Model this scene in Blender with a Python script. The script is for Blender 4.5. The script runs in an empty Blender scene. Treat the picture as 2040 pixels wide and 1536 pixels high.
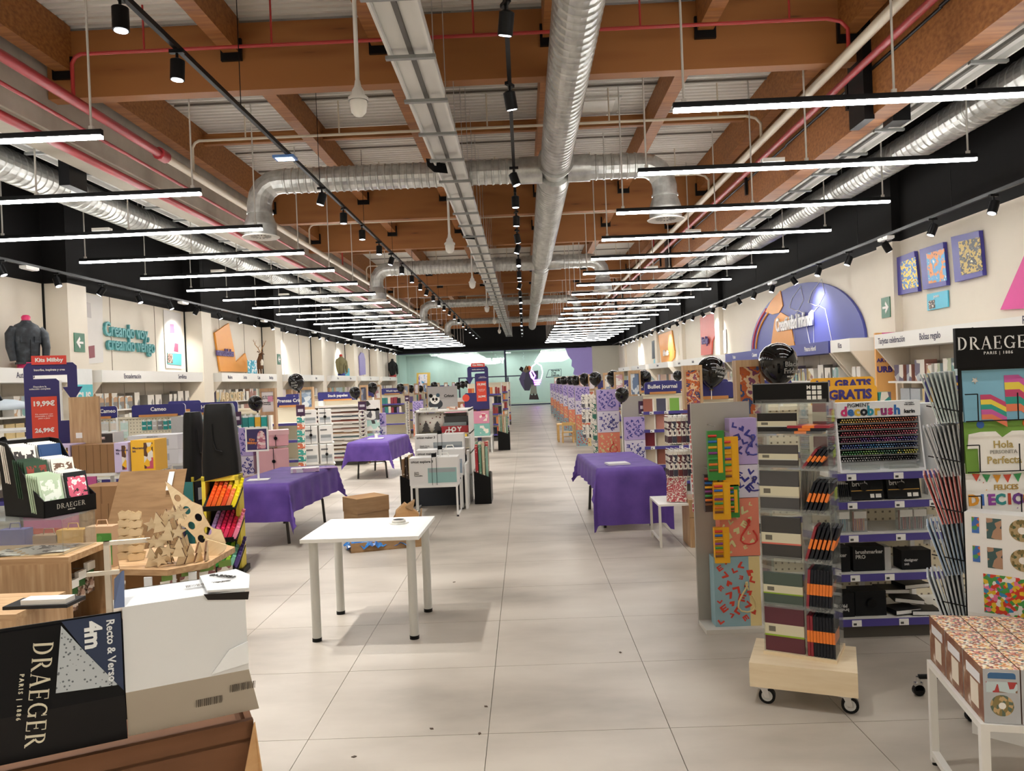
import bpy, math, random
from mathutils import Matrix, Vector
R = random.Random(7)
PI = math.pi
SC = bpy.context.scene
COL = SC.collection
# ---------------------------------------------------------------- camera
F, CX, CY, EYE = 1533.0, 1020.0, 768.0, 1.75
ROLL, YAW, PITCH = math.radians(2.3), math.radians(-0.95), math.radians(-0.373)
def ray(px, py):
    a, b = (px-CX)/F, -(py-CY)/F
    c, s = math.cos(ROLL), math.sin(ROLL)
    u, v = a*c+b*s, -a*s+b*c
    y2 = math.cos(PITCH)-v*math.sin(PITCH); z2 = math.sin(PITCH)+v*math.cos(PITCH)
    return Vector((u*math.cos(YAW)+y2*math.sin(YAW), -u*math.sin(YAW)+y2*math.cos(YAW), z2))
EYEP = Vector((0, 0, EYE))
def atz(px, py, z=0.0): r = ray(px, py); return EYEP+r*((z-EYE)/r.z)
def aty(px, py, y): r = ray(px, py); return EYEP+r*(y/r.y)
def atx(px, py, x): r = ray(px, py); return EYEP+r*(x/r.x)
cd = bpy.data.cameras.new('camera'); cam = bpy.data.objects.new('camera', cd); COL.objects.link(cam)
cd.sensor_width = 36; cd.lens = F/2040*36; cd.clip_start = .05; cd.clip_end = 200
fw = ray(CX, CY).normalized(); rt = (ray(CX+100, CY)-ray(CX, CY)).normalized(); up = rt.cross(fw)
m = Matrix.Identity(4)
for i in range(3): m[i][0], m[i][1], m[i][2] = rt[i], up[i], -fw[i]
m.translation = EYEP; cam.matrix_world = m
SC.camera = cam
# ---------------------------------------------------------------- world, exposure
W = bpy.data.worlds.new('world'); SC.world = W; W.use_nodes = True
W.node_tree.nodes['Background'].inputs[0].default_value = (.02, .02, .022, 1)
W.node_tree.nodes['Background'].inputs[1].default_value = .2
vs = SC.view_settings; vs.view_transform = 'Standard'; vs.look = 'None'; vs.gamma = 1; vs.use_curve_mapping = False
vs.exposure = 0.36
LINEAR_POWER = 32.0; SPOT_POWER = 170.0; SPOT_GLOW = 14.0
cy_ = getattr(SC, 'cycles', None)
if cy_:
    cy_.max_bounces = 4; cy_.caustics_reflective = False; cy_.caustics_refractive = False; cy_.diffuse_bounces = 3; cy_.glossy_bounces = 3; cy_.transmission_bounces = 4; cy_.transparent_max_bounces = 14; cy_.sample_clamp_indirect = 6
# ---------------------------------------------------------------- materials
MC = {}
def lin(h):
    if not isinstance(h, str): return h
    c = [int(h[i:i+2], 16)/255 for i in (0, 2, 4)]
    return [x/12.92 if x <= .04045 else ((x+.055)/1.055)**2.4 for x in c]
def newmat(name):
    mt = bpy.data.materials.new(name); mt.use_nodes = True
    return mt, mt.node_tree, mt.node_tree.nodes['Principled BSDF']
def C(h, rough=.55, metal=0.0, vary=.06, scale=6.0, emit=0.0, alpha=1.0):
    k = (h, rough, metal, vary, emit, alpha)
    if k in MC: return MC[k]
    mt, nt, p = newmat('mat_'+h); c = lin(h)
    p.inputs['Roughness'].default_value = rough; p.inputs['Metallic'].default_value = metal
    if emit:
        p.inputs['Emission Color'].default_value = (*c, 1); p.inputs['Emission Strength'].default_value = emit
    p.inputs['Alpha'].default_value = alpha
    if max(c) < .03 and rough > .2: p.inputs['Specular IOR Level'].default_value = .18
    if vary:
        tc = nt.nodes.new('ShaderNodeTexCoord'); n = nt.nodes.new('ShaderNodeTexNoise'); n.inputs['Scale'].default_value = scale
        n.inputs['Detail'].default_value = 4
        mx = nt.nodes.new('ShaderNodeMix'); mx.data_type = 'RGBA'
        mx.inputs[6].default_value = (*[x*(1-vary) for x in c], 1); mx.inputs[7].default_value = (*[min(1, x*(1+vary)) for x in c], 1)
        nt.links.new(tc.outputs['Object'], n.inputs['Vector']); nt.links.new(n.outputs['Fac'], mx.inputs[0]); nt.links.new(mx.outputs[2], p.inputs['Base Color'])
    else: p.inputs['Base Color'].default_value = (*c, 1)
    MC[k] = mt; return mt
def ramp(nt, stops, const=False):
    r = nt.nodes.new('ShaderNodeValToRGB'); e = r.color_ramp.elements
    if const: r.color_ramp.interpolation = 'CONSTANT'
    while len(e) < len(stops): e.new(.5)
    for i, (p, h) in enumerate(stops): e[i].position = p; e[i].color = (*lin(h), 1)
    return r
def textured(name, stops, kind='noise', scale=5, stretch=(1, 1, 1), rough=.6, detail=5, const=False, bump=0.0, metal=0.0, rot=(0, 0, 0), coord='Object', rand='Color'):
    if name in MC: return MC[name]
    mt, nt, p = newmat(name); L = nt.links.new
    tc = nt.nodes.new('ShaderNodeTexCoord'); mp = nt.nodes.new('ShaderNodeMapping'); mp.inputs['Scale'].default_value = stretch; mp.inputs['Rotation'].default_value = rot
    L(tc.outputs[coord], mp.inputs['Vector'])
    if kind == 'noise':
        t = nt.nodes.new('ShaderNodeTexNoise'); t.inputs['Scale'].default_value = scale; t.inputs['Detail'].default_value = detail; out = t.outputs['Fac']
    elif kind == 'voronoi':
        t = nt.nodes.new('ShaderNodeTexVoronoi'); t.inputs['Scale'].default_value = scale
        s = nt.nodes.new('ShaderNodeSeparateColor'); L(t.outputs['Color'], s.inputs[0]); out = s.outputs[0]
    elif kind == 'dist':
        t = nt.nodes.new('ShaderNodeTexVoronoi'); t.inputs['Scale'].default_value = scale; out = t.outputs['Distance']
    elif kind == 'wave':
        t = nt.nodes.new('ShaderNodeTexWave'); t.inputs['Scale'].default_value = scale; t.inputs['Distortion'].default_value = detail; t.inputs['Detail'].default_value = 2; out = t.outputs['Fac']
    L(mp.outputs[0], t.inputs['Vector'])
    r = ramp(nt, stops, const); L(out, r.inputs[0]); L(r.outputs[0], p.inputs['Base Color'])
    p.inputs['Roughness'].default_value = rough; p.inputs['Metallic'].default_value = metal
    if bump:
        b = nt.nodes.new('ShaderNodeBump'); b.inputs['Strength'].default_value = bump; b.inputs['Distance'].default_value = .01
        L(out, b.inputs['Height']); L(b.outputs[0], p.inputs['Normal'])
    MC[name] = mt; return mt
def art(seed, cols, scale=9, kind='voronoi', rough=.4):
    n = len(cols); st = [(i/n, c) for i, c in enumerate(cols)]
    return textured('art_%s_%d_%g_%s' % (''.join(cols), seed, scale, kind), st, kind, scale, (1+.3*(seed % 3), 1, 1+.4*(seed % 2)), rough, 3, kind == 'voronoi' or kind == 'noise', rot=(seed*.7, seed*.3, seed))
def glassy(name='acrylic', tint='fafcfb', rough=.04, opacity=.05):
    k = (name, tint, opacity)
    if k in MC: return MC[k]
    mt, nt, p = newmat(name)
    tr = nt.nodes.new('ShaderNodeBsdfTransparent'); tr.inputs[0].default_value = (*lin(tint), 1)
    gl = nt.nodes.new('ShaderNodeBsdfGlossy'); gl.inputs['Roughness'].default_value = rough
    df = nt.nodes.new('ShaderNodeBsdfDiffuse'); df.inputs[0].default_value = (*lin(tint), 1)
    lw = nt.nodes.new('ShaderNodeLayerWeight'); lw.inputs[0].default_value = .5; fr = nt.nodes.new('ShaderNodeMath'); fr.operation = 'POWER'; fr.inputs[1].default_value = 3.5; nt.links.new(lw.outputs['Facing'], fr.inputs[0])
    mu = nt.nodes.new('ShaderNodeMath'); mu.operation = 'MULTIPLY_ADD'; mu.inputs[1].default_value = .7; mu.inputs[2].default_value = .035; nt.links.new(fr.outputs[0], mu.inputs[0]); fr = mu
    m1 = nt.nodes.new('ShaderNodeMixShader'); m2 = nt.nodes.new('ShaderNodeMixShader'); m2.inputs[0].default_value = opacity
    L = nt.links.new
    L(fr.outputs[0], m1.inputs[0]); L(tr.outputs[0], m1.inputs[1]); L(gl.outputs[0], m1.inputs[2])
    L(m1.outputs[0], m2.inputs[1]); L(df.outputs[0], m2.inputs[2]); L(m2.outputs[0], nt.nodes['Material Output'].inputs[0])
    MC[k] = mt; return mt
WOODBEAM = textured('glulam', [(.3, '7c4a1f'), (.5, '935c2a'), (.72, 'a56c36')], 'noise', 3, (.6, 6, 9), .6, 6)
KNOT = textured('glulam_knots', [(0, '3a200e'), (.045, '6f411b'), (.1, '885225'), (.5, '96602f')], 'dist', 2.2, (.35, 1.5, 2.6), .6)
OAK = textured('oak', [(.3, 'ab8760'), (.55, 'c09d76'), (.75, 'cfb18b')], 'noise', 4, (7, 7, .7), .5, 4)
OAKH = textured('oak_flat', [(.3, 'ab8760'), (.55, 'c09d76'), (.75, 'cfb18b')], 'noise', 4, (.7, 7, 7), .5, 4)
PLY = textured('ply', [(.3, 'e0c79c'), (.7, 'efdbb6')], 'noise', 5, (.5, 5, 5), .5, 3)
BIRCH = textured('birch', [(.3, 'e3cda8'), (.7, 'eedcbc')], 'noise', 6, (.6, 5, 5), .5, 3)
CARD = textured('cardboard', [(.3, '8c6c4a'), (.7, 'a1805a')], 'noise', 4, (1, 1, 6), .8, 3)
CARDL = textured('cardboard_light', [(.3, 'b98c5c'), (.7, 'c99f6d')], 'noise', 4, (1, 1, 6), .8, 3)
TILEM = textured('floor_tile', [(.28, '91897e'), (.46, 'b0a79b'), (.56, 'bdb4a8'), (.75, 'c9c1b5')], 'noise', .9, (.75, 1.5, 1), .42, 9, coord='Generated' if 0 else 'Object')
CONC = textured('concrete', [(.3, 'a39a8c'), (.7, 'bdb4a5')], 'noise', 2, (1, 1, 1), .8, 6)
DECK = textured('deck_metal', [(.3, 'd2cdc4'), (.7, 'e2ded5')], 'noise', 2, (.2, 1, 1), .55, 3)
GALV = textured('galvanised', [(.25, 'a4a5a2'), (.5, 'bfc0bc'), (.8, 'd6d7d3')], 'noise', 9, (1, .3, 1), .34, 5, metal=.7)
TRAY = textured('tray_metal', [(.3, 'dcdcd8'), (.7, 'ecece8')], 'noise', 3, (1, .2, 1), .5, 4)
WALLM = C('efe6d6', .8, vary=.02)
PANEL = C('e8decd', .75, vary=.03, scale=1.5)
WHITE = C('f1efe9', .45, vary=.015)
BLACKW = C('151414', .7, vary=.15, scale=3)
BLK = C('0f0f10', .4, vary=.1)
NAVY = C('2b2a72', .45, vary=.04)
PURPLE = C('5b3f94', .6, vary=.05)
PURPD = C('4a4190', .45, vary=.04)
ORANGE = C('f0a13a', .5, vary=.03)
YELLOW = C('f5b32c', .5, vary=.03)
RED = C('a5353a', .4, vary=.05)
WIRE = C('c9c9c7', .3, .8, 0)
WPIPE = C('cfc3ae', .45, vary=.05)
CHROME = C('d6d6d6', .15, 1, 0)
ACR = glassy()
# ---------------------------------------------------------------- mesh helpers
class B:
    def __init__(s): s.v, s.f, s.m, s.mats, s.M, s.sm = [], [], [], [], None, []
    def mi(s, mat):
        if mat not in s.mats: s.mats.append(mat)
        return s.mats.index(mat)
    def add(s, vs, fs, mat, smooth=False):
        o = len(s.v); k = s.mi(mat)
        s.v += [tuple(s.M @ Vector(v)) if s.M else tuple(v) for v in vs]
        for f in fs: s.f.append([i+o for i in f]); s.m.append(k); s.sm.append(smooth)
        return s
    def box(s, x0, y0, z0, x1, y1, z1, mat, front=None, top=None, side=None, skip=''):
        v = [(x0, y0, z0), (x1, y0, z0), (x1, y1, z0), (x0, y1, z0), (x0, y0, z1), (x1, y0, z1), (x1, y1, z1), (x0, y1, z1)]
        fs = {'b': (0, 3, 2, 1), 't': (4, 5, 6, 7), 'f': (0, 1, 5, 4), 'k': (2, 3, 7, 6), 'l': (3, 0, 4, 7), 'r': (1, 2, 6, 5)}
        for k, f in fs.items():
            if k in skip: continue
            s.add([v[i] for i in f], [(0, 1, 2, 3)], front if k == 'f' and front else top if k == 't' and top else side if k in 'lr' and side else mat)
        return s
    def cb(s, c, d, mat, **k):   # box by centre and size
        return s.box(c[0]-d[0]/2, c[1]-d[1]/2, c[2]-d[2]/2, c[0]+d[0]/2, c[1]+d[1]/2, c[2]+d[2]/2, mat, **k)
    def cyl(s, p0, p1, r0, mat, r1=None, n=10, cap=True, smooth=True):
        p0, p1 = Vector(p0), Vector(p1); r1 = r0 if r1 is None else r1
        d = (p1-p0).normalized(); a = d.orthogonal().normalized(); b = d.cross(a)
        v = []
        for p, r in ((p0, r0), (p1, r1)):
            v += [p+(a*math.cos(2*PI*i/n)+b*math.sin(2*PI*i/n))*r for i in range(n)]
        s.add(v, [(i, (i+1) % n, n+(i+1) % n, n+i) for i in range(n)], mat, smooth)
        if cap: s.add(v, [list(range(n))[::-1], list(range(n, 2*n))], mat)
        return s
    def tube(s, pts, r, mat, n=8, smooth=True, cap=True):
        P = [Vector(p) for p in pts]; rs = r if isinstance(r, (list, tuple)) else [r]*len(P)
        v = []; a = None
        for i, p in enumerate(P):
            d = ((P[min(i+1, len(P)-1)]-p).normalized()+(p-P[max(i-1, 0)]).normalized())
            d = d.normalized() if d.length > 1e-6 else Vector((0, 0, 1))
            a = d.orthogonal().normalized() if a is None else (a-d*a.dot(d)).normalized()
            b = d.cross(a)
            v += [p+(a*math.cos(2*PI*k/n)+b*math.sin(2*PI*k/n))*rs[i] for k in range(n)]
        fs = [(j*n+k, j*n+(k+1) % n, (j+1)*n+(k+1) % n, (j+1)*n+k) for j in range(len(P)-1) for k in range(n)]
        s.add(v, fs, mat, smooth)
        if cap: s.add(v, [list(range(n))[::-1], list(range((len(P)-1)*n, len(P)*n))], mat)
        return s
    def lathe(s, prof, mat, n=20, smooth=True, c=(0, 0, 0)):   # profile (r, z) about z
        v = [(c[0]+r*math.cos(2*PI*k/n), c[1]+r*math.sin(2*PI*k/n), c[2]+z) for r, z in prof for k in range(n)]
        return s.add(v, [(j*n+k, j*n+(k+1) % n, (j+1)*n+(k+1) % n, (j+1)*n+k) for j in range(len(prof)-1) for k in range(n)], mat, smooth)
    def ext(s, pts, d, mat, side=None):      # prism: 3-D outline swept by vector d
        P = [Vector(p) for p in pts]; d = Vector(d); n = len(P)
        s.add(P+[p+d for p in P], [list(range(n)), list(range(n, 2*n))[::-1]], mat)
        return s.add(P+[p+d for p in P], [(i, n+i, n+(i+1) % n, (i+1) % n) for i in range(n)], side or mat)
    def xz(s, pts, y0, y1, mat, side=None):  # outline in x,z; thickness along y
        return s.ext([(x, y0, z) for x, z in pts], (0, y1-y0, 0), mat, side)
    def grid(s, fn, nu, nv, mat, smooth=True):
        v = [fn(i/nu, j/nv) for j in range(nv+1) for i in range(nu+1)]
        return s.add(v, [(j*(nu+1)+i, j*(nu+1)+i+1, (j+1)*(nu+1)+i+1, (j+1)*(nu+1)+i) for j in range(nv) for i in range(nu)], mat, smooth)
    def mesh(s, name):
        me = bpy.data.meshes.new(name); me.from_pydata([tuple(v) for v in s.v], [], s.f)
        for mt in s.mats: me.materials.append(mt)
        me.polygons.foreach_set('material_index', s.m); me.polygons.foreach_set('use_smooth', s.sm); me.update()
        return me
    def build(s, name, parent=None, loc=None, rz=0):
        o = bpy.data.objects.new(name, s.mesh(name)); COL.objects.link(o)
        if parent: o.parent = parent
        if loc is not None: o.location = loc
        if rz: o.rotation_euler = (0, 0, rz)
        return o
def tag(o, label, cat, group=None):
    o['label'] = label; o['category'] = cat
    if group: o['group'] = group
    return o
def thing(name, label, cat, loc=(0, 0, 0), rz=0, group=None):
    o = bpy.data.objects.new(name, None); COL.objects.link(o); o.location = loc; o.rotation_euler = (0, 0, rz); o.empty_display_size = .1
    return tag(o, label, cat, group)
def one(b, name, label, cat, loc=(0, 0, 0), rz=0, group=None): return tag(b.build(name, None, loc, rz), label, cat, group)
def struct(o): o['kind'] = 'structure'; return o
def stuff(o): o['kind'] = 'stuff'; return o
def kids(o): return [c for c in KID.get(o.name, [])]
KID = {}
def inst(me, name, parent=None, loc=(0, 0, 0), rot=(0, 0, 0)):   # object on shared mesh data
    o = bpy.data.objects.new(name, me); COL.objects.link(o)
    if parent: o.parent = parent
    o.location = loc; o.rotation_euler = rot
    return o
def dup(root, loc, rz=None, label=None, group=None):
    r = root.copy(); COL.objects.link(r); r.location = loc
    if rz is not None: r.rotation_euler = (0, 0, rz)
    if label: r['label'] = label
    if group: r['group'] = group
    for ch in root.children:
        c = ch.copy(); COL.objects.link(c); c.parent = r
        for g in ch.children:
            d = g.copy(); COL.objects.link(d); d.parent = c
    return r
TC = {}
def textmesh(s, size, mat, align='CENTER', bold=0.0, sx=1.0, ex=.001, spacing=1.0):
    k = (s, size, mat.name, align, bold, sx, ex, spacing)
    if k in TC: return TC[k]
    cu = bpy.data.curves.new('t', 'FONT'); cu.body = s; cu.size = size; cu.align_x = align; cu.align_y = 'CENTER'; cu.offset = bold*size; cu.extrude = ex; cu.resolution_u = 2
    cu.space_character = spacing; cu.space_line = .95
    o = bpy.data.objects.new('t', cu)
    me = bpy.data.meshes.new_from_object(o)
    bpy.data.objects.remove(o); bpy.data.curves.remove(cu)
    if sx != 1: me.transform(Matrix.Diagonal((sx, 1, 1, 1)))
    me.materials.clear(); me.materials.append(mat); TC[k] = me; return me
def text(s, size, mat, parent, loc, rz=0, tilt=0, roll=0, align='CENTER', bold=.015, sx=1.0, name='lettering', ex=.001, spacing=1.0):
    o = bpy.data.objects.new(name, textmesh(s, size, mat, align, bold, sx, ex, spacing)); COL.objects.link(o); o.parent = parent
    o.matrix_local = Matrix.Translation(loc) @ Matrix.Rotation(rz, 4, 'Z') @ Matrix.Rotation(PI/2+tilt, 4, 'X') @ Matrix.Rotation(roll, 4, 'Z')
    return o
SERIF = {  # thick-and-thin capitals: strokes (x0,y0,x1,y1,width) and arcs
 'D': [(.14, 0, .14, 1, .15), (.03, .02, .3, .02, .045), (.03, .98, .3, .98, .045), ('a', .28, .5, .42, .48, -90, 90, .05, .15)],
 'R': [(.14, 0, .14, 1, .15), (.02, .02, .28, .02, .045), (.02, .98, .3, .98, .045), ('a', .28, .74, .3, .24, -90, 90, .05, .13), (.34, .48, .68, .03, .14), (.6, .02, .8, .02, .05)],
 'A': [(.06, 0, .38, 1, .06), (.38, 1, .68, 0, .15), (.16, .34, .56, .34, .05), (-.02, .02, .16, .02, .045), (.56, .02, .82, .02, .045)],
 'E': [(.14, 0, .14, 1, .15), (.02, .025, .6, .025, .05), (.02, .975, .58, .975, .05), (.2, .5, .48, .5, .05), (.58, .02, .6, .22, .05), (.57, .98, .58, .78, .05), (.48, .38, .48, .62, .05)],
 'G': [('a', .45, .5, .42, .48, 40, 320, .05, .15), (.74, .02, .74, .42, .13), (.56, .42, .88, .42, .045), (.76, .98, .76, .7, .05)]}
SW = {'D': .82, 'R': .82, 'A': .84, 'E': .7, 'G': .94}
def seriftext(s, h, mat, parent, loc, rz=0, tilt=0, roll=0, gap=.1):
    b = B(); x = 0; tot = sum(SW[c]+gap for c in s)-gap
    def q(x0, y0, x1, y1, w0, w1=None):
        w1 = w0 if w1 is None else w1
        d = Vector((x1-x0, y1-y0, 0)).normalized(); n = Vector((-d.y, d.x, 0))/2
        a, c = Vector((x0, y0, 0)), Vector((x1, y1, 0))
        b.add([(p*h) for p in (a-n*w0, c-n*w1, c+n*w1, a+n*w0)], [(0, 1, 2, 3)], mat)
    for c in s:
        ox = x-tot/2
        for st in SERIF[c]:
            if st[0] == 'a':
                _, cx, cy, rx, ry, a0, a1, w0, w1 = st
                k = 12; A = [math.radians(a0+(a1-a0)*i/k) for i in range(k+1)]
                for i in range(k):
                    wi = [w0+(w1-w0)*abs(math.cos(A[i+j])) for j in (0, 1)]
                    vs = []
                    for j in (0, 1):
                        for e in (-.5, .5): vs.append(Vector((ox+cx+(rx-.06+e*wi[j])*math.cos(A[i+j]), cy-.5+(ry-.02+e*wi[j])*math.sin(A[i+j]), 0))*h)
                    b.add([vs[0], vs[1], vs[3], vs[2]], [(0, 1, 2, 3)], mat)
            else:
                x0, y0, x1, y1, w = st; q(ox+x0, y0-.5, ox+x1, y1-.5, w)
        x += SW[c]+gap
    o = b.build('lettering', parent)
    o.matrix_local = Matrix.Translation(loc) @ Matrix.Rotation(rz, 4, 'Z') @ Matrix.Rotation(PI/2+tilt, 4, 'X') @ Matrix.Rotation(roll, 4, 'Z')
    return o
# ================================================================ structure
XL, XR, YB, YE, HW, HC = -8.9, 6.62, -2.2, 53.5, 3.9, 6.9
floor = struct(B().box(XL-.1, YB-.1, -.2, XR+.1, YE+7, -.012, C('a09789', .8)).build('floor'))
GX, GY, TS = -.25, 4.71, .9
tm = B().box(-TS/2+.0018, -TS/2+.0018, -.014, TS/2-.0018, TS/2-.0018, 0, TILEM, skip='b')
tile_meshes = [tm.mesh('tile')]
rest = B(); near = []
for i in range(-10, 9):
    for j in range(-8, 56):
        cx, cy = GX+.45+TS*i, GY+.45+TS*j
        if cx < XL-.4 or cx > XR+.4 or cy > YE+.2 or cy < YB-.4: continue
        vis = cy > 2.6 and abs(cx) < cy*.72+.6 and -3.6 < cx < 2.6 and not (cx < -2.5 and 3 < cy < 5)
        near.append((cy if vis else 999, cx, cy))
near.sort()
for n, (k, cx, cy) in enumerate(near):
    if n < 300 and k < 900:
        o = inst(tile_meshes[0], 'tile', floor, (cx, cy, 0))
        o.scale = (1 if (n*7) % 3 else -1, 1 if (n*5) % 2 else -1, 1)
    else: rest.box(cx-TS/2+.0025, cy-TS/2+.0025, -.014, cx+TS/2-.0025, cy+TS/2-.0025, 0, TILEM, skip='b')
# tile shade follows world position so neighbours differ
nt = TILEM.node_tree
geo = nt.nodes.new('ShaderNodeNewGeometry'); mp = [n for n in nt.nodes if n.type == 'MAPPING'][0]
nt.links.new(geo.outputs['Position'], mp.inputs['Vector'])
stuff(rest.build('tile_field', floor))
for k, (px, py) in enumerate(((705, 1508), (955, 1462), (968, 1408), (905, 1160), (1236, 1300), (860, 1452))):
    p = atz(px, py, 0); one(B().ext([(-.012, -.004, 0), (.002, -.009, 0), (.013, .002, 0), (.001, .008, 0)], (0, 0, .004), C('4a3a2c')), 'paper_scrap', 'small dark crumb of packing debris on the bare floor tiles', 'debris', p, k*1.1, 'crumbs on the aisle floor')
def wallpair(x, side, name):
    b = B(); s = 1 if side == 'l' else -1
    b.box(x-.2*s if s > 0 else x, YB, 0, x if s > 0 else x+.2, YE, HW, WALLM)
    w = struct(b.build(name)); return w
wall_left = wallpair(XL, 'l', 'wall_left'); wall_right = wallpair(XR, 'r', 'wall_right')
for x, nm, s in ((XL, 'wall_left_upper', -1), (XR, 'wall_right_upper', 1)):
    struct(B().box(min(x, x+.2*s), YB, HW, max(x, x+.2*s), YE, HC, BLACKW).build(nm))
struct(B().box(XL-.2, YB-.2, 0, XR+.2, YB, HC, WALLM).build('wall_back'))
seam = B()
for k in range(-9, 24): seam.box(XL, 4.7+1.5*k, HW, XL+.012, 4.72+1.5*k, 6.4, BLK); seam.box(XR-.012, 4.7+1.5*k, HW, XR, 4.72+1.5*k, 6.4, BLK)
# pilasters and panel joints
PYL = [8.2, 14.2, 20.15, 26.1, 32.1, 38.2, 44.2, 50.3]
for y in PYL:
    B().box(XL, y, 0, XL+.46, y+.62, HW, PANEL, side=WALLM).build('pilaster', wall_left)
    B().box(XL, y, HW, XL+.46, y+.62, HC-.4, BLACKW).build('pilaster_top', wall_left)
    B().box(XL, y-.03, 2.3, XL+.03, y, HW, BLK).build('panel_joint', wall_left)
    for d in (2.0, 4.0): B().box(XL, y+d+.3, 2.3, XL+.008, y+d+.315, HW, C('8c806e', .8, vary=0)).build('panel_joint', wall_left)
PYR = [7.6, 13.5, 25.5, 31.5, 37.5, 43.5, 49.5]
for y in PYR:
    B().box(XR-.14, y, 0, XR, y+.6, HW, PANEL, side=WALLM).build('pilaster', wall_right)
    B().box(XR-.14, y, HW, XR, y+.6, HC-.4, BLACKW).build('pilaster_top', wall_right)
# ceiling: corrugated deck, black side bays
b = B(); y = YB; pts = []
while y < YE: pts += [(y, 6.02), (y+.05, 6.02), (y+.065, 6.08), (y+.115, 6.08)]; y += .13
v = [(x, yy, z) for yy, z in pts for x in (-5.5, 4.3)]
b.add(v, [(2*i, 2*i+1, 2*i+3, 2*i+2) for i in range(len(pts)-1)], DECK)
b.box(-5.5, YB, 6.085, 4.3, YE, 6.2, BLACKW, skip='b')
ceiling = struct(b.build('ceiling'))
struct(B().box(XL-.2, YB, 6.3, -5.4, YE, 6.45, BLACKW).build('ceiling_left')); struct(B().box(4.2, YB, 6.3, XR+.2, YE, 6.45, BLACKW).build('ceiling_right'))
BY = [1.6, 8.8, 16.0, 19.5, 27.0, 30.5, 38.0, 41.5, 49.0]
for y in BY: B().box(-5.35, y, 5.2, 4.0, y+.18, 5.97, KNOT, skip='').build('roof_beam', ceiling)
BYS = [YB]+BY+[YE]
for a, c in zip(BYS, BYS[1:]):
    if c-a < 1: continue
    for x, zb in ((-5.15, 5.5), (-3.2, 5.62), (-1.5, 5.62), (.45, 5.62), (2.2, 5.62), (3.8, 5.5)):
        B().box(x-.09, a+.18, zb, x+.09, c, 6.02, WOODBEAM).build('purlin', ceiling)
        B().box(x-.12, a+.165, zb-.09, x+.12, a+.225, zb+.16, BLK).build('joist_hanger', ceiling)
        B().box(x-.12, c-.045, zb-.09, x+.12, c-.005, zb+.16, BLK).build('joist_hanger', ceiling)
    if c-a > 5:
        m_ = (a+c)/2+.1
        for x0, x1 in ((-5.06, -3.29), (-3.11, -1.59), (-1.41, .36), (.54, 2.11), (2.29, 3.7)): B().box(x0, m_-.05, 5.78, x1, m_+.05, 5.95, WOODBEAM).build('bridging_joist', ceiling)
        rod = B()
        for k in (-2.4, -1.2, 1.2, 2.4): rod.box(-5, m_+k-.01, 5.985, 3.7, m_+k+.01, 6.01, C('6e675e', .5))
        rod.build('deck_strap', ceiling)
# long girders
B().box(-5.75, YB, 4.85, -5.36, YE, 5.62, CONC).build('concrete_girder', ceiling); B().box(-5.75, YB, 5.62, -5.36, YE, 6.3, WOODBEAM).build('timber_girder', ceiling)
B().box(-5.72, YB, 4.74, -5.4, YE, 4.86, C('a89f90', .8)).build('girder_flange', ceiling)
B().box(4.0, YB, 4.55, 4.25, YE, 6.3, WOODBEAM).build('timber_girder', ceiling)
for y in (8.75, 20.5, 32.5, 44.5):
    B().box(4.26, y, 4.5, 4.46, y+.24, 6.2, BLK).build('steel_column_head', ceiling); B().box(-5.9, y+1.1, 4.5, -5.76, y+1.5, 5.3, BLK).build('steel_column_head', ceiling)
    B().box(3.9, y-.1, 4.5, 4.01, y+.3, 6.2, BLK).build('steel_column_head', ceiling)
br = B()
for k in range(12):
    y0 = 3+4.2*k; br.cyl((4.0, y0, 5.05), (3.98, y0+4.2, 5.05), .02, BLK, n=6)
    br.box(3.95, y0+2, 4.8, 3.99, y0+2.06, 5.1, BLK)
br.build('girder_strut', ceiling)
for (x, y) in ((1.2, 12.3), (1.2, 23.5)):
    B().box(x-.45, y-.55, 5.99, x+.45, y+.55, 6.015, C('c8c4ba', .5), skip='t').box(x-.36, y-.46, 5.975, x+.36, y+.46, 5.99, C('dedad0', .4)).build('roof_hatch', ceiling)
# ---------------------------------------------------------------- pipes
def pipe(name, label, pts, r, mat, group=None, n=8): return one(B().tube(pts, r, mat, n), name, label, 'pipe', group=group)
pipe('sprinkler_main', 'thick cream sprinkler main running along the concrete girder', [(-4.8, 10.4, 5.0), (-4.8, YE, 5.0)], .055, WPIPE)
o = pipe('red_main', 'red painted end of the sprinkler main above the near left lights', [(-4.8, YB, 5.0), (-4.8, 10.4, 5.0)], .055, RED); B().cyl((-4.8, 10.3, 5.0), (-4.8, 10.5, 5.0), .085, RED).build('coupling', o)
pipe('fire_pipe', 'thick red fire pipe slung low under the concrete girder', [(-5.15, YB, 4.62), (-5.15, YE, 4.62)], .05, RED)
pipe('conduit', 'thin red conduit beside the concrete girder', [(-5.0, YB, 4.86), (-5.0, YE, 4.86)], .022, RED)
pipe('sprinkler_main', 'thick cream sprinkler main beside the timber girder', [(3.62, YB, 5.12), (3.62, YE, 5.12)], .055, WPIPE)
pipe('fire_pipe', 'red fire pipe running just under the right-hand sprinkler main', [(3.78, YB, 5.0), (3.78, YE, 5.0)], .04, RED)
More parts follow.
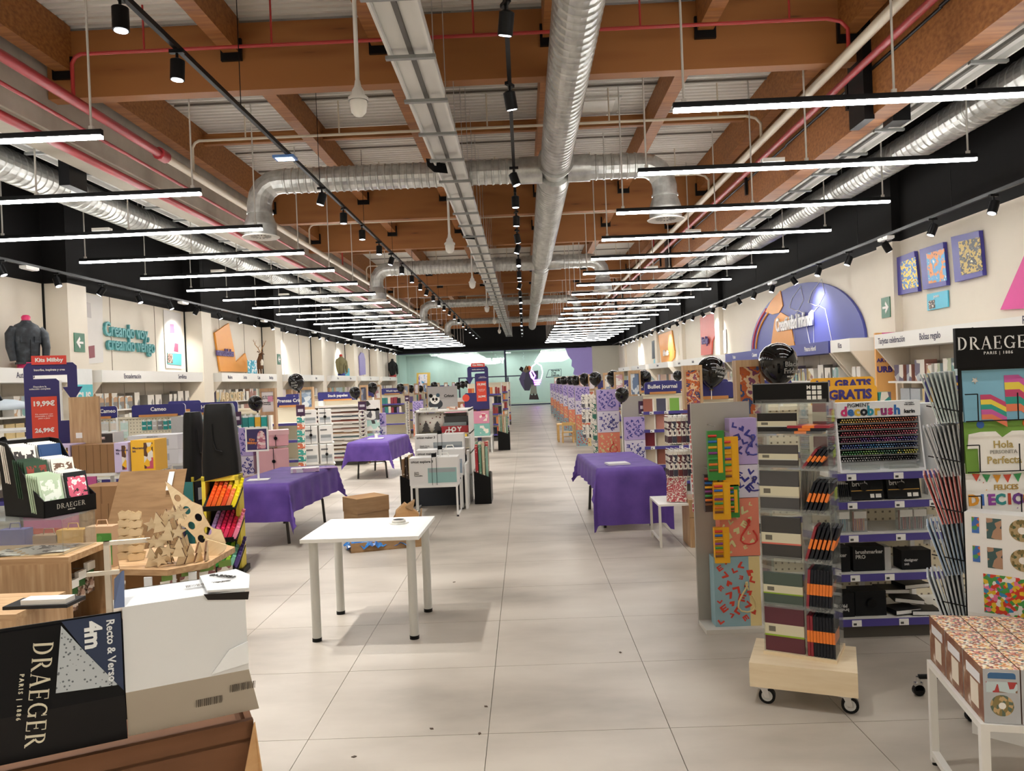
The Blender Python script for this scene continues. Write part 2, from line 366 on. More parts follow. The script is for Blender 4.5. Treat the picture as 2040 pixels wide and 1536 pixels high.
for i, y in enumerate((8.35, 11.4, 14.6, 17.6, 20.8, 24, 29, 33, 36.5, 40, 44, 48)):
    red = i in (0, 4)
    mt = C('a8322f', .4, vary=.05) if red else WPIPE
    t = thing('sprinkler_line', 'thin %s sprinkler branch pipe crossing under the roof' % ('dark red' if red else 'cream'), 'pipe', (0, 0, 0), 0, 'red sprinkler branches' if red else 'cream sprinkler branches')
    zz = 5.5
    B().tube([(-4.8, y, 5.03), (-4.8, y, zz-.1), (-4.76, y, zz-.03), (-4.7, y, zz), (3.4, y, zz), (3.55, y, zz-.04), (3.62, y, zz-.12), (3.62, y, 5.15)], .022, mt, 6).build('pipe_run', t)
    for x in (-4, -2.6, -.4, 1.4, 3): B().cyl((x, y, zz), (x, y, zz+.5), .012, mt, n=5).build('dropper', t)
# ---------------------------------------------------------------- ducts
def spiral(b, p0, p1, r, n=24, pitch=.14):
    p0, p1 = Vector(p0), Vector(p1); L = (p1-p0).length; k = max(2, int(L/pitch)); d = (p1-p0)/L
    a = d.orthogonal().normalized(); c = d.cross(a); v = []
    rings = []
    for i in range(k+1): t = L*i/k; rings += [(t, r)] + ([(t+.012, r+.012), (t+.03, r+.012), (t+.042, r)] if i < k else [])
    for t, rr in rings: v += [p0+d*t+(a*math.cos(2*PI*q/n)+c*math.sin(2*PI*q/n))*rr for q in range(n)]
    b.add(v, [(j*n+q, j*n+(q+1) % n, (j+1)*n+(q+1) % n, (j+1)*n+q) for j in range(len(rings)-1) for q in range(n)], GALV, False)
    b.add(v, [list(range(n))], GALV)
    return b
XD, ZD = .6, 5.02
t = thing('main_duct', 'big galvanised spiral duct running down the middle of the roof', 'duct', (0, 0, 0))
for a, c, r in ((YB, 11.6, .22), (12.6, 21.2, .255), (22.2, 31.2, .235), (32.2, 47.0, .215)):
    spiral(B(), (XD, a, ZD), (XD, c, ZD), r).build('duct_section', t)
for a, r0, r1 in ((11.55, .225, .26), (21.15, .255, .24), (31.15, .235, .22)):
    b = B().cyl((XD, a, ZD), (XD, a+.5, ZD), r0, GALV, r0*.93, 24, False).cyl((XD, a+.5, ZD), (XD, a+1.1, ZD), r0*.93, GALV, r1, 24, False)
    for q in (0, .5, 1.08): b.cyl((XD, a+q, ZD), (XD, a+q+.03, ZD), max(r0, r1)+.012, GALV, n=24)
    b.build('reducer', t)
B().cyl((XD, 46.9, ZD), (XD, 47.2, ZD), .22, GALV, n=24).build('end_cap', t)
hb = B()
for k in range(14): hb.cyl((XD, 2+3.4*k, ZD+.2), (XD, 2+3.4*k, 6), .008, WIRE, n=5)
stuff(hb.build('hanger_rod', t))
for i, yb in enumerate((12.05, 21.6, 31.7, 41.5)):
    t = thing('branch_duct', 'galvanised cross duct with down-turned ends and diffusers, %s' % ('first along the main duct', 'second along the main duct', 'third along the main duct', 'closest to the mint green room')[i], 'duct', (0, 0, 0))
    for s, xe in ((-1, -4.05), (1, 2.3)):
        x0 = XD+s*.2; r = .19 if i < 2 else .16
        b = B().cyl((x0, yb, ZD), (x0+s*.35, yb, ZD), r+.02, GALV, n=20); spiral(b, (x0+s*.3, yb, ZD), (xe-s*.35, yb, ZD), r, 20, .11); b.build('duct_section', t)
        P = [(xe-s*.36, yb, ZD)]+[(xe-s*.35+s*.35*math.sin(a), yb, ZD-.35+.35*math.cos(a)) for a in [PI/2*q/4 for q in range(5)]]+[(xe, yb, ZD-.5)]
        b = B().tube(P, r, GALV, 20, smooth=False); b.cyl((xe, yb, ZD-.47), (xe, yb, ZD-.5), r+.015, GALV, n=20); b.build('elbow', t)
        b = B().cyl((xe, yb, ZD-.5), (xe, yb, ZD-.68), r, GALV, r+.06, 20).cyl((xe, yb, ZD-.68), (xe, yb, ZD-.84), r+.06, GALV, n=20); b.build('plenum', t)
        b = B().lathe([(r+.04, ZD-.83), (r+.1, ZD-.86), (r+.09, ZD-.87), (r-.02, ZD-.85), (.05, ZD-.85), (.0, ZD-.87)], WHITE, 24, c=(xe, yb, 0))
        for q in range(16):
            a = 2*PI*q/16; b.add([(xe+rr*math.cos(a+da), yb+rr*math.sin(a+da), ZD-.853) for rr, da in ((.06, 0), (r-.03, -.07), (r-.03, .07), (.06, .12))], [(0, 1, 2, 3)], C('54524e', .6))
        b.build('diffuser', t)
for x, nm, lb in ((-6.7, 'side_duct', 'long galvanised spiral duct hung over the left side bay'), (5.65, 'side_duct', 'long galvanised spiral duct hung over the right side bay')):
    t = thing(nm, lb, 'duct'); spiral(B(), (x, YB, 4.85), (x, 50, 4.85), .21).build('duct_section', t)
    hb = B()
    for k in range(13): hb.cyl((x, 1.5+4*k, 4.85), (x, 1.5+4*k, 6.3), .01, WIRE, n=5); hb.cyl((x, 1.48+4*k, 4.85), (x, 1.52+4*k, 4.85), .225, GALV, n=24)
    stuff(hb.build('hanger_rod', t))
# ---------------------------------------------------------------- cable trays
def tray(label, x, z, w, y0=YB, y1=50, step=1.05):
    t = thing('cable_tray', label, 'cable tray')
    B().box(x-w/2, y0, z+.06, x+w/2, y1, z+.07, TRAY).build('tray_floor', t)
    for s in (-1, 1): B().box(x+s*w/2-.012, y0, z+.0, x+s*w/2+.012, y1, z+.1, TRAY).build('side_rail', t)
    B().box(x-.02, y0, z+.03, x+.02, y1, z+.062, C('5a5854', .5)).build('centre_gap', t)
    me = B().box(x-w/2-.04, 0, z-.03, x+w/2+.04, .05, z, C('8f918f', .4, .6)).mesh('cross_bar'); hg = B(); y = y0+.5
    while y < y1: inst(me, 'cross_bar', t, (0, y, 0)); hg.cyl((x-w/2-.02, y+.02, z), (x-w/2-.02, y+.02, 6), .006, WIRE, n=4); hg.cyl((x+w/2+.02, y+.02, z), (x+w/2+.02, y+.02, 6), .006, WIRE, n=4); y += step
    stuff(hg.build('hanger_rod', t))
tray('wide pale cable tray over the aisle beside the main duct', -.88, 4.62, .36)
tray('pale cable tray hung beside the left side duct', -6.15, 4.95, .3); tray('pale cable tray hung beside the right side duct', 4.75, 4.75, .3)
# ---------------------------------------------------------------- linear lights
GLOW = C('fffdf9', .5, vary=0, emit=LINEAR_POWER)
LX = 4.0
lh = B().box(0, -.022, .03, LX, .022, .085, BLK).mesh('housing')
ld = B().box(.005, -.026, 0, LX-.005, .026, .032, GLOW).mesh('diffuser')
rodm = B().cyl((0, 0, .08), (0, 0, 1.95), .011, C('c4c0b8', .4), n=6).box(-.02, -.015, .07, .02, .015, .12, C('c4c0b8', .4)).mesh('suspension_rod')
drv = B().box(-.13, -.05, .085, .13, .05, .13, WHITE).mesh('driver_box')
for side, x0, lb, gp in ((0, -7.8, 'slim black linear lamp with white glowing underside over the left gondolas', 'linear lamps over the left gondolas'), (1, 1.45, 'slim black linear lamp with white glowing underside over the right gondolas', 'linear lamps over the right gondolas')):
    for k in range(-3, 21):
        y = 7.05+2.165*k
        t = thing('linear_lamp', lb, 'lamp', (x0, y, 4.13), 0, gp)
        inst(lh, 'housing', t); inst(ld, 'diffuser', t)
        for x in (.1, LX/2, LX-.1): inst(rodm, 'suspension_rod', t, (x, 0, 0))
        if (k+side) % 2 == 0: inst(drv, 'driver_box', t, (LX*.4, 0, 0))
# ---------------------------------------------------------------- tracks and spots
LENS = C('f4f8ff', .3, vary=0, emit=SPOT_GLOW)
sm_arm = B().box(-.02, -.06, -.03, .02, .06, 0, BLK).cyl((0, 0, -.03), (0, 0, -.1), .012, BLK, n=6).mesh('bracket')
sm_can = B().cyl((0, 0, .06), (0, 0, -.1), .058, BLK, n=18).cyl((0, 0, .075), (0, 0, .06), .03, BLK, .058, 18).mesh('can')
sm_lens = B().cyl((0, 0, -.1005), (0, 0, -.104), .046, LENS, n=16).mesh('lens')
def spot(x, y, z, ax, az, label, group, light=0, big=1.0):
    t = thing('track_spot', label, 'spotlight', (x, y, z), az, group)
    inst(sm_arm, 'bracket', t)
    c = inst(sm_can, 'can', t, (0, 0, -.15), (ax, 0, 0)); c.scale = (big,)*3
    inst(sm_lens, 'lens', c)
    if light:
        ld_ = bpy.data.lights.new('spot_lamp', 'SPOT'); ld_.energy = light; ld_.spot_size = math.radians(100); ld_.spot_blend = 1; ld_.shadow_soft_size = .04; ld_.color = (1, .97, .92)
        lo = bpy.data.objects.new('spot_lamp', ld_); COL.objects.link(lo); lo.parent = c; lo.location = (0, 0, -.12)
def track(label, x, z, y0, y1, top=6.0):
    t = thing('light_track', label, 'light track'); B().box(x-.02, y0, z, x+.02, y1, z+.045, BLK).build('rail', t)
    h = B(); y = y0+1
    while y < y1: h.cyl((x, y, z+.04), (x, y, top), .005, BLK, n=4); y += 3
    stuff(h.build('suspension_wire', t))
track('black light track slung diagonally past the left of the cable tray', -2.77, 4.6, YB, 50); track('black light track beside the main duct', -.03, 4.6, YB, 50)
track('black light track along the left wall top', -8.2, 3.98, YB, 52, 6.3); track('black light track along the right wall top', 6.02, 3.86, YB, 52, 6.3)
for y in (-.4, 1.2, 3.2): spot(-2.77, y, 4.6, .3, PI, 'added unseen black spotlight on the track left of the cable tray', 'spots on the left aisle track', SPOT_POWER*1.3); spot(-.03, y, 4.6, .3, PI, 'added unseen black spotlight on the track beside the main duct', 'spots on the centre aisle track', SPOT_POWER*1.3)  # unseen spots added on both tracks to brighten the foreground cartons
ys = [5.45, 6.35, 10.9, 12.2, 13.6, 15.2, 16.6, 18, 19.6, 21.2, 22.6, 24.2, 25.8, 27.5, 29.5, 31.5, 33.5, 36, 38, 40.5, 43, 46]
for i, y in enumerate(ys): spot(-2.77, y, 4.6, (0, .06, -.3, .05)[i % 4], (.2, PI/2, -PI/2, .6)[i % 4], 'added unseen black spotlight on the track left of the cable tray', 'spots on the left aisle track', SPOT_POWER*2.2 if i < 12 and i % 3 != 2 else 0)
ys = [5.8, 7.4, 10.3, 11.6, 13, 14.6, 15.8, 17.6, 19.6, 20.3, 22, 24, 26, 28, 30, 32, 34.5, 37, 40, 43, 46]
for i, y in enumerate(ys): spot(-.03, y, 4.6, (.35, .3, -.3, .05, .1)[i % 5], (.4, -.5, PI/2, 0)[i % 4], 'added unseen black spotlight on the track beside the main duct', 'spots on the centre aisle track', SPOT_POWER*.9 if i % 2 == 1 and i < 12 else 0)
for k in range(28):
    y = 10.6+1.45*k
    spot(-8.2, y, 3.98, -.38 if k % 3 else .6, PI/2+(.25 if k % 2 else -.2), 'black spotlight on the track along the left wall', 'spots along the left wall', SPOT_POWER*1.05 if k % 2 == 0 and k < 26 else 0)
    spot(6.02, y-2.2, 3.86, -.38 if k % 3 else .6, -PI/2+(.25 if k % 2 else -.2), 'black spotlight on the track along the right wall', 'spots along the right wall', SPOT_POWER*.95 if k % 2 == 0 and k < 26 else 0)
    if k % 4 == 1:
        for x, z, s in ((-8.2, 3.98, 'left'), (6.02, 3.86, 'right')): one(B().box(-.06, -.17, -.05, .06, .17, -.005, WHITE).box(-.05, -.15, -.06, .05, .15, -.05, C('fafafa', .3)), 'emergency_light', 'small white emergency light box on the %s wall track' % s, 'emergency light', (x, y+.7, z), 0, 'emergency lights on the %s track' % s)
# pendants
pm = B().cyl((0, 0, 0), (0, 0, 1.2), .025, WHITE, n=8).lathe([(.028, .02), (.035, -.02), (.06, -.06), (.065, -.1), (.1, -.13), (.1, -.16), (.085, -.17), (.08, -.24), (.05, -.31), (.0, -.33)], WHITE, 16)
pmesh = [B().cyl((0, 0, 0), (0, 0, 1), .022, WHITE, n=8).mesh('stem'), B().lathe([(.025, .04), (.035, -.02), (.06, -.06), (.065, -.1), (.1, -.13), (.1, -.165)], WHITE, 16).mesh('holder'), B().lathe([(.085, -.165), (.088, -.2), (.075, -.27), (.04, -.31), (0, -.32)], C('f4f2ea', .3, vary=0), 16).mesh('glass_bell')]
for i, (px, py, y) in enumerate(((714, 205, 7.6), (896, 490, 14.2), (941, 565, 21), (970, 615, 29), (985, 640, 37), (995, 660, 45))):
    p = aty(px, py, y); t = thing('bell_lamp', 'white bell shaped pendant on a long white stem beside the cable tray', 'pendant lamp', (p.x, y, p.z+.18), 0, 'white bell pendants')
    for me, nm in zip(pmesh, ('stem', 'holder', 'glass_bell')):
        o = inst(me, nm, t)
        if nm == 'stem': o.scale.z = 6.02-p.z-.18
for i, (px, py, y) in enumerate(((874, 335, 10.2), (934, 470, 15.4), (966, 550, 22.5), (982, 592, 29))):
    p = aty(px, py, y); t = thing('wedge_speaker', 'black wedge speaker clamped under the cable tray', 'speaker', (p.x, y, p.z), .5, 'wedge speakers under the cable tray')
    B().ext([(-.1, -.07, -.08), (.1, -.07, -.08), (.13, .07, .03), (-.13, .07, .03)], (0, .05, .12), BLK).build('cabinet', t); B().box(-.02, -.02, .1, .02, .02, 4.62-p.z+.02, BLK).build('clamp', t)
p = aty(568, 315, 9.4); t = thing('panel_light', 'small bluish glowing panel lamp on the left aisle track', 'lamp', p)
B().box(-.13, -.09, -.012, .13, .09, .02, C('5a86c8', .4)).build('frame', t); B().box(-.1, -.065, -.016, .1, .065, -.011, C('cfe6ff', .4, vary=0, emit=9)).build('diffuser', t); B().cyl((0, 0, .02), (.1, 0, 4.6-p.z+.02), .008, BLK, n=5).build('stem', t)
# ================================================================ wall fittings
def wquad(pts, x, th, mat, name, parent, side=None):    # outline given in picture points, on the wall plane x; th = thickness towards the aisle
    P = [atx(px, py, x) for px, py in pts]
    return B().ext(P, (th, 0, 0), mat, side).build(name, parent)
def wrect(x, y0, y1, z0, z1, th, mat, name, parent): return B().box(min(x, x+th), y0, z0, max(x, x+th), y1, z1, mat).build(name, parent)
ZF0, ZF1 = 2.04, 2.28
TXT = C('3a3550', .5, vary=0)
PK = ['d9d4cc', 'c8a27c', '7fa8a2', 'e8e4dc', '8a857e', 'c9a58c', 'b4c4c8', 'efe9dd', 'a8776a', 'b8bfa0', 'd8c08a', 'b0b6bc', 'e6d8d4', '6a6278']
def pk(i, rough=.45): return C(PK[i % len(PK)], rough, vary=.08, scale=14)
SLAT = C('cfc5b4', .7, vary=.04)
wallgoods = {}; FAR = B()
def goods_mesh(w, h, d, i):
    k = (round(w, 2), round(h, 2), round(d, 2), i % len(PK))
    if k not in wallgoods:
        wallgoods[k] = B().box(-w/2, -d/2, 0, w/2, d/2, h, pk(i), front=art(i, [PK[i % 14], PK[(i+3) % 14], PK[(i*5+1) % 14], 'efe9dd'], 5)).mesh('carton')
    return wallgoods[k]
def wall_bay(side, y0, y1, words, fcol=None, near=False):
    s = 1 if side == 'l' else -1; xw = XL if s > 0 else XR; wl = wall_left if s > 0 else wall_right
    fc = fcol or WHITE; X = lambda d: xw+s*d
    hb = B().box(min(X(.0), X(.6)), y0, ZF0, max(X(.0), X(.6)), y1, ZF1, fc).build('header_board', wl)
    n = len(words)
    for i, w in enumerate(words):
        yy = y0+(y1-y0)*(i+.5)/n if s < 0 else y1-(y1-y0)*(n-i-.5)/n
        text(w, .14, TXT if not fcol else WHITE, hb, (X(.602), yy, (ZF0+ZF1)/2), s*PI/2, sx=.8, bold=.012)
    for yy in (y0, y1-.05):
        P = [(X(0), 0), (X(.16), 0), (X(.16), 1.5), (X(.58), ZF0), (X(0), ZF0)]
        B().ext([(x, yy, z) for x, z in P], (0, .05, 0), PANEL).build('side_cheek', wl)
    nb = max(2, round((y1-y0)/1.0)); wd = (y1-y0-.1)/nb
    for k in range(nb):
        a = y0+.05+k*wd
        B().box(min(X(0), X(.03)), a+.01, 1.72, max(X(0), X(.03)), a+wd-.01, ZF0, SLAT).build('back_panel', wl)
        B().box(min(X(0), X(.03)), a+.01, .1, max(X(0), X(.03)), a+wd-.01, 1.7, C('d8cfbf', .7)).build('back_panel', wl)
    sh = B()
    t = thing('wall_shelving', 'white wall shelving below the header board, %s' % words[-1].replace('\n', ' '), 'shelving', (0, 0, 0), 0)
    for z in (.35, .75, 1.12, 1.48):
        B().box(min(X(.03), X(.42)), y0+.06, z-.03, max(X(.03), X(.42)), y1-.06, z, WHITE).build('shelf', t)
    B().box(min(X(.03), X(.45)), y0+.06, 0, max(X(.03), X(.45)), y1-.06, .12, PURPD).build('plinth', t)
    # goods on the two upper shelves, only those the picture can show
    for z, hh in ((1.12, .3), (1.48, .34)):
        y = y0+.2; i = R.randrange(20)
        while y < y1-.3:
            w = R.choice((.16, .22, .3)); h = hh*R.uniform(.6, 1); i += R.choice((0, 0, 1, 3))
            if R.random() < .86:
                if y0 < 24 and z > 1.3:
                    o = inst(goods_mesh(w, hh*.8 if h < hh*.8 else hh, .2, i), 'shelf_carton', None, (X(.24), y+w/2, z), (0, 0, s*PI/2))
                    tag(o, 'small carton on the %s wall shelves under the header boards' % ('left' if s > 0 else 'right'), 'carton', 'cartons on the %s wall shelves' % ('left' if s > 0 else 'right'))
                else: FAR.box(X(.24)-.1, y, z, X(.24)+.1, y+w, z+hh*.8, pk(i))
            y += w+R.uniform(.02, .12)
LW = [(8.9, 13.95, ['Sublimación', 'Autopress']), (15.0, 19.75, ['Encuadernación', 'Servilletas']), (21.0, 25.7, ['Madera', 'Letras', 'Cajas', 'Bandejas']), (26.9, 31.8, ['Costura', 'Lanas']), (32.9, 37.9, ['Punto', 'Fieltro']), (39.0, 43.9, ['Telas']), (45.0, 50.0, ['Libros'])]
for a, c, w in LW: wall_bay('l', a, c, w)
RW = [(8.5, 13.3, ['Rotuladores\npermanentes', 'Posca', 'Bolsas regalo', 'Tarjetas celebración']), (14.3, 15.2, ['Kits']), (23.2, 25.3, ['Láminas']), (26.3, 31.2, ['Acrílico', 'Acuarela']), (32.3, 37.3, ['Bastidores']), (38.3, 43.3, ['Caballetes']), (44.3, 49.3, ['Marcos'])]
for a, c, w in RW: wall_bay('r', a, c, w)
wall_bay('r', 15.3, 23.1, ['Pintura infantil', 'Manualidades', 'Colorear', 'Puzles'], C('3b3f8f', .5, vary=.03))
# ---- left wall decoration (things fixed to the wall)
xl = XL+.012
t = thing('wall_slogan', 'teal raised slogan lettering across the beige wall panels', 'lettering', (0, 0, 0))
p = atx(258, 662, XL+.05); q = atx(258, 688, XL+.05)
TEAL = C('5aa3a6', .5, vary=.03)
text('Creando voy,', .42, TEAL, t, (XL+.05, p.y-.1, p.z), PI/2, bold=.018, sx=.84, ex=.03); text('creando vengo', .42, TEAL, t, (XL+.05, q.y+.1, q.z), PI/2, bold=.018, sx=.84, ex=.03)
def poster(label, px, x, th, mat, extra=()):
    t = thing('wall_poster', label, 'poster', (0, 0, 0)); wquad(px, x, th, mat, 'sheet', t)
    for pts, m_, nm in extra: wquad(pts, x+th, th*.3, m_, nm, t)
    return t
PAPER = C('e9e4de', .6, vary=.03)
poster('tall pale poster of trainers near the green exit arrow', [(163, 583), (203, 592), (205, 722), (166, 726)], xl, .01, PAPER, [([(176, 690), (188, 688), (189, 712), (178, 714)], C('8a3a44', .5), 'shoe_print'), ([(165, 600), (180, 604), (182, 634), (168, 630)], C('cfc9c6', .6), 'shoe_print')])
poster('tall pale poster of pink shoes right of the teal slogan', [(325, 617), (360, 625), (362, 735), (330, 733)], xl, .01, PAPER, [([(338, 645), (346, 646), (348, 664), (338, 664)], C('a3506a', .5), 'shoe_print'), ([(348, 683), (355, 685), (355, 702), (346, 700)], C('8d4660', .5), 'shoe_print')])
poster('small teal info card with white print under the pink shoe poster', [(333, 703), (361, 705), (361, 728), (333, 725)], xl+.014, .01, C('4fa9ac', .5), [([(334, 704), (344, 705), (344, 724), (334, 723)], art(3, ['5a3a34', 'c9bdb0', '8f6f60'], 30), 'photo')])
g = C('1c6a48', .4, vary=0)
t = thing('exit_sign', 'green exit sign with white arrow on the first left pilaster', 'sign', (0, 0, 0)); P = [atx(*q, XL+.47) for q in ((144, 644), (157, 645), (158, 668), (145, 667))]
y0, y1, z0, z1 = PYL[1]+.14, PYL[1]+.48, 2.62, 2.98
def exitsign(t, x, s, y0, y1, z0, z1):
    B().box(min(x, x+s*.015), y0, z0, max(x, x+s*.015), y1, z1, g).build('plate', t)
    yc, zc, a = (y0+y1)/2, (z0+z1)/2, (z1-z0)*.32; xx = x+s*.016
    B().ext([(xx, yc-s*s*a*-1 if 0 else yc-a, zc), (xx, yc, zc+a), (xx, yc+.02, zc+a*.5), (xx, yc-.02, zc+a*.18), (xx, yc+a, zc+a*.18), (xx, yc+a, zc-a*.18), (xx, yc-.02, zc-a*.18), (xx, yc+.02, zc-a*.5), (xx, yc, zc-a)], (s*.002, 0, 0), WHITE).build('arrow', t)
exitsign(t, XL+.46, 1, y0, y1, z0, z1)
t = thing('exit_sign', 'green exit sign with white arrow on the pilaster beside the deer', 'sign', (0, 0, 0)); exitsign(t, XL+.46, 1, PYL[3]+.14, PYL[3]+.48, 2.62, 2.98)
t = thing('exit_sign', 'green exit sign with white arrow on the right wall pilaster', 'sign', (0, 0, 0)); exitsign(t, XR-.14, -1, PYR[1]+.14, PYR[1]+.46, 2.6, 2.96)
t = thing('wall_graphic', 'orange angular cut-out panel with a purple word on the left wall', 'wall graphic', (0, 0, 0))
wquad([(425, 663), (453, 644), (464, 722 if 0 else 700), (467, 722), (486, 704), (496, 741), (436, 740)], xl, .05, ORANGE, 'panel', t)
p = atx(448, 703, XL+.08); text('manualidades', .3, C('5d4a86', .5), t, (XL+.09, p.y, p.z), PI/2, bold=.03, sx=.8, ex=.02)
t = thing('wall_graphic', 'slim lilac arched panel high on the left wall', 'wall graphic', (0, 0, 0)); wquad([(716, 748), (714, 710), (718, 702), (723, 704), (726, 716), (727, 746)], xl, .05, C('9388c4', .5), 'panel', t)
# denim jacket on bust
def jacket(loc, rz, body, neck, hem, label, sc=1.0):
    t = thing('jacket_bust', label, 'mannequin', loc, rz); t.scale = (sc,)*3
    b = B(); prof = [(.16, .0, .11), (.19, .12, .12), (.2, .3, .13), (.23, .48, .14), (.235, .58, .13), (.18, .66, .11), (.09, .71, .08), (.07, .74, .07)]
    n = 20; v = [(rx*math.cos(2*PI*k/n), ry*math.sin(2*PI*k/n), z) for rx, z, ry in prof for k in range(n)]
    b.add(v, [(j*n+k, j*n+(k+1) % n, (j+1)*n+(k+1) % n, (j+1)*n+k) for j in range(len(prof)-1) for k in range(n)], body, True); b.add(v, [list(range(n))[::-1]], body)
    for s in (-1, 1): b.tube([(s*.19, 0, .6), (s*.26, -.02, .5), (s*.28, -.05, .28), (s*.25, -.08, .06)], [.075, .08, .065, .05], body, 10)
    b.tube([(0, -.125, .02), (0, -.14, .35), (0, -.1, .62)], .008, C('2a2a2c', .5), 5)
    b.build('jacket', t)
    for s in (-1, 1): B().box(s*.11-.05, -.152, .36, s*.11+.05, -.13, .46, body).build('pocket', t)
    B().box(-.2, -.135, 0, .2, .0, .035, body).build('waistband', t)
    B().lathe([(.085, .68), (.065, .75), (.07, .8), (.045, .83), (0, .835)], neck, 14).build('neck', t)
    B().lathe([(.155, -.08), (.16, .03), (.1, .03)], hem, 16).build('hem', t)
    return t
JK = textured('dark_denim', [(.3, '16191d'), (.55, '2b3036'), (.7, '474c52')], 'noise', 9, (1, 1, 1), .6, 4)
p = atx(60, 722, XL+.42); jacket((XL+.38, p.y, ZF1+.08), PI/2-.6, JK, C('e0316c', .4), C('c52b60', .5), 'dark washed denim jacket on a pink bust above the left header board', 1.02)
p = atx(676, 742, XL+.3); jacket((XL+.4, p.y, ZF1+.09), PI/2-.5, C('7d7550', .7), C('c0392b', .6), C('2a3f8f', .5), 'olive jacket with red neck on a bust on the left wall header', 1.1)
p = atx(779, 748, XL+.3); jacket((XL+.42, p.y, ZF1+.1), PI/2-.5, C('1f2020', .7), C('2a2a2a', .6), C('a52a2a', .5), 'black coat on a bust at the end of the left wall', 1.3)
p = atx(90, 733, XL+.5); one(B().box(-.25, -.2, 0, .25, .2, .16, C('d3a77c', .6)), 'wooden_box', 'pale wooden box on the header board beside the denim jacket', 'box', (XL+.3, p.y+.1, ZF1))
# deer figure
p = atx(517, 735, XL+.35)
t = thing('deer_figure', 'brown stag bust with tall antlers standing on the left header', 'deer figure', (XL+.35, p.y, ZF1), PI/2-.4); t.scale = (.56,)*3
FUR = textured('fur', [(.3, '4a2f1c'), (.7, '74502f')], 'noise', 12, (1, 1, 3), .9, 4)
b = B(); sec = [(0, 0, .3, .17, .2), (0, -.02, .6, .19, .2), (0, -.06, .85, .15, .16), (0, -.1, 1.05, .1, .11), (0, -.14, 1.18, .1, .12), (0, -.24, 1.2, .075, .08), (0, -.36, 1.15, .045, .045), (0, -.4, 1.13, .02, .02)]
n = 14; v = [(x+rx*math.cos(2*PI*k/n), y+(ry*.5 if j > 4 else ry)*math.sin(2*PI*k/n), z+(ry*.8*math.sin(2*PI*k/n) if j > 4 else 0)) for j, (x, y, z, rx, ry) in enumerate(sec) for k in range(n)]
b.add(v, [(j*n+k, j*n+(k+1) % n, (j+1)*n+(k+1) % n, (j+1)*n+k) for j in range(len(sec)-1) for k in range(n)], FUR, True)
for s in (-1, 1): b.tube([(s*.08, -.12, 1.24), (s*.2, -.1, 1.3), (s*.26, -.09, 1.27)], [.02, .035, .005], FUR, 8); b.tube([(s*.1, 0, .4), (s*.1, -.02, .0)], [.06, .035], FUR, 8)
b.build('body', t)
ANT = C('a8763f', .6, vary=.12)
for s in (-1, 1):
    b = B().tube([(s*.05, -.13, 1.27), (s*.16, -.1, 1.5), (s*.38, -.08, 1.7), (s*.5, -.1, 2.0)], [.025, .022, .018, .006], ANT, 8)
    b.tube([(s*.16, -.1, 1.5), (s*.12, -.25, 1.68)], [.015, .004], ANT, 6); b.tube([(s*.38, -.08, 1.7), (s*.28, -.1, 1.95)], [.014, .004], ANT, 6); b.tube([(s*.45, -.09, 1.86), (s*.6, -.09, 1.95)], [.012, .004], ANT, 6); b.build('antler', t)
B().lathe([(.09, .0), (.11, .2), (.06, .35)], C('e8e0d2', .9), 10, c=(0, -.17, .5)).build('chest_patch', t)
p = atx(508, 732, XL+.55); one(B().box(-.22, -.01, 0, .22, .01, .42, C('63bfd6', .4), front=art(5, ['63bfd6', 'e8f4f6', '3f9fbd'], 14)), 'info_card', 'tilted light blue info card in front of the stag', 'card', (XL+.5, p.y-.1, ZF1), PI/2-.3)
p = atx(686, 745, XL+.5); one(B().box(-.2, -.01, 0, .2, .01, .36, C('63bfd6', .4)), 'info_card', 'light blue info card beside the olive jacket', 'card', (XL+.5, p.y+.6, ZF1), PI/2-.3)
for k, ch in enumerate('ABCDEF'):
    t = thing('wooden_letter', 'plain wooden letter %s standing on the shelf under the stag' % ch, 'letter', (XL+.36, 21.6+.3*k, 1.482)); text(ch, .34, PLY, t, (0, 0, .115), PI/2, bold=.03, ex=.03, name='letter_block')
# banner on pilaster
t = thing('pilaster_banner', 'narrow turquoise and pink banner on the pilaster below the exit arrow', 'banner', (0, 0, 0))
y0, y1 = PYL[1]-.02, PYL[1]+.64
B().box(XL+.46, y0, .4, XL+.5, y1, 2.3, C('f0f2f0', .5)).build('sheet', t); B().box(XL+.5, y0+.01, 1.55, XL+.503, y1-.01, 2.0, C('59c6cf', .5)).build('turquoise_print', t); B().box(XL+.5, y0+.01, .5, XL+.503, y1-.01, 1.75, C('ee8fc0', .5)).build('pink_print', t)
text('CUS\nTO\nMI\nZA', .26, WHITE, t, (XL+.508, (y0+y1)/2, 1.38), PI/2, bold=.03)
# ---- right wall decoration
xr = XR-.012
FR = C('45409a', .4, vary=.04)
for i, (pts, mt, lb) in enumerate(((((1788, 515), (1828, 500), (1836, 580), (1795, 588)), art(1, ['141414', 'a4313a', '2b77b8', 'f2d23c', '101010', 'eeeeee'], 16, 'noise'), 'purple framed graffiti canvas with red, blue and yellow stripes'), (((1839, 497), (1886, 482), (1893, 568), (1846, 577)), art(2, ['f4f4f0', '111111', 'e88b2c', '4aa3d4', 'f4f4f0', 'd8486a'], 10, 'noise'), 'purple framed canvas with black and bright brush shapes on white'), (((1902, 472), (1958, 459), (1966, 548), (1910, 562)), art(3, ['101010', '1a1a18', 'c8a83a', '141412', 'f0e6b0', '101010'], 12, 'noise'), 'purple framed canvas with gold graffiti on black'))):
    t = thing('wall_canvas', lb, 'picture', (0, 0, 0)); wquad(pts, xr, -.06, FR, 'frame', t)
    c = [sum(p[k] for p in pts)/4 for k in (0, 1)]
    wquad([(c[0]+(x-c[0])*.76, c[1]+(y-c[1])*.74) for x, y in pts], xr-.061, -.006, mt, 'canvas', t)
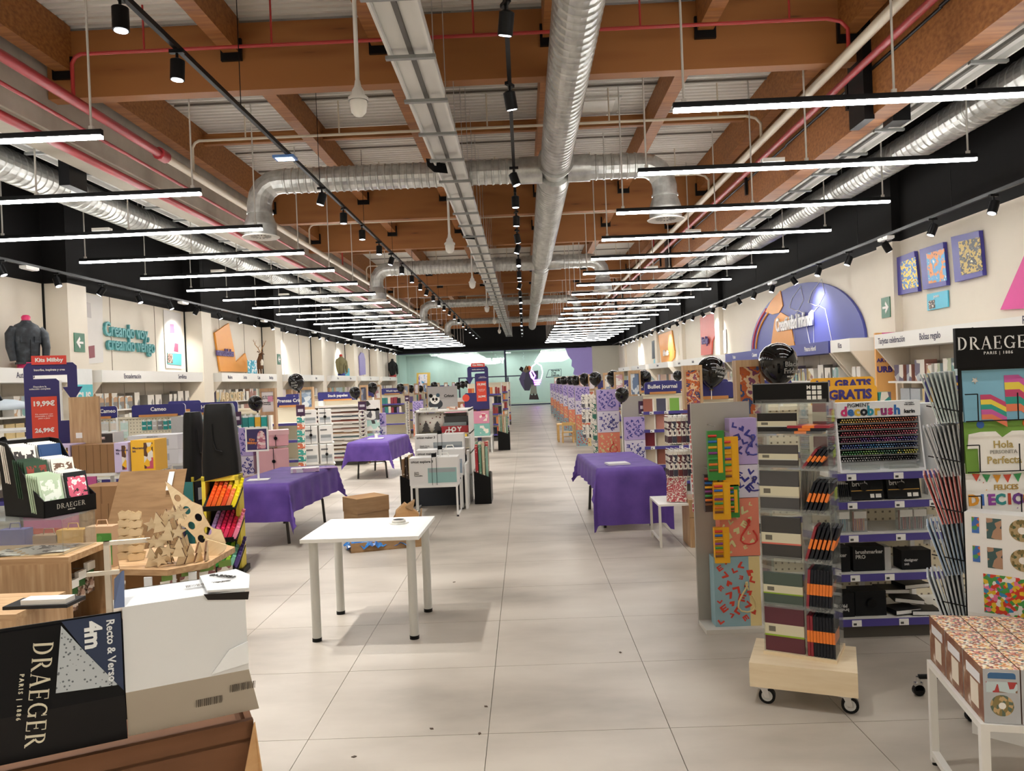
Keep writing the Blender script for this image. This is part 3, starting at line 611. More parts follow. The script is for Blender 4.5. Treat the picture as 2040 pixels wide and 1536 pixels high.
t = thing('info_card', 'bright turquoise info card with a photo under the framed canvases', 'card', (0, 0, 0)); wquad([(1849, 586), (1890, 578), (1891, 611), (1850, 619)], xr, -.02, C('4fc0dc', .4), 'sheet', t); wquad([(1850, 600), (1862, 597), (1863, 613), (1851, 617)], xr-.021, -.003, art(7, ['202020', 'd8cbbd', '604838'], 40), 'photo', t)
p = atx(1872, 592, xr-.026); text('posca', .07, WHITE, t, (xr-.026, p.y+.1, p.z+.03), -PI/2)
t = thing('wall_graphic', 'hot pink slanted panel beside the gold graffiti canvas', 'wall graphic', (0, 0, 0)); wquad([(2075, 440), (2120, 430), (2130, 610), (1997, 617)], xr, -.03, C('e2459b', .5), 'panel', t)
# blue dome
t = thing('wall_graphic', 'big blue half-round panel with orange candles and white lettering', 'wall graphic', (0, 0, 0))
a, c = atx(1500, 704, xr), atx(1728, 668, xr); yc, ry = (a.y+c.y)/2, abs(a.y-c.y)/2; zt = atx(1618, 557, xr).z; zb = ZF1
B().ext([(xr, yc+ry*math.cos(PI*k/28), zb+(zt-zb)*math.sin(PI*k/28)) for k in range(29)], (-.05, 0, 0), C('474d9e', .5, vary=.04)).build('panel', t)
B().ext([(xr-.051, yc+y*ry, zb+z*(zt-zb)) for y, z in ((.52, 0), (.4, .52), (.27, .62), (.1, .5), (.02, 0))], (-.02, 0, 0), ORANGE).build('candle_body', t)
B().ext([(xr-.051, yc+y*ry, zb+z*(zt-zb)) for y, z in ((.44, .62), (.6, .7), (.46, .86), (.26, .99), (.22, .72), (.3, .62))], (-.02, 0, 0), ORANGE).build('candle_flame', t)
for k, (mt, d) in enumerate(((C('d8586a', .5), .94), (ORANGE, .86))):
    B().tube([(xr-.055, yc+ry*d*math.cos(q), zb+(zt-zb)*d*math.sin(q)) for q in [j*.07 for j in range(1, 14)]], .035, mt, 6).build('arc_stripe', t)
for y0_ in (-.02, -.36):
    b = B(); mk = lambda L: [(xr-.056, yc+y*ry, zb+z*(zt-zb)) for y, z in L]
    b.tube(mk([(y0_+.06, 0), (y0_+.04, .5), (y0_-.05, .57), (y0_-.14, .5), (y0_-.22, 0)]), .008, WHITE, 4); b.tube(mk([(y0_, .58), (y0_+.12, .66), (y0_+.06, .8), (y0_-.1, .95), (y0_-.14, .72), (y0_-.04, .58), (y0_, .58)]), .008, WHITE, 4); b.build('candle_outline', t)
text('Creatividad infantil', .46, WHITE, t, (xr-.09, yc+.05, zb+(zt-zb)*.4), -PI/2, bold=.03, sx=.72, ex=.02)
for lb, pts, mt, wd in (('coral cut-out panel shaped like a brush with a short word', [(1397, 633), (1426, 622), (1427, 668), (1421, 680), (1420, 706), (1399, 708), (1399, 690)], C('dc6a5e', .5), 'Bricolaje'), ('orange comb-like cut-out panel with a white word', [(1313, 668), (1340, 658), (1346, 700), (1345, 712), (1338, 722), (1320, 723)], ORANGE, 'Bellas artes')):
    t = thing('wall_graphic', lb, 'wall graphic', (0, 0, 0)); wquad(pts, xr, -.05, mt, 'panel', t); cxp = sum(q[0] for q in pts)/len(pts); cyp = sum(q[1] for q in pts)/len(pts)
    p = atx(cxp-3, cyp+6, xr); text(wd, .36, C('5d4a86', .5) if wd == 'Bricolaje' else WHITE, t, (xr-.1, p.y, p.z), -PI/2, bold=.03, sx=.75, ex=.02)
for lb, pts, mt in (('yellow poster with a dark figure on the right wall', [(1353, 663), (1362, 660), (1362, 706), (1354, 708)], art(4, ['e8d84a', 'e8d84a', '3a5a44', 'e8d84a'], 6)), ('dark teal poster far along the right wall', [(1299, 680), (1304, 678), (1306, 714), (1300, 715)], C('20323a', .5)), ('light blue card below the dark teal poster', [(1303, 716), (1309, 715), (1309, 730), (1303, 731)], C('8fd0de', .5)), ('thin cream strip sign with a picture beside the coral panel', [(1441, 658), (1447, 656), (1448, 703), (1442, 705)], PAPER)):
    t = thing('wall_poster', lb, 'poster', (0, 0, 0)); wquad(pts, xr, -.02, mt, 'sheet', t); wquad([(x*.9+.1*pts[0][0]+.0, y*.9+.1*pts[2][1]) for x, y in pts], xr-.021, -.003, mt, 'print', t)
# painted column panel ARTE URBANO
t = thing('pilaster_banner', 'peach banner with dripping pink paint and bold purple words', 'banner', (0, 0, 0))
yA = PYR[1]-.06; xA = XR-.3
B().box(xA-.22, yA, .3, xA+.1, yA+.05, 2.32, C('f0b56c', .5)).build('sheet', t)
B().xz([(xA-.1, 2.32), (xA+.12, 2.32), (xA+.12, 2.0), (xA+.06, 1.95), (xA+.03, 2.02), (xA-.02, 1.98), (xA-.08, 2.06), (xA-.13, 2.18)], yA-.004, yA, C('ec5fa6', .5)).build('paint_drip', t)
text('ARTE', .09, C('4a3a86', .5), t, (xA-.1, yA-.006, 1.84), 0, bold=.04); text('URB', .14, C('4a3a86', .5), t, (xA-.08, yA-.006, 1.68), 0, bold=.05)
# ================================================================ end wall and mint room behind glass
MINT = C('e6f1ee', .6, vary=.03, scale=.5)
FRAME = C('20264a', .4, vary=.05)
struct(B().box(XL-.2, YE, HW, XR+.2, YE+.2, HC, BLACKW).build('wall_end_upper'))
struct(B().box(4.75, YE, 0, XR+.2, YE+.2, HW, C('b9b4a6', .7, vary=.03)).build('wall_end'))
lil = [(3.8, 0), (3.8, .9), (3.55, 1.1), (3.75, 1.35), (3.5, 1.6), (3.62, 1.85), (3.4, 2.05), (3.5, 2.4), (3.3, 2.6), (3.35, 3.0), (3.1, 3.3), (2.9, HW), (4.75, HW), (4.75, 0)]
o = B().xz(lil, YE, YE+.2, C('9b8cd0', .6, vary=.03)).build('trim_1'); struct(o)
YR = YE+6
struct(B().box(XL-.2, YR, -.02, 5, YR+.2, 4.2, MINT).build('wall_room_back')); struct(B().box(4.8, YE+.2, -.02, 5, YR, 4.2, MINT).build('wall_room_right')); struct(B().box(XL-.4, YE, -.02, XL-.2, YR, 4.2, MINT).build('wall_room_left'))
struct(B().box(XL-.2, YE+.2, 3.95, 5, YR, 4.15, C('d2e0da', .7)).build('ceiling_room')); struct(B().box(XL-.2, YE, -.012, 5, YR, 0, TILEM).build('floor_room'))
win = struct(B().box(XL, YE+.05, .0, -1.35, YE+.07, HW, glassy('shop_glass', 'f2faf7', .01, .03)).build('window_1'))
win2 = struct(B().box(-1.25, YE+.05, .0, 4.2, YE+.07, HW, glassy('shop_glass', 'f2faf7', .01, .03)).build('window_2'))
for nm, x0, x1, z0, z1 in (('mullion', -1.36, -1.22, 0, HW), ('top_rail', XL, 4.75, HW-.06, HW), ('door_jamb', -1.2, -1.1, 0, 2.0), ('door_sill', -1.2, 3.0, 0, .08), ('door_head', -4.6, -.2, 2.02, 2.1), ('door_jamb', -4.6, -4.5, 0, 2.1)):
    B().box(x0, YE+.0, z0, x1, YE+.1, z1, FRAME).build(nm, win2)
RG = C('f6fffb', .5, vary=0, emit=55)
for i, x in enumerate((-6.8, -4.2, -1.2, 1.5, 3.6)):
    t = thing('room_lamp', 'round white ceiling lamp glowing in the mint green room', 'lamp', (x, YR-1.2, 3.95), 0, 'lamps in the mint room')
    B().lathe([(.26, 0), (.26, -.06), (.22, -.09)], WHITE, 20).build('rim', t); B().lathe([(.23, -.075), (.15, -.1), (0, -.11)], RG, 20).build('glowing_cover', t)
t = thing('reflected_sign', 'glowing white word standing in for a sign reflected in the end glass', 'sign', (-2.2, YE+2, 3.2)); text('MILBBY', .5, C('ffffff', .5, vary=0, emit=5), t, (0, 0, 0), bold=.05, ex=.03); B().box(-.9, .02, .1, .9, .05, .14, WHITE).build('rail', t); B().cyl((0, .03, .1), (0, .03, .76), .01, WIRE, n=5).build('stem', t)  # solid stand-in for a glowing sign mirrored in the end glass
# lightbulb collage on the glass
t = thing('collage_figure', 'dark collage figure holding a pink neon light bulb on the end glass', 'artwork', (0, 0, 0)); Yc = YE-.08
P = lambda px, py: aty(px, py, Yc)
def flat(pts, mat, name, th=.06): return B().ext([P(*q) for q in pts], (0, th, 0), mat).build(name, t)
flat([(1040, 742), (1048, 728), (1058, 734), (1062, 740), (1072, 738), (1072, 752), (1066, 768), (1058, 770), (1055, 778), (1045, 778), (1038, 766), (1034, 755)], art(6, ['2a2740', '4a3f6a', '20202a', '6a5a3a', '35304e'], 1.6), 'body')
flat([(1034, 736), (1038, 730), (1043, 733), (1041, 742)], BLK, 'window_shape'); flat([(1049, 732), (1054, 728), (1059, 732), (1056, 738), (1050, 737)], C('e0703a', .5), 'flower_shape')
flat([(1058, 766), (1068, 766), (1070, 785), (1056, 785)], C('8f9484', .7), 'stem_shape'); flat([(1054, 796), (1056, 783), (1060, 788), (1063, 782), (1066, 788), (1070, 783), (1074, 796)], C('3a3030', .7), 'flame_shape')
NEON = C('c86bff', .4, vary=0, emit=7)
b = B(); b.tube([P(*q) for q in ((1056, 742), (1059, 752), (1063, 756), (1066, 748), (1060, 738))], .05, NEON, 6); b.tube([P(*q) for q in ((1063, 758), (1078, 757))], .05, NEON, 6); b.tube([P(*q) for q in ((1064, 762), (1077, 761))], .05, NEON, 6); b.tube([P(*q) for q in ((1065, 766), (1075, 765))], .05, NEON, 6); b.build('neon_tube', t)
B().tube([P(*q) for q in ((1063, 755), (1057, 742), (1060, 730), (1069, 723), (1078, 729), (1081, 742), (1078, 755))], .035, C('efd2ff', .4, vary=0, emit=3), 6).build('neon_outline', t)
t = thing('wall_lettering', 'speech bubble outline with three black words on the end glass', 'lettering', (0, 0, 0))
B().tube([aty(*q, YE-.02) for q in ((1088, 752), (1093, 737), (1118, 735), (1118, 749), (1098, 751), (1088, 752))], .025, FRAME, 4).build('bubble_outline', t); p = aty(1098, 743, YE-.02); text('Aprende\nCrea\nDisfruta', .17, BLK, t, p, align='LEFT', bold=.04)
t = thing('wall_poster', 'yellow poster with a violet drawing in front of the end glass', 'poster', (0, 0, 0)); P2 = [aty(*q, YE-1.6) for q in ((830, 778), (830, 743), (857, 742), (857, 777))]; B().ext(P2, (0, .04, 0), C('e6c25a', .5)).build('sheet', t)
B().ext([aty(*q, YE-1.62) for q in ((834, 776), (834, 746), (851, 745), (851, 775))], (0, .01, 0), art(8, ['f4f0f4', '7a5fb4', 'f4f0f4', '4aa3d4', 'f4f0f4'], 3, 'noise')).build('print', t)
B().box(P2[0].x+.3, YE-1.6, 0, P2[0].x+.36, YE-1.56, P2[0].z+.1, FRAME).build('stand', t)
t = thing('side_chair', 'tan shell chair behind the end glass', 'chair', (3.9, YE+1, 0), .3)
B().box(-.22, -.22, .43, .22, .22, .46, C('b98a4e', .5)).build('seat', t); B().grid(lambda u, v: ((u-.5)*.44, .2+.06*v-.05*math.cos((u-.5)*PI), .5+.35*v), 8, 4, C('b98a4e', .5)).build('backrest', t)
for x in (-.2, .2):
    for y in (-.2, .2): B().cyl((x, y, 0), (x*.9, y*.9, .44), .012, C('9aa8a8', .3, .8), n=6).build('leg', t)
# ================================================================ gondolas, posts, balloons
def put(me, name, label, cat, group, loc, rot=(0, 0, 0)): return tag(inst(me, name, None, loc, rot), label, cat, group)
SM = {}
def cached(k, fn):
    if k not in SM: SM[k] = fn()
    return SM[k]
CREAM = C('e9dfc6', .6, vary=.02); PEG = C('8d8270', .8, vary=0)
def pegboard(b, x0, x1, y, z0, z1, step=.05):
    b.box(x0, y, z0, x1, y+.02, z1, CREAM)
    x = x0+step/2
    while x < x1:
        z = z0+step/2
        while z < z1:
            b.add([(x-.007, y-.0015, z-.007), (x+.007, y-.0015, z-.007), (x+.007, y-.0015, z+.007), (x-.007, y-.0015, z+.007)], [(0, 1, 2, 3)], PEG); z += step
        x += step
    return b
def rsign(w, h, mat, th=.02, r=.04, rim=None):
    pts = [(-w/2, 0), (w/2, 0)]+[(w/2-r+r*math.cos(a), h-r+r*math.sin(a)) for a in (0, .5, 1.07, 1.57)]+[(-w/2+r-r*math.sin(a), h-r+r*math.cos(a)) for a in (0, .5, 1.07, 1.57)]
    return B().xz(pts, 0, th, mat, rim or WHITE)
TAGM = None
def price_tag(): return cached('tag', lambda: B().box(-.03, -.004, -.02, .03, 0, .02, C('f4f4f2', .5)).box(-.022, -.005, -.012, -.002, -.004, .002, C('444444', .6)).mesh('price_tag'))
def gondola(x0, x1, yf, label, shelves, signs=(), top=1.44, depth=.42, peg=False, edge=None, tags=True, posth=None):
    t = thing('gondola', label, 'shelving', (0, 0, 0)); yb = yf+depth
    edge = edge or PURPD
    B().box(x0, yf+.02, 0, x1, yb+.02, .11, C('4a4640', .6)).build('plinth', t)
    bb = B()
    if peg: pegboard(bb, x0, x1, yb, .1, top)
    else: bb.box(x0, yb, .1, x1, yb+.03, top, CREAM)
    bb.build('back_panel', t)
    for x in (x0, (x0+x1)/2, x1): B().box(x-.015, yb-.03, 0, x+.015, yb+.05, top, WHITE).build('upright', t)
    B().box(x0, yb-.02, top-.03, x1, yb+.05, top, CREAM).build('top_rail', t)
    n = 1
    for z in shelves:
        s = B().box(x0, yf, z-.025, x1, yb, z, WHITE).build('shelf', t)
        B().box(x0, yf-.012, z-.04, x1, yf, z+.005, edge).build('shelf_edge', s)
        if tags:
            x = x0+.12
            while x < x1-.05: inst(price_tag(), 'price_tag', s, (x, yf-.012, z-.018)); x += R.choice((.22, .3, .42))
    for xs, w, txt in signs:
        o = rsign(w, .19, NAVY).build('header_sign', t, (xs, yb-.02, top-.01))
        if txt: text(txt, .085, WHITE, o, (0, -.003, .115), sx=1.0, bold=.02)
        B().box(-w*.36, -.025, 0, w*.36, 0, .035, C('c98a4c', .5)).build('sign_batten', o)
    return t
NB = [0]
def fill_shelf(x0, x1, y, z, hmax, group, label, cols, wr=(.06, .14), depth=.2, cat='box', name='craft_carton', gap=.012, prob=.95, tall=.9):
    x = x0+.03; i = R.randrange(50)
    while x < x1-.05:
        w = R.uniform(*wr); h = hmax*R.uniform(tall*.8, tall); c = cols[i % len(cols)]
        k = ('bg', round(w, 2), round(h, 2), depth, c)
        me = cached(k, lambda: B().box(-w/2, -depth/2, 0, w/2, depth/2, h, C(c, .5, vary=.1, scale=10), front=art(len(c)+i % 3, [c, c, 'efeae0', PK[i % 14]], 9)).mesh(name))
        if R.random() < prob and x+w < x1:
            if y > 19: FAR.box(x, y-depth/2, z, x+w, y+depth/2, z+h, C(c, .5, vary=.1, scale=10))
            else: put(me, name, label, cat, group, (x+w/2, y, z))
        x += w+gap; i += R.choice((0, 1, 1, 2))
def hang_row(x0, x1, y, z, w, h, n, group, label, cols, deep=2, name='hanging_pack'):
    for k in range(n):
        x = x0+(x1-x0)*(k+.5)/n; c = cols[k % len(cols)]
        me = cached(('hp', round(w, 3), round(h, 3), c, deep), lambda: B().box(-w/2, 0, -h, w/2, .008, 0, C(c, .3, vary=.15, scale=20)).box(-w*.4, -.001, -h*.62, w*.4, 0, -h*.5, C('e9ecea', .4)).box(-w*.4, -.001, -h*.9, w*.4, 0, -h*.74, C(c, .25, vary=.3, scale=30)).box(-w/2, -.001, -h*.1, w/2, .0, 0, C('dfe6e4', .4)).box(-w*.12, -.004, -.02, w*.12, .0, .02, C('f6f6f4', .3)).mesh(name))
        for d in range(deep): put(me, name, label, 'pack', group, (x+R.uniform(-.004, .004), y-.03*d, z-R.uniform(0, .008)))
PIC = [['c8622c', 'e8d8c8', 'e0954a', '5a6a9a', 'd8703a', '8a4a6a', 'e8c8a0', 'c8622c', '3a4a7a', 'e0954a', 'a83a3a', 'e8d8c8', '8a4a6a', 'c8622c'], ['9fb4cc', 'e6edf2', '6f86a8', 'c8d4e0'], ['e9e4e0', 'd7a9b4', 'f6f4f0', '7a6a8a'], ['c8c0b4', '8f9ab0', 'e8e0d4', '5a5a6a'], ['d4b8c8', 'f0e8ec', 'a89ab8']]
def post(x, y, top, w, label, pic, fh=.42, thick=.1, words=None):
    t = thing('picture_post', label, 'display post', (x, y, 0))
    B().box(w/2-.035, 0, 0, w/2, thick, top-fh, OAK).build('post', t)
    b = B()
    b.box(-w/2, 0, top-fh, -w/2+.025, thick, top, OAK).box(w/2-.025, 0, top-fh, w/2, thick, top, OAK).box(-w/2+.025, 0, top-.05, w/2-.025, thick, top, OAK).box(-w/2+.025, 0, top-fh, w/2-.025, thick, top-fh+.05, OAK).box(-w/2+.025, thick-.02, top-fh, w/2-.025, thick, top, OAK); b.build('frame', t)
    B().box(-w/2+.025, .02, top-fh+.05, w/2-.025, .03, top-.05, pic).build('picture', t)
    if words: text(words, .028, C('2a2a2a'), t, (-w/2+.035, .018, top-.14), align='LEFT', bold=.03)
    return t
BALM = C('0c0b0b', .08, vary=0)
bal_body = B().lathe([(0, .165), (.05, .158), (.1, .13), (.135, .085), (.15, .02), (.145, -.045), (.12, -.1), (.08, -.145), (.04, -.173), (.012, -.188)], BALM, 32).mesh('balloon_skin')
bal_knot = B().lathe([(.012, -.185), (.026, -.21), (0, -.205)], BALM, 10).mesh('knot')
def balloon(x, y, z, r, label, group, rot=(0, 0, 0), words=False, color=None, stem=.25):
    t = thing('balloon', label, 'balloon', (x, y, z), 0, group); t.rotation_euler = rot; s = r/.15; t.scale = (s, s, s)
    inst(bal_body, 'balloon_skin', t); inst(bal_knot, 'knot', t)
    d = max(.06, z-.2*s-1.44); v = Matrix.Rotation(-rot[1], 3, 'Y') @ (Matrix.Rotation(-rot[0], 3, 'X') @ Vector((0, 0, -d/s)))
    B().cyl((0, 0, -.2), (v.x, v.y, -.2+v.z), .004, WHITE, n=5).build('stick', t)
    if words:
        text('Black\nFriday', .055, C('8a8884', .4), t, (.03, -.152, -.03), bold=.02); text('MILBBY', .02, C('c8c6c0', .4), t, (.03, -.137, -.1))
    return t
LB = C('8f8bc0', .5, vary=.03)
def gbag_mat(c, c2, seed, sc=14): return C(c, .5, vary=.03)
GLY = [[(0, 0), (3, 0), (3, 1), (1, 1), (1, 3), (0, 3)], [(0, 0), (3, 0), (3, .8), (1, .8), (1, 1.2), (2.6, 1.2), (2.6, 1.9), (1, 1.9), (1, 2.3), (3, 2.3), (3, 3), (0, 3)], [(1, 0), (2, 0), (3, 2.2), (3, 3), (0, 3), (0, 2.2), (1.7, 2.2)], [(0, 2), (1.5, 0), (3, 2), (2.3, 3), (1.5, 2.2), (.7, 3)]]
def glyphs(w, h, col, seed, size=.013, y=-.0608):
    r = random.Random(seed); b = B(); n = int(w*h*170); mt = C(col, .5, vary=0)
    for k in range(n):
        a, s_ = r.uniform(-1, 1)+(PI if r.random() < .4 else 0), size*r.uniform(.6, 1.3); cx_, cz_ = -w/2+.03+(w-.06)*((k*.618+.1*r.random()) % 1), .03+(h-.06)*(k+.5)/n
        g_ = GLY[k % 4]; pts = [(cx_+s_*((x-1.5)*math.cos(a)-(z-1.5)*math.sin(a)), cz_+s_*((x-1.5)*math.sin(a)+(z-1.5)*math.cos(a))) for x, z in g_]
        pts = [(min(w/2, max(-w/2, x)), min(h, max(0, z))) for x, z in pts]
        b.add([(x, y-.0004-.00002*k, z) for x, z in pts], [list(range(len(pts)))], mt)
    return b
BAGS = [('lilac gift bag printed with dark blue marks', gbag_mat('b3a0d2', '3a3a8a', 1), '4a4aa0'), ('white gift bag printed with dark blue marks', gbag_mat('d9d2e2', '34348a', 2), '34348a'), ('coral gift bag with pale green blots and red ribbon', gbag_mat('e2856c', 'd9cf96', 3), 'd0382e'), ('pale blue gift bag with red letter shapes', gbag_mat('8fb0ba', 'd04030', 4), 'e4cf94')]
def bag_mesh(i, w, h, d):
    return cached(('bag', i, round(w, 2), round(h, 2)), lambda: B().box(-w/2, -d/2, 0, w/2, d/2, h, BAGS[i][1], side=BAGS[i][1]).mesh('paper_bag'))
def bag_column(x, y, w, hs, z0, where, order=(3, 2, 1, 0), panel=True, var=None):
    z = z0; w0, x0 = w, x
    if panel:
        t = thing('bag_stand', 'grey sheet-metal panel stand holding gift bags %s' % where, 'display stand', (x, y, 0))
        pl = w*.75 if y < 6 else w*.52
        B().box(-pl, .1, 0, w*.55, .13, sum(hs)+z0+(.12 if y < 6 else .02), C('a8a39a', .6, vary=.04)).build('panel', t); B().box(-pl, -.12, 0, w*.55, .1, z0, C('cfcac2', .5)).build('foot', t)
    for n_, (i, h) in enumerate(zip(order, hs)):
        if var: w, x = w0*var[n_][0], x0+var[n_][1]
        t = thing('gift_bag', BAGS[i][0]+' '+where, 'gift bag', (x, y, z))
        inst(bag_mesh(i, w, h, .12), 'paper_bag', t); stuff(inst(cached(('gly', i, round(w, 2), round(h, 2)), lambda: glyphs(w, h, ('35358c', '30308a', 'd9d29a', 'd2402e')[i], i+3).mesh('letter_print')), 'letter_print', t))
        B().box(w*.26, -.0606, 0, w*.5, -.06, h, C(('e4cf94', 'e2856c', 'd9d2e2', 'b3a0d2')[(3-i)], .5)).build('side_stripe', t)
        B().tube([(.06+w*.13*math.cos(q)-.03*math.sin(2*q), -.066-.005*math.sin(q), h*.42+h*.22*math.sin(q)) for q in [.5+k*.42 for k in range(15)]], .006, C(BAGS[i][2], .5), 6).build('handle', t)
        z += h+.004
def clip_strip(x, y, top, n, w, h, label, cols, head=True, kind='pack'):
    t = thing('clip_strip', label, 'clip strip', (x, y, top))
    B().box(-.012, 0, -n*h, .012, .004, 0, C('3c1f46', .5)).build('strip', t)
    if head:
        o = B().box(-w/2-.01, -.004, -.13, w/2+.01, 0, .06, C('3c1a40', .5)).build('header_card', t); B().box(-w*.35, -.006, -.06, w*.35, -.004, -.01, C('cfc8d4', .5)).build('print', o)
    for k in range(n):
        c = cols[k % len(cols)]
        if kind == 'ring':
            me = cached(('ring', round(w, 3)), lambda: B().tube([(w*.5*math.cos(a), -.01, w*.5*math.sin(a)) for a in [2*PI*q/14 for q in range(15)]], w*.09, C('d5d0c8', .4), 6).mesh('ring_pack'))
        else: me = cached(('cp', round(w, 3), round(h, 3), c), lambda: B().box(-w/2, -.012, -h*.92, w/2, 0, 0, C('f0ebe2', .4), front=art(4, ['f0ebe2', c, 'f0ebe2', 'f0ebe2'], 20)).box(-w/2, -.013, -h*.9, w/2, -.012, -h*.62, C(c, .45)).mesh('hanging_pack'))
        o = inst(me, 'hanging_pack', t, (R.uniform(-.005, .005), -.006, -.14-k*h-(w*.5 if kind == 'ring' else 0)), (-.12, 0, 0))
def wire_rack(x0, x1, y, z, label, group, n, ph, cols, depth=.3):
    for k in range(n):
        xx = x0+(x1-x0)*(k+.5)/n; me = cached(('hook', depth), lambda: B().cyl((0, 0, 0), (0, -depth, .01), .004, WIRE, n=5).box(-.02, -depth-.003, -.012, .02, -depth, .014, WHITE).mesh('peg_hook'))
        put(me, 'peg_hook', 'chrome peg hook with white tip '+group, 'hook', 'peg hooks '+group, (xx, y, z))
    w = (x1-x0)/n*.86
    for k in range(n):
        xx = x0+(x1-x0)*(k+.5)/n; c = cols[k % len(cols)]
        me = cached(('wp', round(w, 3), round(ph, 2), c), lambda: B().box(-w/2, -.004, -ph, w/2, .004, .0, C('ece6dc', .35), front=art(5, ['efe9df', c, 'efe9df'], 24)).box(-w/2, -.005, -ph*.95, w/2, -.004, -ph*.7, C(c, .4)).mesh('hanging_pack'))
        for d in range(3): put(me, 'hanging_pack', label, 'pack', group, (xx, y-.08-.08*d, z-.01), (0, 0, 0))
# ------------------------------------------------ right-hand rows
# row with the notebooks ("Bullet journal")
gondola(1.75, 3.9, 11.5, 'cream gondola of notebooks under the Bullet journal sign', (.15, .4, .68, .93, 1.2), [(2.12, .56, 'Bullet journal'), (2.85, .56, 'Agendas')], 1.46)
NBK = [('9c5f4e', 'brown'), ('4a4a5c', 'slate'), ('7fb04a', 'green'), ('c98a7c', 'dusty pink'), ('33353f', 'charcoal'), ('7a1f2b', 'wine red'), ('1f3a2c', 'dark green'), ('d8c9b0', 'cream')]
def notebook(c, w, h, th): return cached(('nb', c, w, h, th), lambda: B().box(-w/2, -.006, 0, w/2, .006, h, C(c, .5)).box(w/2, -.005, .005, w/2+th, .03, h-.005, C('efe9dd', .6)).mesh('cover'))
for z, row in ((1.2, (0, 1, 2, 0, 4)), (.93, (7, 3, 4, 3)), (.68, (5, 7, 6, 5)), (.4, (7, 0, 4, 3)), (.15, (3, 1, 7))):
    for k, c in enumerate(row):
        x = 1.84+k*.2
        put(notebook(NBK[c][0], .14 if z > 1 else .17, .19 if z > 1 else .23, .02), 'notebook', NBK[c][1]+' covered notebook standing on the Bullet journal shelves', 'notebook', NBK[c][1]+' notebooks under Bullet journal', (x, 11.62, z), (0, 0, -.3))
RP = [(5.55, .2, 1.83, 0), (7.8, .19, 1.83, 0), (11.9, .18, 1.83, 1), (13.85, .17, 1.83, 2), (15.8, .17, 1.83, 3), (19.5, .17, 1.83, 4), (22.8, .17, 1.83, 2), (25.5, .17, 1.83, 3), (28.3, .17, 1.83, 4), (31.4, .17, 1.83, 2), (34.3, .17, 1.83, 1), (38, .17, 1.83, 3), (42, .17, 1.83, 2)]
ordn = ('orange mural', 'orange and red mural', 'pale craft', 'pink craft', 'grey craft', 'lilac craft')
for i, (y, w, top, c) in enumerate(RP):
    x = (1.62, 1.7)[i] if i < 2 else 1.7
    lb = ('oak display post framing an orange mural behind the acrylic tower', 'oak display post framing a red and orange mural by the pen hooks', 'oak display post with pale picture beside the Bullet journal sign')[i] if i < 3 else 'oak display post with small picture at a far right gondola end'
    t = post(x, y, top, w, lb, art(i, PIC[c], 9 if i < 2 else 8, 'noise'), .44 if i < 2 else .42)
    if i >= 3: t['group'] = 'far right display posts'
for i, y in enumerate((13.7, 15.7, 19.4, 22.7, 25.4, 28.2, 31.3, 34.2, 37.9, 41.9)):
    gondola(1.8, 4.0 if i < 3 else 3.2, y+.3, 'cream gondola row on the right side of the aisle', (.15, .5, .85, 1.15), [(2.2, .6, ('Scrap', 'Lettering', 'Papel', 'Óleo', 'Acuarela')[i] if i < 5 else ''), (2.95, .5, '')], 1.44, tags=False)['group'] = 'far right gondola rows'
    for z in (1.15,) if i > 2 else (.85, 1.15): fill_shelf(1.8, 3.1, y+.45, z, .22, 'boxes on the far right gondolas', 'small coloured craft box on a far right gondola shelf', ['d2785a', '7a6aa8', 'e4c24a', '6aa88a', 'e8e0d4', 'b04a4a', '4a5a8a'], (.08, .16))
    fill_shelf(1.85, 3.0, y+.55, 1.44, .14, 'boxes on top of the far right gondolas', 'small box lying on top of a far right gondola', ['e8e0d4', 'e0a040', 'd2785a', '3a3a48'], (.12, .25), prob=.35)
# balloons right
p = aty(1550, 724, 5.4); balloon(p.x, 5.4, p.z, .132, 'large shiny black balloon with Black Friday print beside the orange mural', None, (.05, 0, .2), True)
p = aty(1417, 740, 8.6); balloon(p.x, 8.6, p.z, .155, 'shiny black balloon tilted beside the red and orange mural', None, (-.3, .2, .25), True)
for i, (px, py, y, r) in enumerate(((1283, 753, 12.2, .115), (1239, 796 if 0 else 786, 11.3, .1), (1222, 752, 14.2, .125), (1186, 754, 16.2, .13), (1165, 755, 19.8, .14), (1148, 758, 23, .14), (1137, 758, 25.7, .14), (1124, 758, 28.5, .15), (1115, 760, 31.6, .15))):
    p = aty(px, py, y); balloon(p.x, y, p.z, r, 'shiny black balloon above the far right gondola ends' if i else 'shiny black balloon left of the Bullet journal sign', 'balloons over the far right gondolas' if i else None, (.1, .1*(i % 3), 0))
p = aty(1350, 748, 20); balloon(p.x, 20, p.z, .12, 'purple balloon behind the Bullet journal gondola', None); 
# gift bag columns on the right
bag_column(1.38, 5.27, .31, (.47, .39, .22, .31), .03, 'beside the acrylic notebook tower', var=((1, 0), (.85, .03), (.62, .08), (.6, .08)))
bag_column(1.62, 11.6, .3, (.38, .34, .34, .3), .06, 'left of the Bullet journal gondola', (2, 1, 0)); bag_column(1.32, 12.4, .34, (.4, .4, .34, .34), .05, 'near the far clip strips')
for i, y in enumerate((19.2, 22.4, 25.2, 28, 31, 34, 37.6)):
    bag_column(1.42, y, .36, (.4, .38, .34, .34), .05, 'at the far right gondola ends')
for o in list(COL.objects):
    if o.name.startswith(('gift_bag', 'bag_stand')) and 'far right gondola ends' in o.get('label', ''): o['group'] = o['label'].split(' at the')[0]+'s far right'
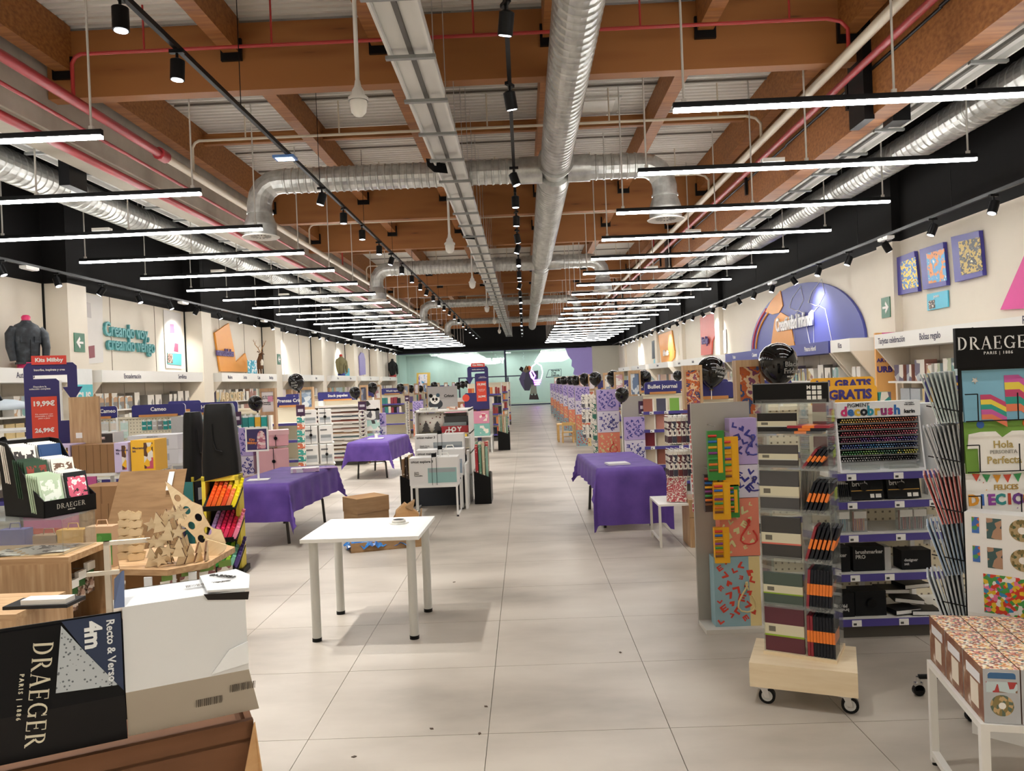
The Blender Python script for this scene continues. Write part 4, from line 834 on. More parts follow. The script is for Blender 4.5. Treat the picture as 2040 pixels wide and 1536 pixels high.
# clip strips and pen hooks near post 2
clip_strip(1.68, 7.72, 1.38, 9, .11, .098, 'long clip strip of pink and cream packs with a plum header', ['b23a48', 'c65a52'])
for z, n, ph in ((1.32, 7, .27), (.98, 7, .27)): wire_rack(1.42, 1.66, 8.05, z, 'white carded pen pack hanging beside the plum clip strip', 'of pen packs by the plum clip strip', 5, ph, ['4a2a3a', '3a3a4a', '6a2a2a'])
t = thing('low_bench', 'low white metal bench beside the purple-clothed table', 'bench', (1.5, 8.05, 0))
B().box(-.2, -.28, .42, .18, .28, .44, WHITE).build('top', t)
for x in (-.19, .17):
    for y in (-.27, .27): B().box(x-.012, y-.012, 0, x+.012, y+.012, .42, C('d8d4cc', .4)).build('leg', t)
    B().box(x-.01, -.27, .06, x+.01, .27, .08, C('d8d4cc', .4)).build('stretcher', t)
for k in range(6): put(cached('bk', lambda: B().box(-.1, -.012, 0, .1, .012, .27, C('e4ded4', .5), front=art(9, ['e8e2d8', '9a8a9a', 'e8e2d8', 'b04048', 'e8e2d8', 'e8e2d8', 'c8c0c4'], 40, 'noise')).mesh('booklet')), 'booklet', 'white craft booklet leaning in a row on the low white bench', 'booklet', 'booklets on the low white bench', (1.5+.012*k, 7.86+.055*k, .445), (-.22, 0, -.35))
t = thing('plinth_box', 'oak veneered plinth box under the plum clip strip', 'plinth', (1.78, 7.86, 0)); B().box(-.18, -.12, 0, .12, .25, .48, OAK).build('body', t); B().box(-.18, -.125, .3, .12, -.12, .305, C('6a5238', .6)).build('panel_joint', t)
# pen gondola behind the posts (row behind post 2)
gondola(1.85, 3.9, 8.3, 'gondola of upright colour pens behind the mural posts', (.15, .5, .85, 1.12), [(2.1, .5, ''), (2.75, .5, '')], 1.46, peg=False, edge=WHITE)
PENC = ['e0562c', 'd23a3a', 'f0a030', '2a4a9a', '2a7ab8', '3a8a4a', '6a3a8a', '222228', '8a8a90', 'b04a7a']
def pen_mesh(c): return cached(('pen', c), lambda: B().cyl((0, 0, 0), (0, 0, .13), .006, C('70706e', .4), n=6).cyl((0, 0, .13), (0, 0, .15), .0065, C(c, .4), n=6).mesh('marker_pen'))
for r_ in range(3):
    for k in range(34): put(pen_mesh(PENC[(k//4+r_*3) % 10]), 'marker_pen', 'slim grey marker pen with coloured cap standing in the pen gondola', 'pen', 'pens in the pen gondola', (1.87+k*.019, 8.36+.07*r_, 1.12+.06*r_), (-.15, 0, 0))
# crayons hung at the near bag stand
CRY = ['3a8a3a', 'f0b020']
for i, (px, py, w_, h_) in enumerate(((1428, 858, .11, .33), (1456, 870, .11, .33), (1420, 945, .1, .25), (1440, 960, .11, .25), (1462, 965, .08, .22), (1440, 1050, .1, .24))):
    p = aty(px-4, py, 5.17+.02*(i % 3)); t = thing('crayon_pack', ('tall green and yellow crayon pack hanging on the upper hook row', 'green crayon pack with fanned colour tips on the upper hooks', 'dark pack of coloured leads below the crayon packs', 'yellow and green crayon pack in the lower hook row', 'small yellow pencil pack in the lower hook row', 'green sharpener pack hanging lowest beside the coral bag')[i], 'pack', (p.x, p.y, p.z))
    B().box(-w_/2, -.02, -h_, w_/2, .02, 0, C(CRY[i % 2] if i != 2 else '3a2a2a', .4)).build('carton', t)
    B().box(w_*.08, -.024, -h_*.85, w_*.36, -.02, -h_*.15, C('f3b61f', .4)).build('label_oval', t)
    cr = B()
    for k in range(7): cr.cyl((-w_*.48+.0, -.025, -h_*.1-k*h_*.115), (w_*.02, -.025, -h_*.1-k*h_*.115), .009, C(('d83a2a', '2a6ab8', 'f0b020', '8a3a8a', '3a9a4a', 'e87a2a', '7a4a2a')[k], .4), n=5)
    cr.build('crayon_tips', t)['kind'] = 'stuff'
    B().cyl((0, .0, .03), (0, .3, .03), .004, WIRE, n=5).build('hang_hook', t)
# kids table and chairs
PINE = textured('pine', [(.3, 'd8ab63'), (.7, 'e8c384')], 'noise', 4, (1, 6, 6), .5, 3)
t = thing('childs_table', 'small pine table for children at the right gondola ends', 'table', (1.1, 21.5, 0)); B().box(-.25, -.3, .46, .3, .3, .49, PINE).build('tabletop', t)
for x in (-.22, .27):
    for y in (-.27, .27): B().box(x-.025, y-.025, 0, x+.025, y+.025, .46, PINE).build('leg', t)
def kchair(x, y, rz, label):
    t = thing('childs_chair', label, 'chair', (x, y, 0), rz)
    B().box(-.15, -.15, .27, .15, .15, .29, PINE).build('seat', t)
    for sx in (-.14, .14):
        B().box(sx-.016, -.15, 0, sx+.016, -.12, .27, PINE).build('leg', t); B().box(sx-.016, .12, 0, sx+.016, .15, .56, PINE).build('leg', t)
    B().box(-.14, .12, .47, .14, .145, .56, PINE).build('backrest', t); B().box(-.14, -.14, .14, .14, -.125, .16, PINE).build('stretcher', t)
kchair(1.12, 21.0, PI, 'small pine chair pushed to the middle of the pine table'); kchair(1.55, 21.0, PI, 'small pine chair beside the pine table next to the bags')
# wire pen towers between
for i, (x, y) in enumerate(((1.55, 16.6), (1.5, 18.4), (1.3, 13.2))):
    for r_ in range(3):
        wire_rack(x-.18, x+.14, y, 1.35-.36*r_, 'carded pack hanging on the far right wire hooks', 'on the far right wire hooks', 4, .3, [['c8c4bc', '8a8a96', '3a6a5a'], ['5a5a66', 'd8d4cc', '222228'], ['3a7a6a', '222228', 'b02a3a']][i], .25)
clip_strip(1.77, 11.69, 1.3, 11, .1, .095, 'clip strip of round cream packs left of the Bullet journal sign', ['8a8078', '5a5048']); clip_strip(1.77, 15.79, 1.3, 10, .12, .1, 'clip strip of patterned packs at the far gondola ends', ['c87a5a', '8a7a9a'])
# ------------------------------------------------ left-hand rows
gondola(-7.4, -5.35, 11.5, 'cream pegboard gondola under the Accesorios Cameo and Cameo signs', (.15, .5), [(-6.72, .7, 'Accesorios Cameo'), (-5.72, .84, 'Cameo')], 1.42, peg=True)
gondola(-5.3, -3.98, 11.5, 'gondola of teal vinyl rolls under a half hidden sign', (.15, .62), [(-4.85, .75, 'Hojas vinilo')], 1.42, peg=False)
hang_row(-5.28, -4.02, 11.905, 1.38, .085, .36, 13, 'teal packs in the upper row', 'teal foil pack hanging in the upper row beside the cutters', ['1f8f8c', '24807e', '1f8f8c', 'e2b23a', '2aa09a', '1f8f8c', '1f7f7c', 'e87a3a'], 2)
hang_row(-5.28, -4.02, 11.905, .98, .085, .36, 13, 'teal packs in the lower row', 'teal foil pack hanging in the lower row beside the cutters', ['1f8f8c', '3a9a5a', '7ac04a', 'f0c030', 'f07030', 'e03a6a', '1f8f8c'], 2)
hang_row(-7.1, -6.2, 11.905, 1.36, .12, .26, 6, 'pastel accessory packs', 'pastel accessory card hanging under the Accesorios Cameo sign', ['e8ddd0', 'cfe4dc', 'e9c9c4', 'd8d4cc'], 1)
hang_row(-6.0, -5.5, 11.905, 1.36, .07, .15, 6, 'small teal blade packs', 'small teal blade pack hanging under the Cameo sign', ['2a9490', '2a9490', 'c9c4c0', '8a8688'], 1)
t = thing('tool_pouch', 'dark green tool pouch with white scissors print on the pegboard', 'pouch', (-7.12, 11.85, .9)); B().xz([(-.13, 0), (.13, 0), (.14, .24), (.05, .28), (-.13, .3)], 0, .05, C('1f5a50', .5)).build('pouch', t); B().tube([(-.03, -.004, .12), (.0, -.004, .18), (.04, -.004, .24)], .006, WHITE, 5).tube([(.03, -.004, .12), (.0, -.004, .18), (-.04, -.004, .24)], .006, WHITE, 5).build('scissors_print', t)
one(B().box(-.19, -.02, 0, .19, .02, .78, C('b9b7b4', .7, vary=.1, scale=40)).box(-.19, -.022, .04, .19, -.02, .1, C('5aa09c', .5)), 'mesh_roll_pack', 'tall grey textured panel pack standing right of the cutter boxes', 'pack', (-5.16, 11.53, .625))
gondola(-7.2, -3.95, 13.5, 'gondola row with a glass cabinet behind the cutter pegboard', (.15, .5, .85, 1.15), [(-4.25, .6, 'Prensas Cricut'), (-6.2, .6, '')], 1.44, tags=False)
fill_shelf(-7, -4.6, 13.6, 1.15, .24, 'boxes behind the pegboard', 'pale boxed tool on the row behind the cutter pegboard', ['e8e4dc', 'd8d2c8', 'c8b8a8', 'e8d0d4'], (.15, .3))
gondola(-5.6, -3.66, 17.2, 'white paper rack of many thin shelves under the Stack papeles sign', [.15+.092*k for k in range(14)], [(-5.2, .6, 'Sueltos'), (-4.3, .9, 'Stack papeles')], 1.46, edge=C('efe9df', .5), tags=False)
B().box(-4.66, 17.2, .1, -4.64, 17.6, 1.46, WHITE).build('divider', bpy.data.objects[[o.name for o in COL.objects if o.get('label', '').startswith('white paper rack')][0]])
PPC = ['e9dfd2', 'c98a8a', 'b56a5a', '8aa6a8', '5a6a82', '8a96a0', 'd8b08a', 'a88a6a', '9a6a5a', 'c8a090', '7a5a4a', 'b8b0a4', 'd8d0c4']
for k in range(13):
    for c_, x in enumerate((-5.12, -4.15)):
        put(cached(('paper', (k*3+c_) % 13), lambda: B().box(-.42, -.18, 0, .42, .18, .035, C(PPC[(k*3+c_) % 13], .7, vary=.1)).mesh('paper_stack')), 'paper_stack', 'flat stack of coloured craft paper in the thin-shelf rack', 'paper stack', 'paper stacks in the thin-shelf rack', (x, 17.42, .151+.092*k))
        put(cached('lip', lambda: B().box(-.1, -.003, -.02, .1, 0, .02, C('dcd8d0', .4)).mesh('label_holder')), 'label_holder', 'clear label holder clipped to the thin-shelf rack', 'label holder', 'label holders on the thin-shelf rack', (x+(.15 if k % 2 else -.1), 17.186, .12+.092*k))
LP = [(-3.84, 11.4, .23, 2), (-3.84, 13.45, .23, 1), (-3.62, 17.2, .17, 3), (-3.9, 20.3, .18, 2), (-3.9, 25.2, .17, 3), (-3.9, 27.6, .17, 4), (-3.9, 30, .17, 1), (-3.8, 33.5, .17, 3), (-3.8, 37, .17, 2), (-3.8, 41, .17, 4)]
for i, (x, y, w, c) in enumerate(LP):
    lb = ('oak display post with a printed white poster above the pink boxes', 'oak display post framing a blue grey photo beside the paper rack', 'narrow oak post with picture at the end of the paper rack')[i] if i < 3 else 'oak display post with small picture at a far left gondola end'
    t = post(x, y, 1.78, w, lb, art(i+20, PIC[c], 9) if i else C('efeae6', .5), .4, words=None)
    if i == 0: text('¡A TU MODO\ny a TU BOLA!\n\nDescubre\nCricut Joy', .03, C('2a2a2a'), t, (-w/2+.035, .017, 1.6), align='LEFT', bold=.03); B().box(.0, .015, 1.58, .08, .02, 1.66, C('e39ab4', .5)).build('pink_print', t)
    if i >= 3: t['group'] = 'far left display posts'
for i, y in enumerate((20.3, 25, 27.4, 29.8, 33.3, 36.8, 40.8)):
    gondola(-6.4 if i < 4 else -5.4, -3.95, y, 'cream gondola row on the left side of the aisle', (.15, .5, .85, 1.15), [(-4.4, .7, ('Pegatinas', 'Washi tape', 'Sellos', '')[i] if i < 4 else ''), (-5.3, .6, '')], 1.46, tags=False)['group'] = 'far left gondola rows'
    for z in ((.85, 1.15) if i < 2 else (1.15,)): fill_shelf(-5.6 if i < 2 else -5, -4, y+.12, z, .24, 'boxes on the far left gondolas', 'small coloured craft box on a far left gondola shelf', ['8a2a3a', '222228', 'd8d0c8', '6a5a8a', '2f7f7a', 'e0d4c4'], (.06, .12))
# black punch grid on the left row at 20
for r_ in range(5):
    for c_ in range(3): put(cached('punch', lambda: B().box(-.11, -.02, 0, .11, 0, .2, C('b9b4ac', .5)).cyl((0, -.02, .09), (0, -.05, .09), .07, C('5a5a5e', .4), n=14).cyl((0, -.05, .09), (0, -.055, .09), .045, C('c9c6c0', .4), n=12).box(-.08, -.022, .17, .08, -.02, .198, WHITE).mesh('hanging_pack')), 'craft_punch', 'grey carded round punch hanging in a grid beyond the purple table', 'craft punch', 'round punches hanging in a grid', (-4.85+.25*c_, 20.15, .25+.22*r_))
# left balloons
for i, (px, py, y, r, lb) in enumerate(((509, 803, 10.9, .1, 'black balloon beside the black highlighter display'), (590, 761, 13.2, .135, 'black balloon leaning on the blue grey photo post'), (707, 782, 17, .12, 'black balloon at the end of the Stack papeles sign'), (742, 772, 20.2, .13, ''), (798, 772, 25, .125, ''), (818, 774, 27.4, .125, ''), (837, 774, 30, .12, ''), (912, 768, 33, .14, ''), (921, 766, 36, .15, ''), (930, 765, 39, .16, ''), (865, 768, 33, .15, ''))):
    p = aty(px, py, y); balloon(p.x, y, p.z, r, lb or 'shiny black balloon above the far left gondola ends', None if lb else 'balloons over the far left gondolas', (.1, -.2, -.2 if i else .3), i == 1)
# left end displays
PINK = C('e8b3b8', .5, vary=.05)
def craftbox(label, loc, rz, d, body, top=None, tie=True, cat='box', front=None, mprint=False):
    t = thing('craft_box', label, cat, loc, rz); w, dp, h = d
    if mprint or body is GREYB: B().box(-w*.42, -dp/2-.003, h*.12, w*.42, -dp/2, h*.5, C('bfc1c2', .4)).box(-w*.38, -dp/2-.004, h*.3, w*.38, -dp/2-.003, h*.46, C('8f9496', .4)).box(-w*.42, -dp/2-.003, h*.72, w*.1, -dp/2, h*.8, C('6a6a6a', .5)).build('machine_print', t)
    B().box(-w/2, -dp/2, 0, w/2, dp/2, h, body, front=front).build('carton', t)
    if top: B().box(-w/2-.012, -dp/2-.012, h*.72, w/2+.012, dp/2+.012, h+.006, top).build('lid', t)
    if tie: B().box(-.004, -dp/2-.004, 0, .004, dp/2+.004, h+.005, C('2a2a2a', .6)).build('security_tie', t); B().cyl((-.0, -dp/2, h*.5), (0, -dp/2-.03, h*.5), .025, BLK, n=12).build('security_tag', t)
    return t
GREYB = C('d9d6d2', .5, vary=.04)
t = thing('tier_stand', 'stepped white display stand in front of the framed poster post', 'display stand', (-3.75, 11.0, 0), .35)
for k, (z, y) in enumerate(((.2, -.1), (.56, 0), (.94, .1))): B().box(-.3, y, z-.02, .3, y+.3, z, WHITE).build('shelf', t); B().box(-.3, y+.28, 0, .3, y+.3, z, WHITE).build('riser', t)
craftbox('pink case with slanted lid on the top tier by the framed poster', (-3.68, 11.2, .94), .35, (.36, .24, .22), PINK, C('f0c4c6', .5)); craftbox('large pink box with black tie on the middle tier', (-3.68, 11.08, .56), .35, (.42, .25, .34), PINK); craftbox('white machine box with grey photo on the lowest tier', (-3.68, 10.98, .2), .35, (.4, .25, .34), GREYB, front=None); craftbox('peach patterned box on the lowest tier beside the machine box', (-4.02, 10.9, .2), .35, (.24, .22, .3), BAGS[2][1], tie=False)
bag_column(-4.02, 11.0, .2, (.3, .4), .52, 'beside the pink boxes', (1, 0), False)
t = thing('tier_stand', 'stepped display stand of white machine boxes beside the paper rack', 'display stand', (-3.58, 13.2, 0), .3)
for k, (z, y) in enumerate(((.05, -.15), (.45, -.05), (.8, .05), (1.12, .15))): B().box(-.26, y, z-.02, .26, y+.3, z, WHITE).build('shelf', t); B().box(-.26, y+.28, 0, .26, y+.3, z, WHITE).build('riser', t)
for r_, (z, hh) in enumerate(((.05, .36), (.45, .33), (.8, .3), (1.12, .26))):
    for k in range(2):
        craftbox('white carton with grey machine print on the stepped stand by the paper rack', (-3.68+.24*k-.03*r_, 13.07+.07*k+.1*r_, z), .3, (.22, .18, hh), C('e6e3de', .5), mprint=True, tie=(k+r_) % 2 == 0)['group'] = 'machine cartons on the stepped stand'
clip_strip(-3.82, 13.0, 1.42, 10, .13, .11, 'clip strip of turquoise bird packs below the blue grey photo', ['2a8f86', 'c86a4a', '3a9a90']); clip_strip(-3.62, 17.0, 1.36, 12, .16, .085, 'clip strip of overlapping cream rings at the paper rack end', ['d5d0c8'], True, 'ring'); clip_strip(-4.15, 11.0, 1.4, 10, .1, .1, 'clip strip of small clear packs left of the pink boxes', ['6a8a9a', 'b0b8c0'])
clip_strip(-3.85, 25, 1.34, 14, .12, .08, 'clip strip of tiny cream rings at a far left gondola end', ['d5d0c8'], True, 'ring')
bag_column(-3.35, 17.5, .3, (.42, .3, .3), .1, 'behind the far purple table', (2, 1, 0), False); bag_column(-3.5, 25.0, .34, (.4, .4, .34), .05, 'at a far left gondola end', (2, 1, 0))
for o in list(COL.objects):
    if o.name.startswith('gift_bag') and 'behind the far purple' in o.get('label', ''): pass
t = thing('shelf_stand', 'white pole carrying loose mint and white kits beside the ring strip', 'display stand', (-3.42, 17.2, 0)); B().cyl((0, .05, 0), (0, .05, 1.5), .015, WHITE, n=8).build('pole', t); B().cyl((0, .05, 0), (0, .05, .02), .16, WHITE, n=16).build('base', t)
for k, (z, c) in enumerate(((.45, '9fd0c4'), (.75, 'b8dcd2'), (1.0, '5a5a5e'), (1.2, 'ece8e2'))): put(cached(('kit', k), lambda: B().box(-.14, -.05, 0, .14, .0, .24, C(c, .4), front=art(k, [c, 'efeee8', c, '3a3a3a'], 8)).mesh('carded_kit')), 'carded_kit', ('mint green carded kit lowest on the white pole', 'pale mint carded kit on the white pole', 'dark grey carded kit on the white pole', 'white and red carded kit highest on the white pole')[k], 'pack', None, (-3.42, 17.2, z))
# ================================================================ right foreground
D2 = math.radians
# ---- dolly
t = thing('wheeled_plinth', 'pale birch plinth on four black casters under the acrylic tower', 'plinth', (1.43, 4.125, 0), D2(-22))
B().box(-.26, -.2, .1, .26, .2, .225, BIRCH).build('box', t)
for x in (-.2, .2):
    for y in (-.14, .14):
        c = B().box(x-.03, y-.03, .085, x+.03, y+.03, .1, CHROME).ext([(x-.02, y-.022, .1), (x+.02, y-.022, .1), (x+.035, y-.022, .035), (x+.01, y-.022, .035)], (0, .006, 0), CHROME).ext([(x-.02, y+.016, .1), (x+.02, y+.016, .1), (x+.035, y+.016, .035), (x+.01, y+.016, .035)], (0, .006, 0), CHROME).build('caster', t)
        B().cyl((x+.02, y-.014, .042), (x+.02, y+.014, .042), .042, BLK, n=20).cyl((x+.02, y-.016, .042), (x+.02, y+.016, .042), .028, C('c9c9c7', .4), n=16).build('wheel', c)
# ---- acrylic tower
TW, TD, TR = .36, .28, D2(-30)
tower = thing('acrylic_tower', 'tall clear acrylic tower of notebooks with a black header', 'display tower', (1.46, 4.19, .225), TR)
tz = [0, .265, .515, .77, 1.0, 1.18, 1.35]
B().box(-TW/2-.005, -TD/2-.005, 0, TW/2+.005, TD/2+.005, .018, BIRCH).build('foot', tower)
for z in tz[1:]: B().box(-TW/2, -TD/2, z-.006, TW/2, TD/2, z, ACR).box(-TW/2, -TD/2-.004, z-.008, TW/2, -TD/2, z+.018, ACR).build('acrylic_shelf', tower)
for x in (-TW/2, .035, TW/2-.005): B().box(x, -TD/2, .018, x+.005, TD/2, tz[-1], ACR).build('acrylic_side', tower)
B().box(-TW/2, 0, .018, TW/2, .005, tz[-1], ACR).build('acrylic_back', tower)
h = B().box(-TW/2-.01, -TD/2, tz[-1], TW/2+.01, -TD/2+.02, tz[-1]+.1, BLK).build('header_panel', tower)
B().box(-TW/2-.013, -TD/2+.001, tz[-1]-.004, TW/2+.013, -TD/2+.019, tz[-1]+.104, C('8a8a8a', .4)).build('header_rim', h)
h2 = B()
for i in range(3):
    for j in range(3):
        if i == 0 and j == 2: continue
        h2.box(.085+.026*i, -TD/2-.002, tz[-1]+.014+.026*j, .105+.026*i, -TD/2-.0005, tz[-1]+.034+.026*j, WHITE)
h2.build('logo_squares', h)['kind'] = 'stuff'; text('M', .026, WHITE, h, (.095, -TD/2-.002, tz[-1]+.077), bold=.03)
RT = Matrix.Rotation(TR, 4, 'Z'); TL = Vector((1.46, 4.19, .225))
def tw(x, y, z): return TL+RT @ Vector((x, y, z))
COV = [('5e2a36', 'maroon', .235), ('48564e', 'grey green', .17), ('3a3836', 'black', .22), ('4c4b4c', 'grey', .21), ('4a4644', 'dark grey', .12), ('2c2a29', 'small black', .11)]
for k, (c, nm, hh) in enumerate(COV):
    z = tz[k]+.02 if k == 0 else tz[k]+.004
    t = thing('notebook', '%s notebook with pale paper band facing front in the acrylic tower' % nm, 'notebook', tw(-.075, -TD/2+.025, z), TR)
    B().box(-.1, -.012, 0, .1, .012, hh, C(c, .55)).build('cover', t); bnd = B().box(-.101, -.0135, hh*.34, .101, .0135, hh*.62, C('d5cfb4', .6)).build('paper_band', t)
    B().box(-.101, -.0145, hh*.34, .101, -.0135, hh*.38, C(('8fae2e', '8fae2e', 'd06a5a', 'bdb8a8', 'c8c8c0', 'c8c8c0')[k], .5)).build('band_edge', bnd); B().box(-.08, -.0145, hh*.44, -.045, -.0135, hh*.56, C('6a665a', .5)).build('band_icon', bnd)
spine = lambda c: cached(('spine', c), lambda: B().box(-.0065, -.07, 0, .0065, .07, .21, C(c, .5)).box(-.0068, -.0715, .075, .0068, .07, .135, C('f07f2a', .5)).mesh('cover'))
for k, (n, lean, hs) in enumerate(((9, 0, 1.0), (8, .1, .98), (6, .42, .9), (5, .5, .8), (4, .9, .6))):
    for i in range(n):
        c = '8a1f2e' if i < (2, 1, 1, 0, 1)[k] else '22242a'
        x = .048+i*(.0155 if lean < .3 else .022)
        z = tz[k]+(.02 if k == 0 else .004)
        o = put(spine(c), 'notebook', '%s notebook spine with orange band, %s in the acrylic tower' % ('red' if c[0] == '8' else 'black', ('upright on the lowest tier', 'slightly leaning on the second tier', 'leaning on the third tier', 'leaning on the fourth tier', 'leaning on the fifth tier')[k]), 'notebook', ('red' if c[0] == '8' else 'black')+' spines on tower tier %s' % ('one', 'two', 'three', 'four', 'five')[k], tw(x, -TD/2+.075, z), (0, lean*.7, TR))
        o.scale = (1, 1, hs)
for i, (c, z) in enumerate((('22242a', 1.185), ('22242a', 1.2), ('a02434', 1.214))):
    o = put(spine(c), 'notebook', ('lowest black notebook lying flat on the upper acrylic shelf', 'black notebook lying second on the upper acrylic shelf', 'red notebook lying on the flat black pair')[i], 'notebook', None, tw(-.06+.02*i, -TD/2+.07, z+.008), (0, PI/2, TR))
for z, c, w_ in ((1.0, '7a2030', .07), (1.19, '7a2030', .07), (.77, '20201f', .07)):
    t = thing('notebook', '%s boxed notebook at the right of the acrylic tower, %s' % ('red' if c[0] == '7' else 'black', 'upper tier' if z > 1.1 else 'middle tier' if z > .9 else 'lower tier'), 'notebook', tw(.14, .07, z), TR); B().box(-.06, -.04, 0, .035, .04, .16, C(c, .5)).build('cover', t); B().box(-.061, -.041, .05, .036, .041, .1, C('cfccb8', .5)).build('paper_band', t); B().box(.0365, -.042, .045, .0385, .042, .11, C('c6dd3a', .5)).build('green_tab', t)
for i in range(5): put(cached('gsp', lambda: B().box(-.006, -.05, 0, .006, .05, .2, C('8f8378', .6)).mesh('cover')), 'notebook', 'slim taupe notebook leaning at the back of the acrylic tower', 'notebook', 'taupe notebooks in the acrylic tower', tw(-.0+.016*i, .07, .775), (0, .12, TR))
# ---- marker gondola (near right)
gd = gondola(1.95, 2.66, 4.98, 'near gondola of black marker sets with purple shelf edges', (.12, .41, .664, .876, 1.06), [], 1.46, .46, True)
gd2 = gondola(2.67, 3.9, 5.02, 'pegboard gondola of hanging pens beside the marker sets', (.12,), [], 1.46, .46, True)
# karin display
t = thing('marker_display', 'white countertop display of decobrush marker pens in seven rows', 'display', (2.3, 5.02, 1.062)); WD = .54
KW = C('e8eaec', .4, vary=.02)
B().box(-WD/2, .1, 0, WD/2, .24, .45, KW).build('case', t)
B().box(-WD/2, 0, 0, WD/2, .1, .02, KW).build('base', t)
for s in (-1, 1): B().ext([(s*WD/2-.005, 0, 0), (s*WD/2-.005, .1, 0), (s*WD/2-.005, .1, .35), (s*WD/2-.005, .06, .35)], (.01, 0, 0), KW).build('cheek', t)
for k in range(7): B().box(-WD/2+.01, .055, .06+.042*k, WD/2-.01, .1, .066+.042*k, C('9a9c9e', .4)).build('rack_bar', t)
hd = B().box(-WD/2, .04, .355, WD/2, .1, .455, KW).build('header', t)
text('PiGMENT', .035, C('33363a'), hd, (-.13, .038, .435), bold=.01)
x = -.225
for ch, c in zip('decobrush', ('c8286e', '2a6ab0', 'e0b52a', '20242a', '1f8fa8', 'd8a82a', '8a2a6a', 'c8286e', '2a6ab0')): text(ch, .085, C(c, .4), hd, (x, .037, .395), bold=.04); x += .043
text('karin', .035, C('2a2a2e'), hd, (.2, .038, .385), bold=.03); text('one marker\nmulti surfaces', .012, C('44464a'), hd, (.2, .038, .435))
PR = [['e8c84a', 'e89a3a', 'd8702a', 'b0502a'], ['d8482a', 'e06a2a', 'c83030', 'a82a2a'], ['b02440', 'c83a6a', '8a2a3a', 'd85a7a'], ['8a2a5a', '6a3a9a', 'b04a9a', '4a4aa8'], ['3a5ab8', '2a8ac8', '5a9ad0', '20407a'], ['3a9a4a', '7ab84a', '2a7a5a', 'd8d84a'], ['d8d8d8', '8a8a8a', '3a3a3a', '20202a']]
for r_ in range(7):
    b = B(); z = .075+.042*(6-r_)
    for j in range(2):
        for k in range(30):
            xx = -WD/2+.024+k*.0165+.008*j; c = PR[r_][min(3, int(k/30*4+R.uniform(-.4, .4)))]
            b.cyl((xx, .1, z+.014*j), (xx, .042, z+.014*j), .006, C('1a1a1c', .4), n=6); b.cyl((xx, .043, z+.014*j), (xx, .036, z+.014*j), .0045, C(c, .35, vary=0), n=6); b.cyl((xx, .036, z+.014*j), (xx, .0355, z+.014*j), .002, C('e8e4e0', .4, vary=0), n=5)
    stuff(b.build('marker_pens', t))
for x0 in (-.22, .03): B().box(x0, -.02, .02, x0+.19, .06, .045, ACR).box(x0, -.022, .02, x0+.19, -.02, .05, ACR).build('tester_tray', t)
t = thing('marker_display', 'white side display of grey and dark pens beside the decobrush rack', 'display', (2.72, 5.0, 1.062), .25)
B().box(-.09, .14, 0, .1, .22, .43, KW).box(-.1, 0, 0, -.09, .22, .43, KW).build('case', t)
for r_ in range(15):
    b = B()
    for k in range(8): b.cyl((-.075+.023*k, .15, .03+.026*r_), (-.075+.023*k, .02, .04+.026*r_), .009, C(('d8d0b8', 'a8aeb0', '5a6a82', '20242a')[min(3, max(0, (15-r_)//4+(k % 2)))], .4), n=6)
    stuff(b.build('grey_pens', t))
def mset(label, loc, d, txt, rz=0, tilt=0, ts=.035, flip=False, stack=None, ty=.68):
    t = thing('marker_set', label, 'marker set', loc, rz); t.rotation_euler = (tilt, 0, rz); w, dp, h = d
    B().box(-w/2, -dp/2, 0, w/2, dp/2, h, C('17181a', .45)).build('carton', t)
    if txt: text(txt, ts, C('c9c9c7', .4), t, (-w/2+.015, -dp/2-.002, h*ty), align='LEFT' if not flip else 'RIGHT', bold=.02, roll=PI if flip else 0)
    return t
for i, x in enumerate((2.2, 2.44)):
    t = mset('tilted black deco brush case, %s' % ('beside the tray of white pens', 'second from the tray of white pens')[i], (x, 5.07, .878), (.215, .06, .165), 'déco\nbrush', 0, -.18, .045, ty=.74)
    B().box(-.1, -.032, .055, .1, -.03, .06, C('d8a84a', .4)).build('stripe', t); B().box(.02, -.032, .01, .045, -.03, .035, WHITE).box(.055, -.032, .01, .09, -.03, .035, WHITE).build('barcode', t); B().cyl((-.02, -.03, .08), (-.02, -.05, .08), .025, BLK, n=14).build('security_tag', t)
t = thing('pen_tray', 'clear tray of tiny white tipped pens on the purple edged shelf', 'pen tray', (2.02, 5.06, .877)); B().box(-.06, -.06, 0, .06, .06, .004, ACR).box(-.06, -.062, 0, .06, -.06, .035, ACR).build('tray', t)
b = B()
for k in range(9):
    for j in range(4): b.cyl((-.05+.0125*k, -.045+.03*j, .01), (-.05+.0125*k, -.02+.03*j, .11), .005, C('1c1c1e', .4), n=6).cyl((-.05+.0125*k, -.02+.03*j, .11), (-.05+.0125*k, -.018+.03*j, .116), .004, WHITE, n=5)
stuff(b.build('pens', t))
for i, (x, cs) in enumerate(((2.05, ['2a6a8a', '3a8a9a', '5a6a7a']), (2.16, ['c85a3a', 'a83a3a', 'd88a4a']), (2.46, ['8a3a3a', '3a3a42', 'a84a4a']), (2.55, ['6a2a3a', '9a3a4a', '3a3a42']))):
    t = thing('pen_box', ('clear box of blue pens on the middle purple edged shelf', 'clear box of orange and red pens on the middle purple edged shelf', 'clear box of brown pens on the middle purple edged shelf', 'clear box of wine red pens on the middle purple edged shelf')[i], 'pen box', (x, 5.1, .666))
    B().box(-.045, -.03, 0, .045, .03, .145, glassy('clear_case', 'eef2f2', .05, .22)).build('case', t); B().box(-.04, -.032, .09, .04, -.03, .135, C('e9e9e6', .4)).build('label_card', t); b = B()
    for k in range(6): b.cyl((-.034+.0136*k, 0, .004), (-.034+.0136*k, 0, .13), .005, C(cs[k % 3], .4), n=6)
    stuff(b.build('pens', t))
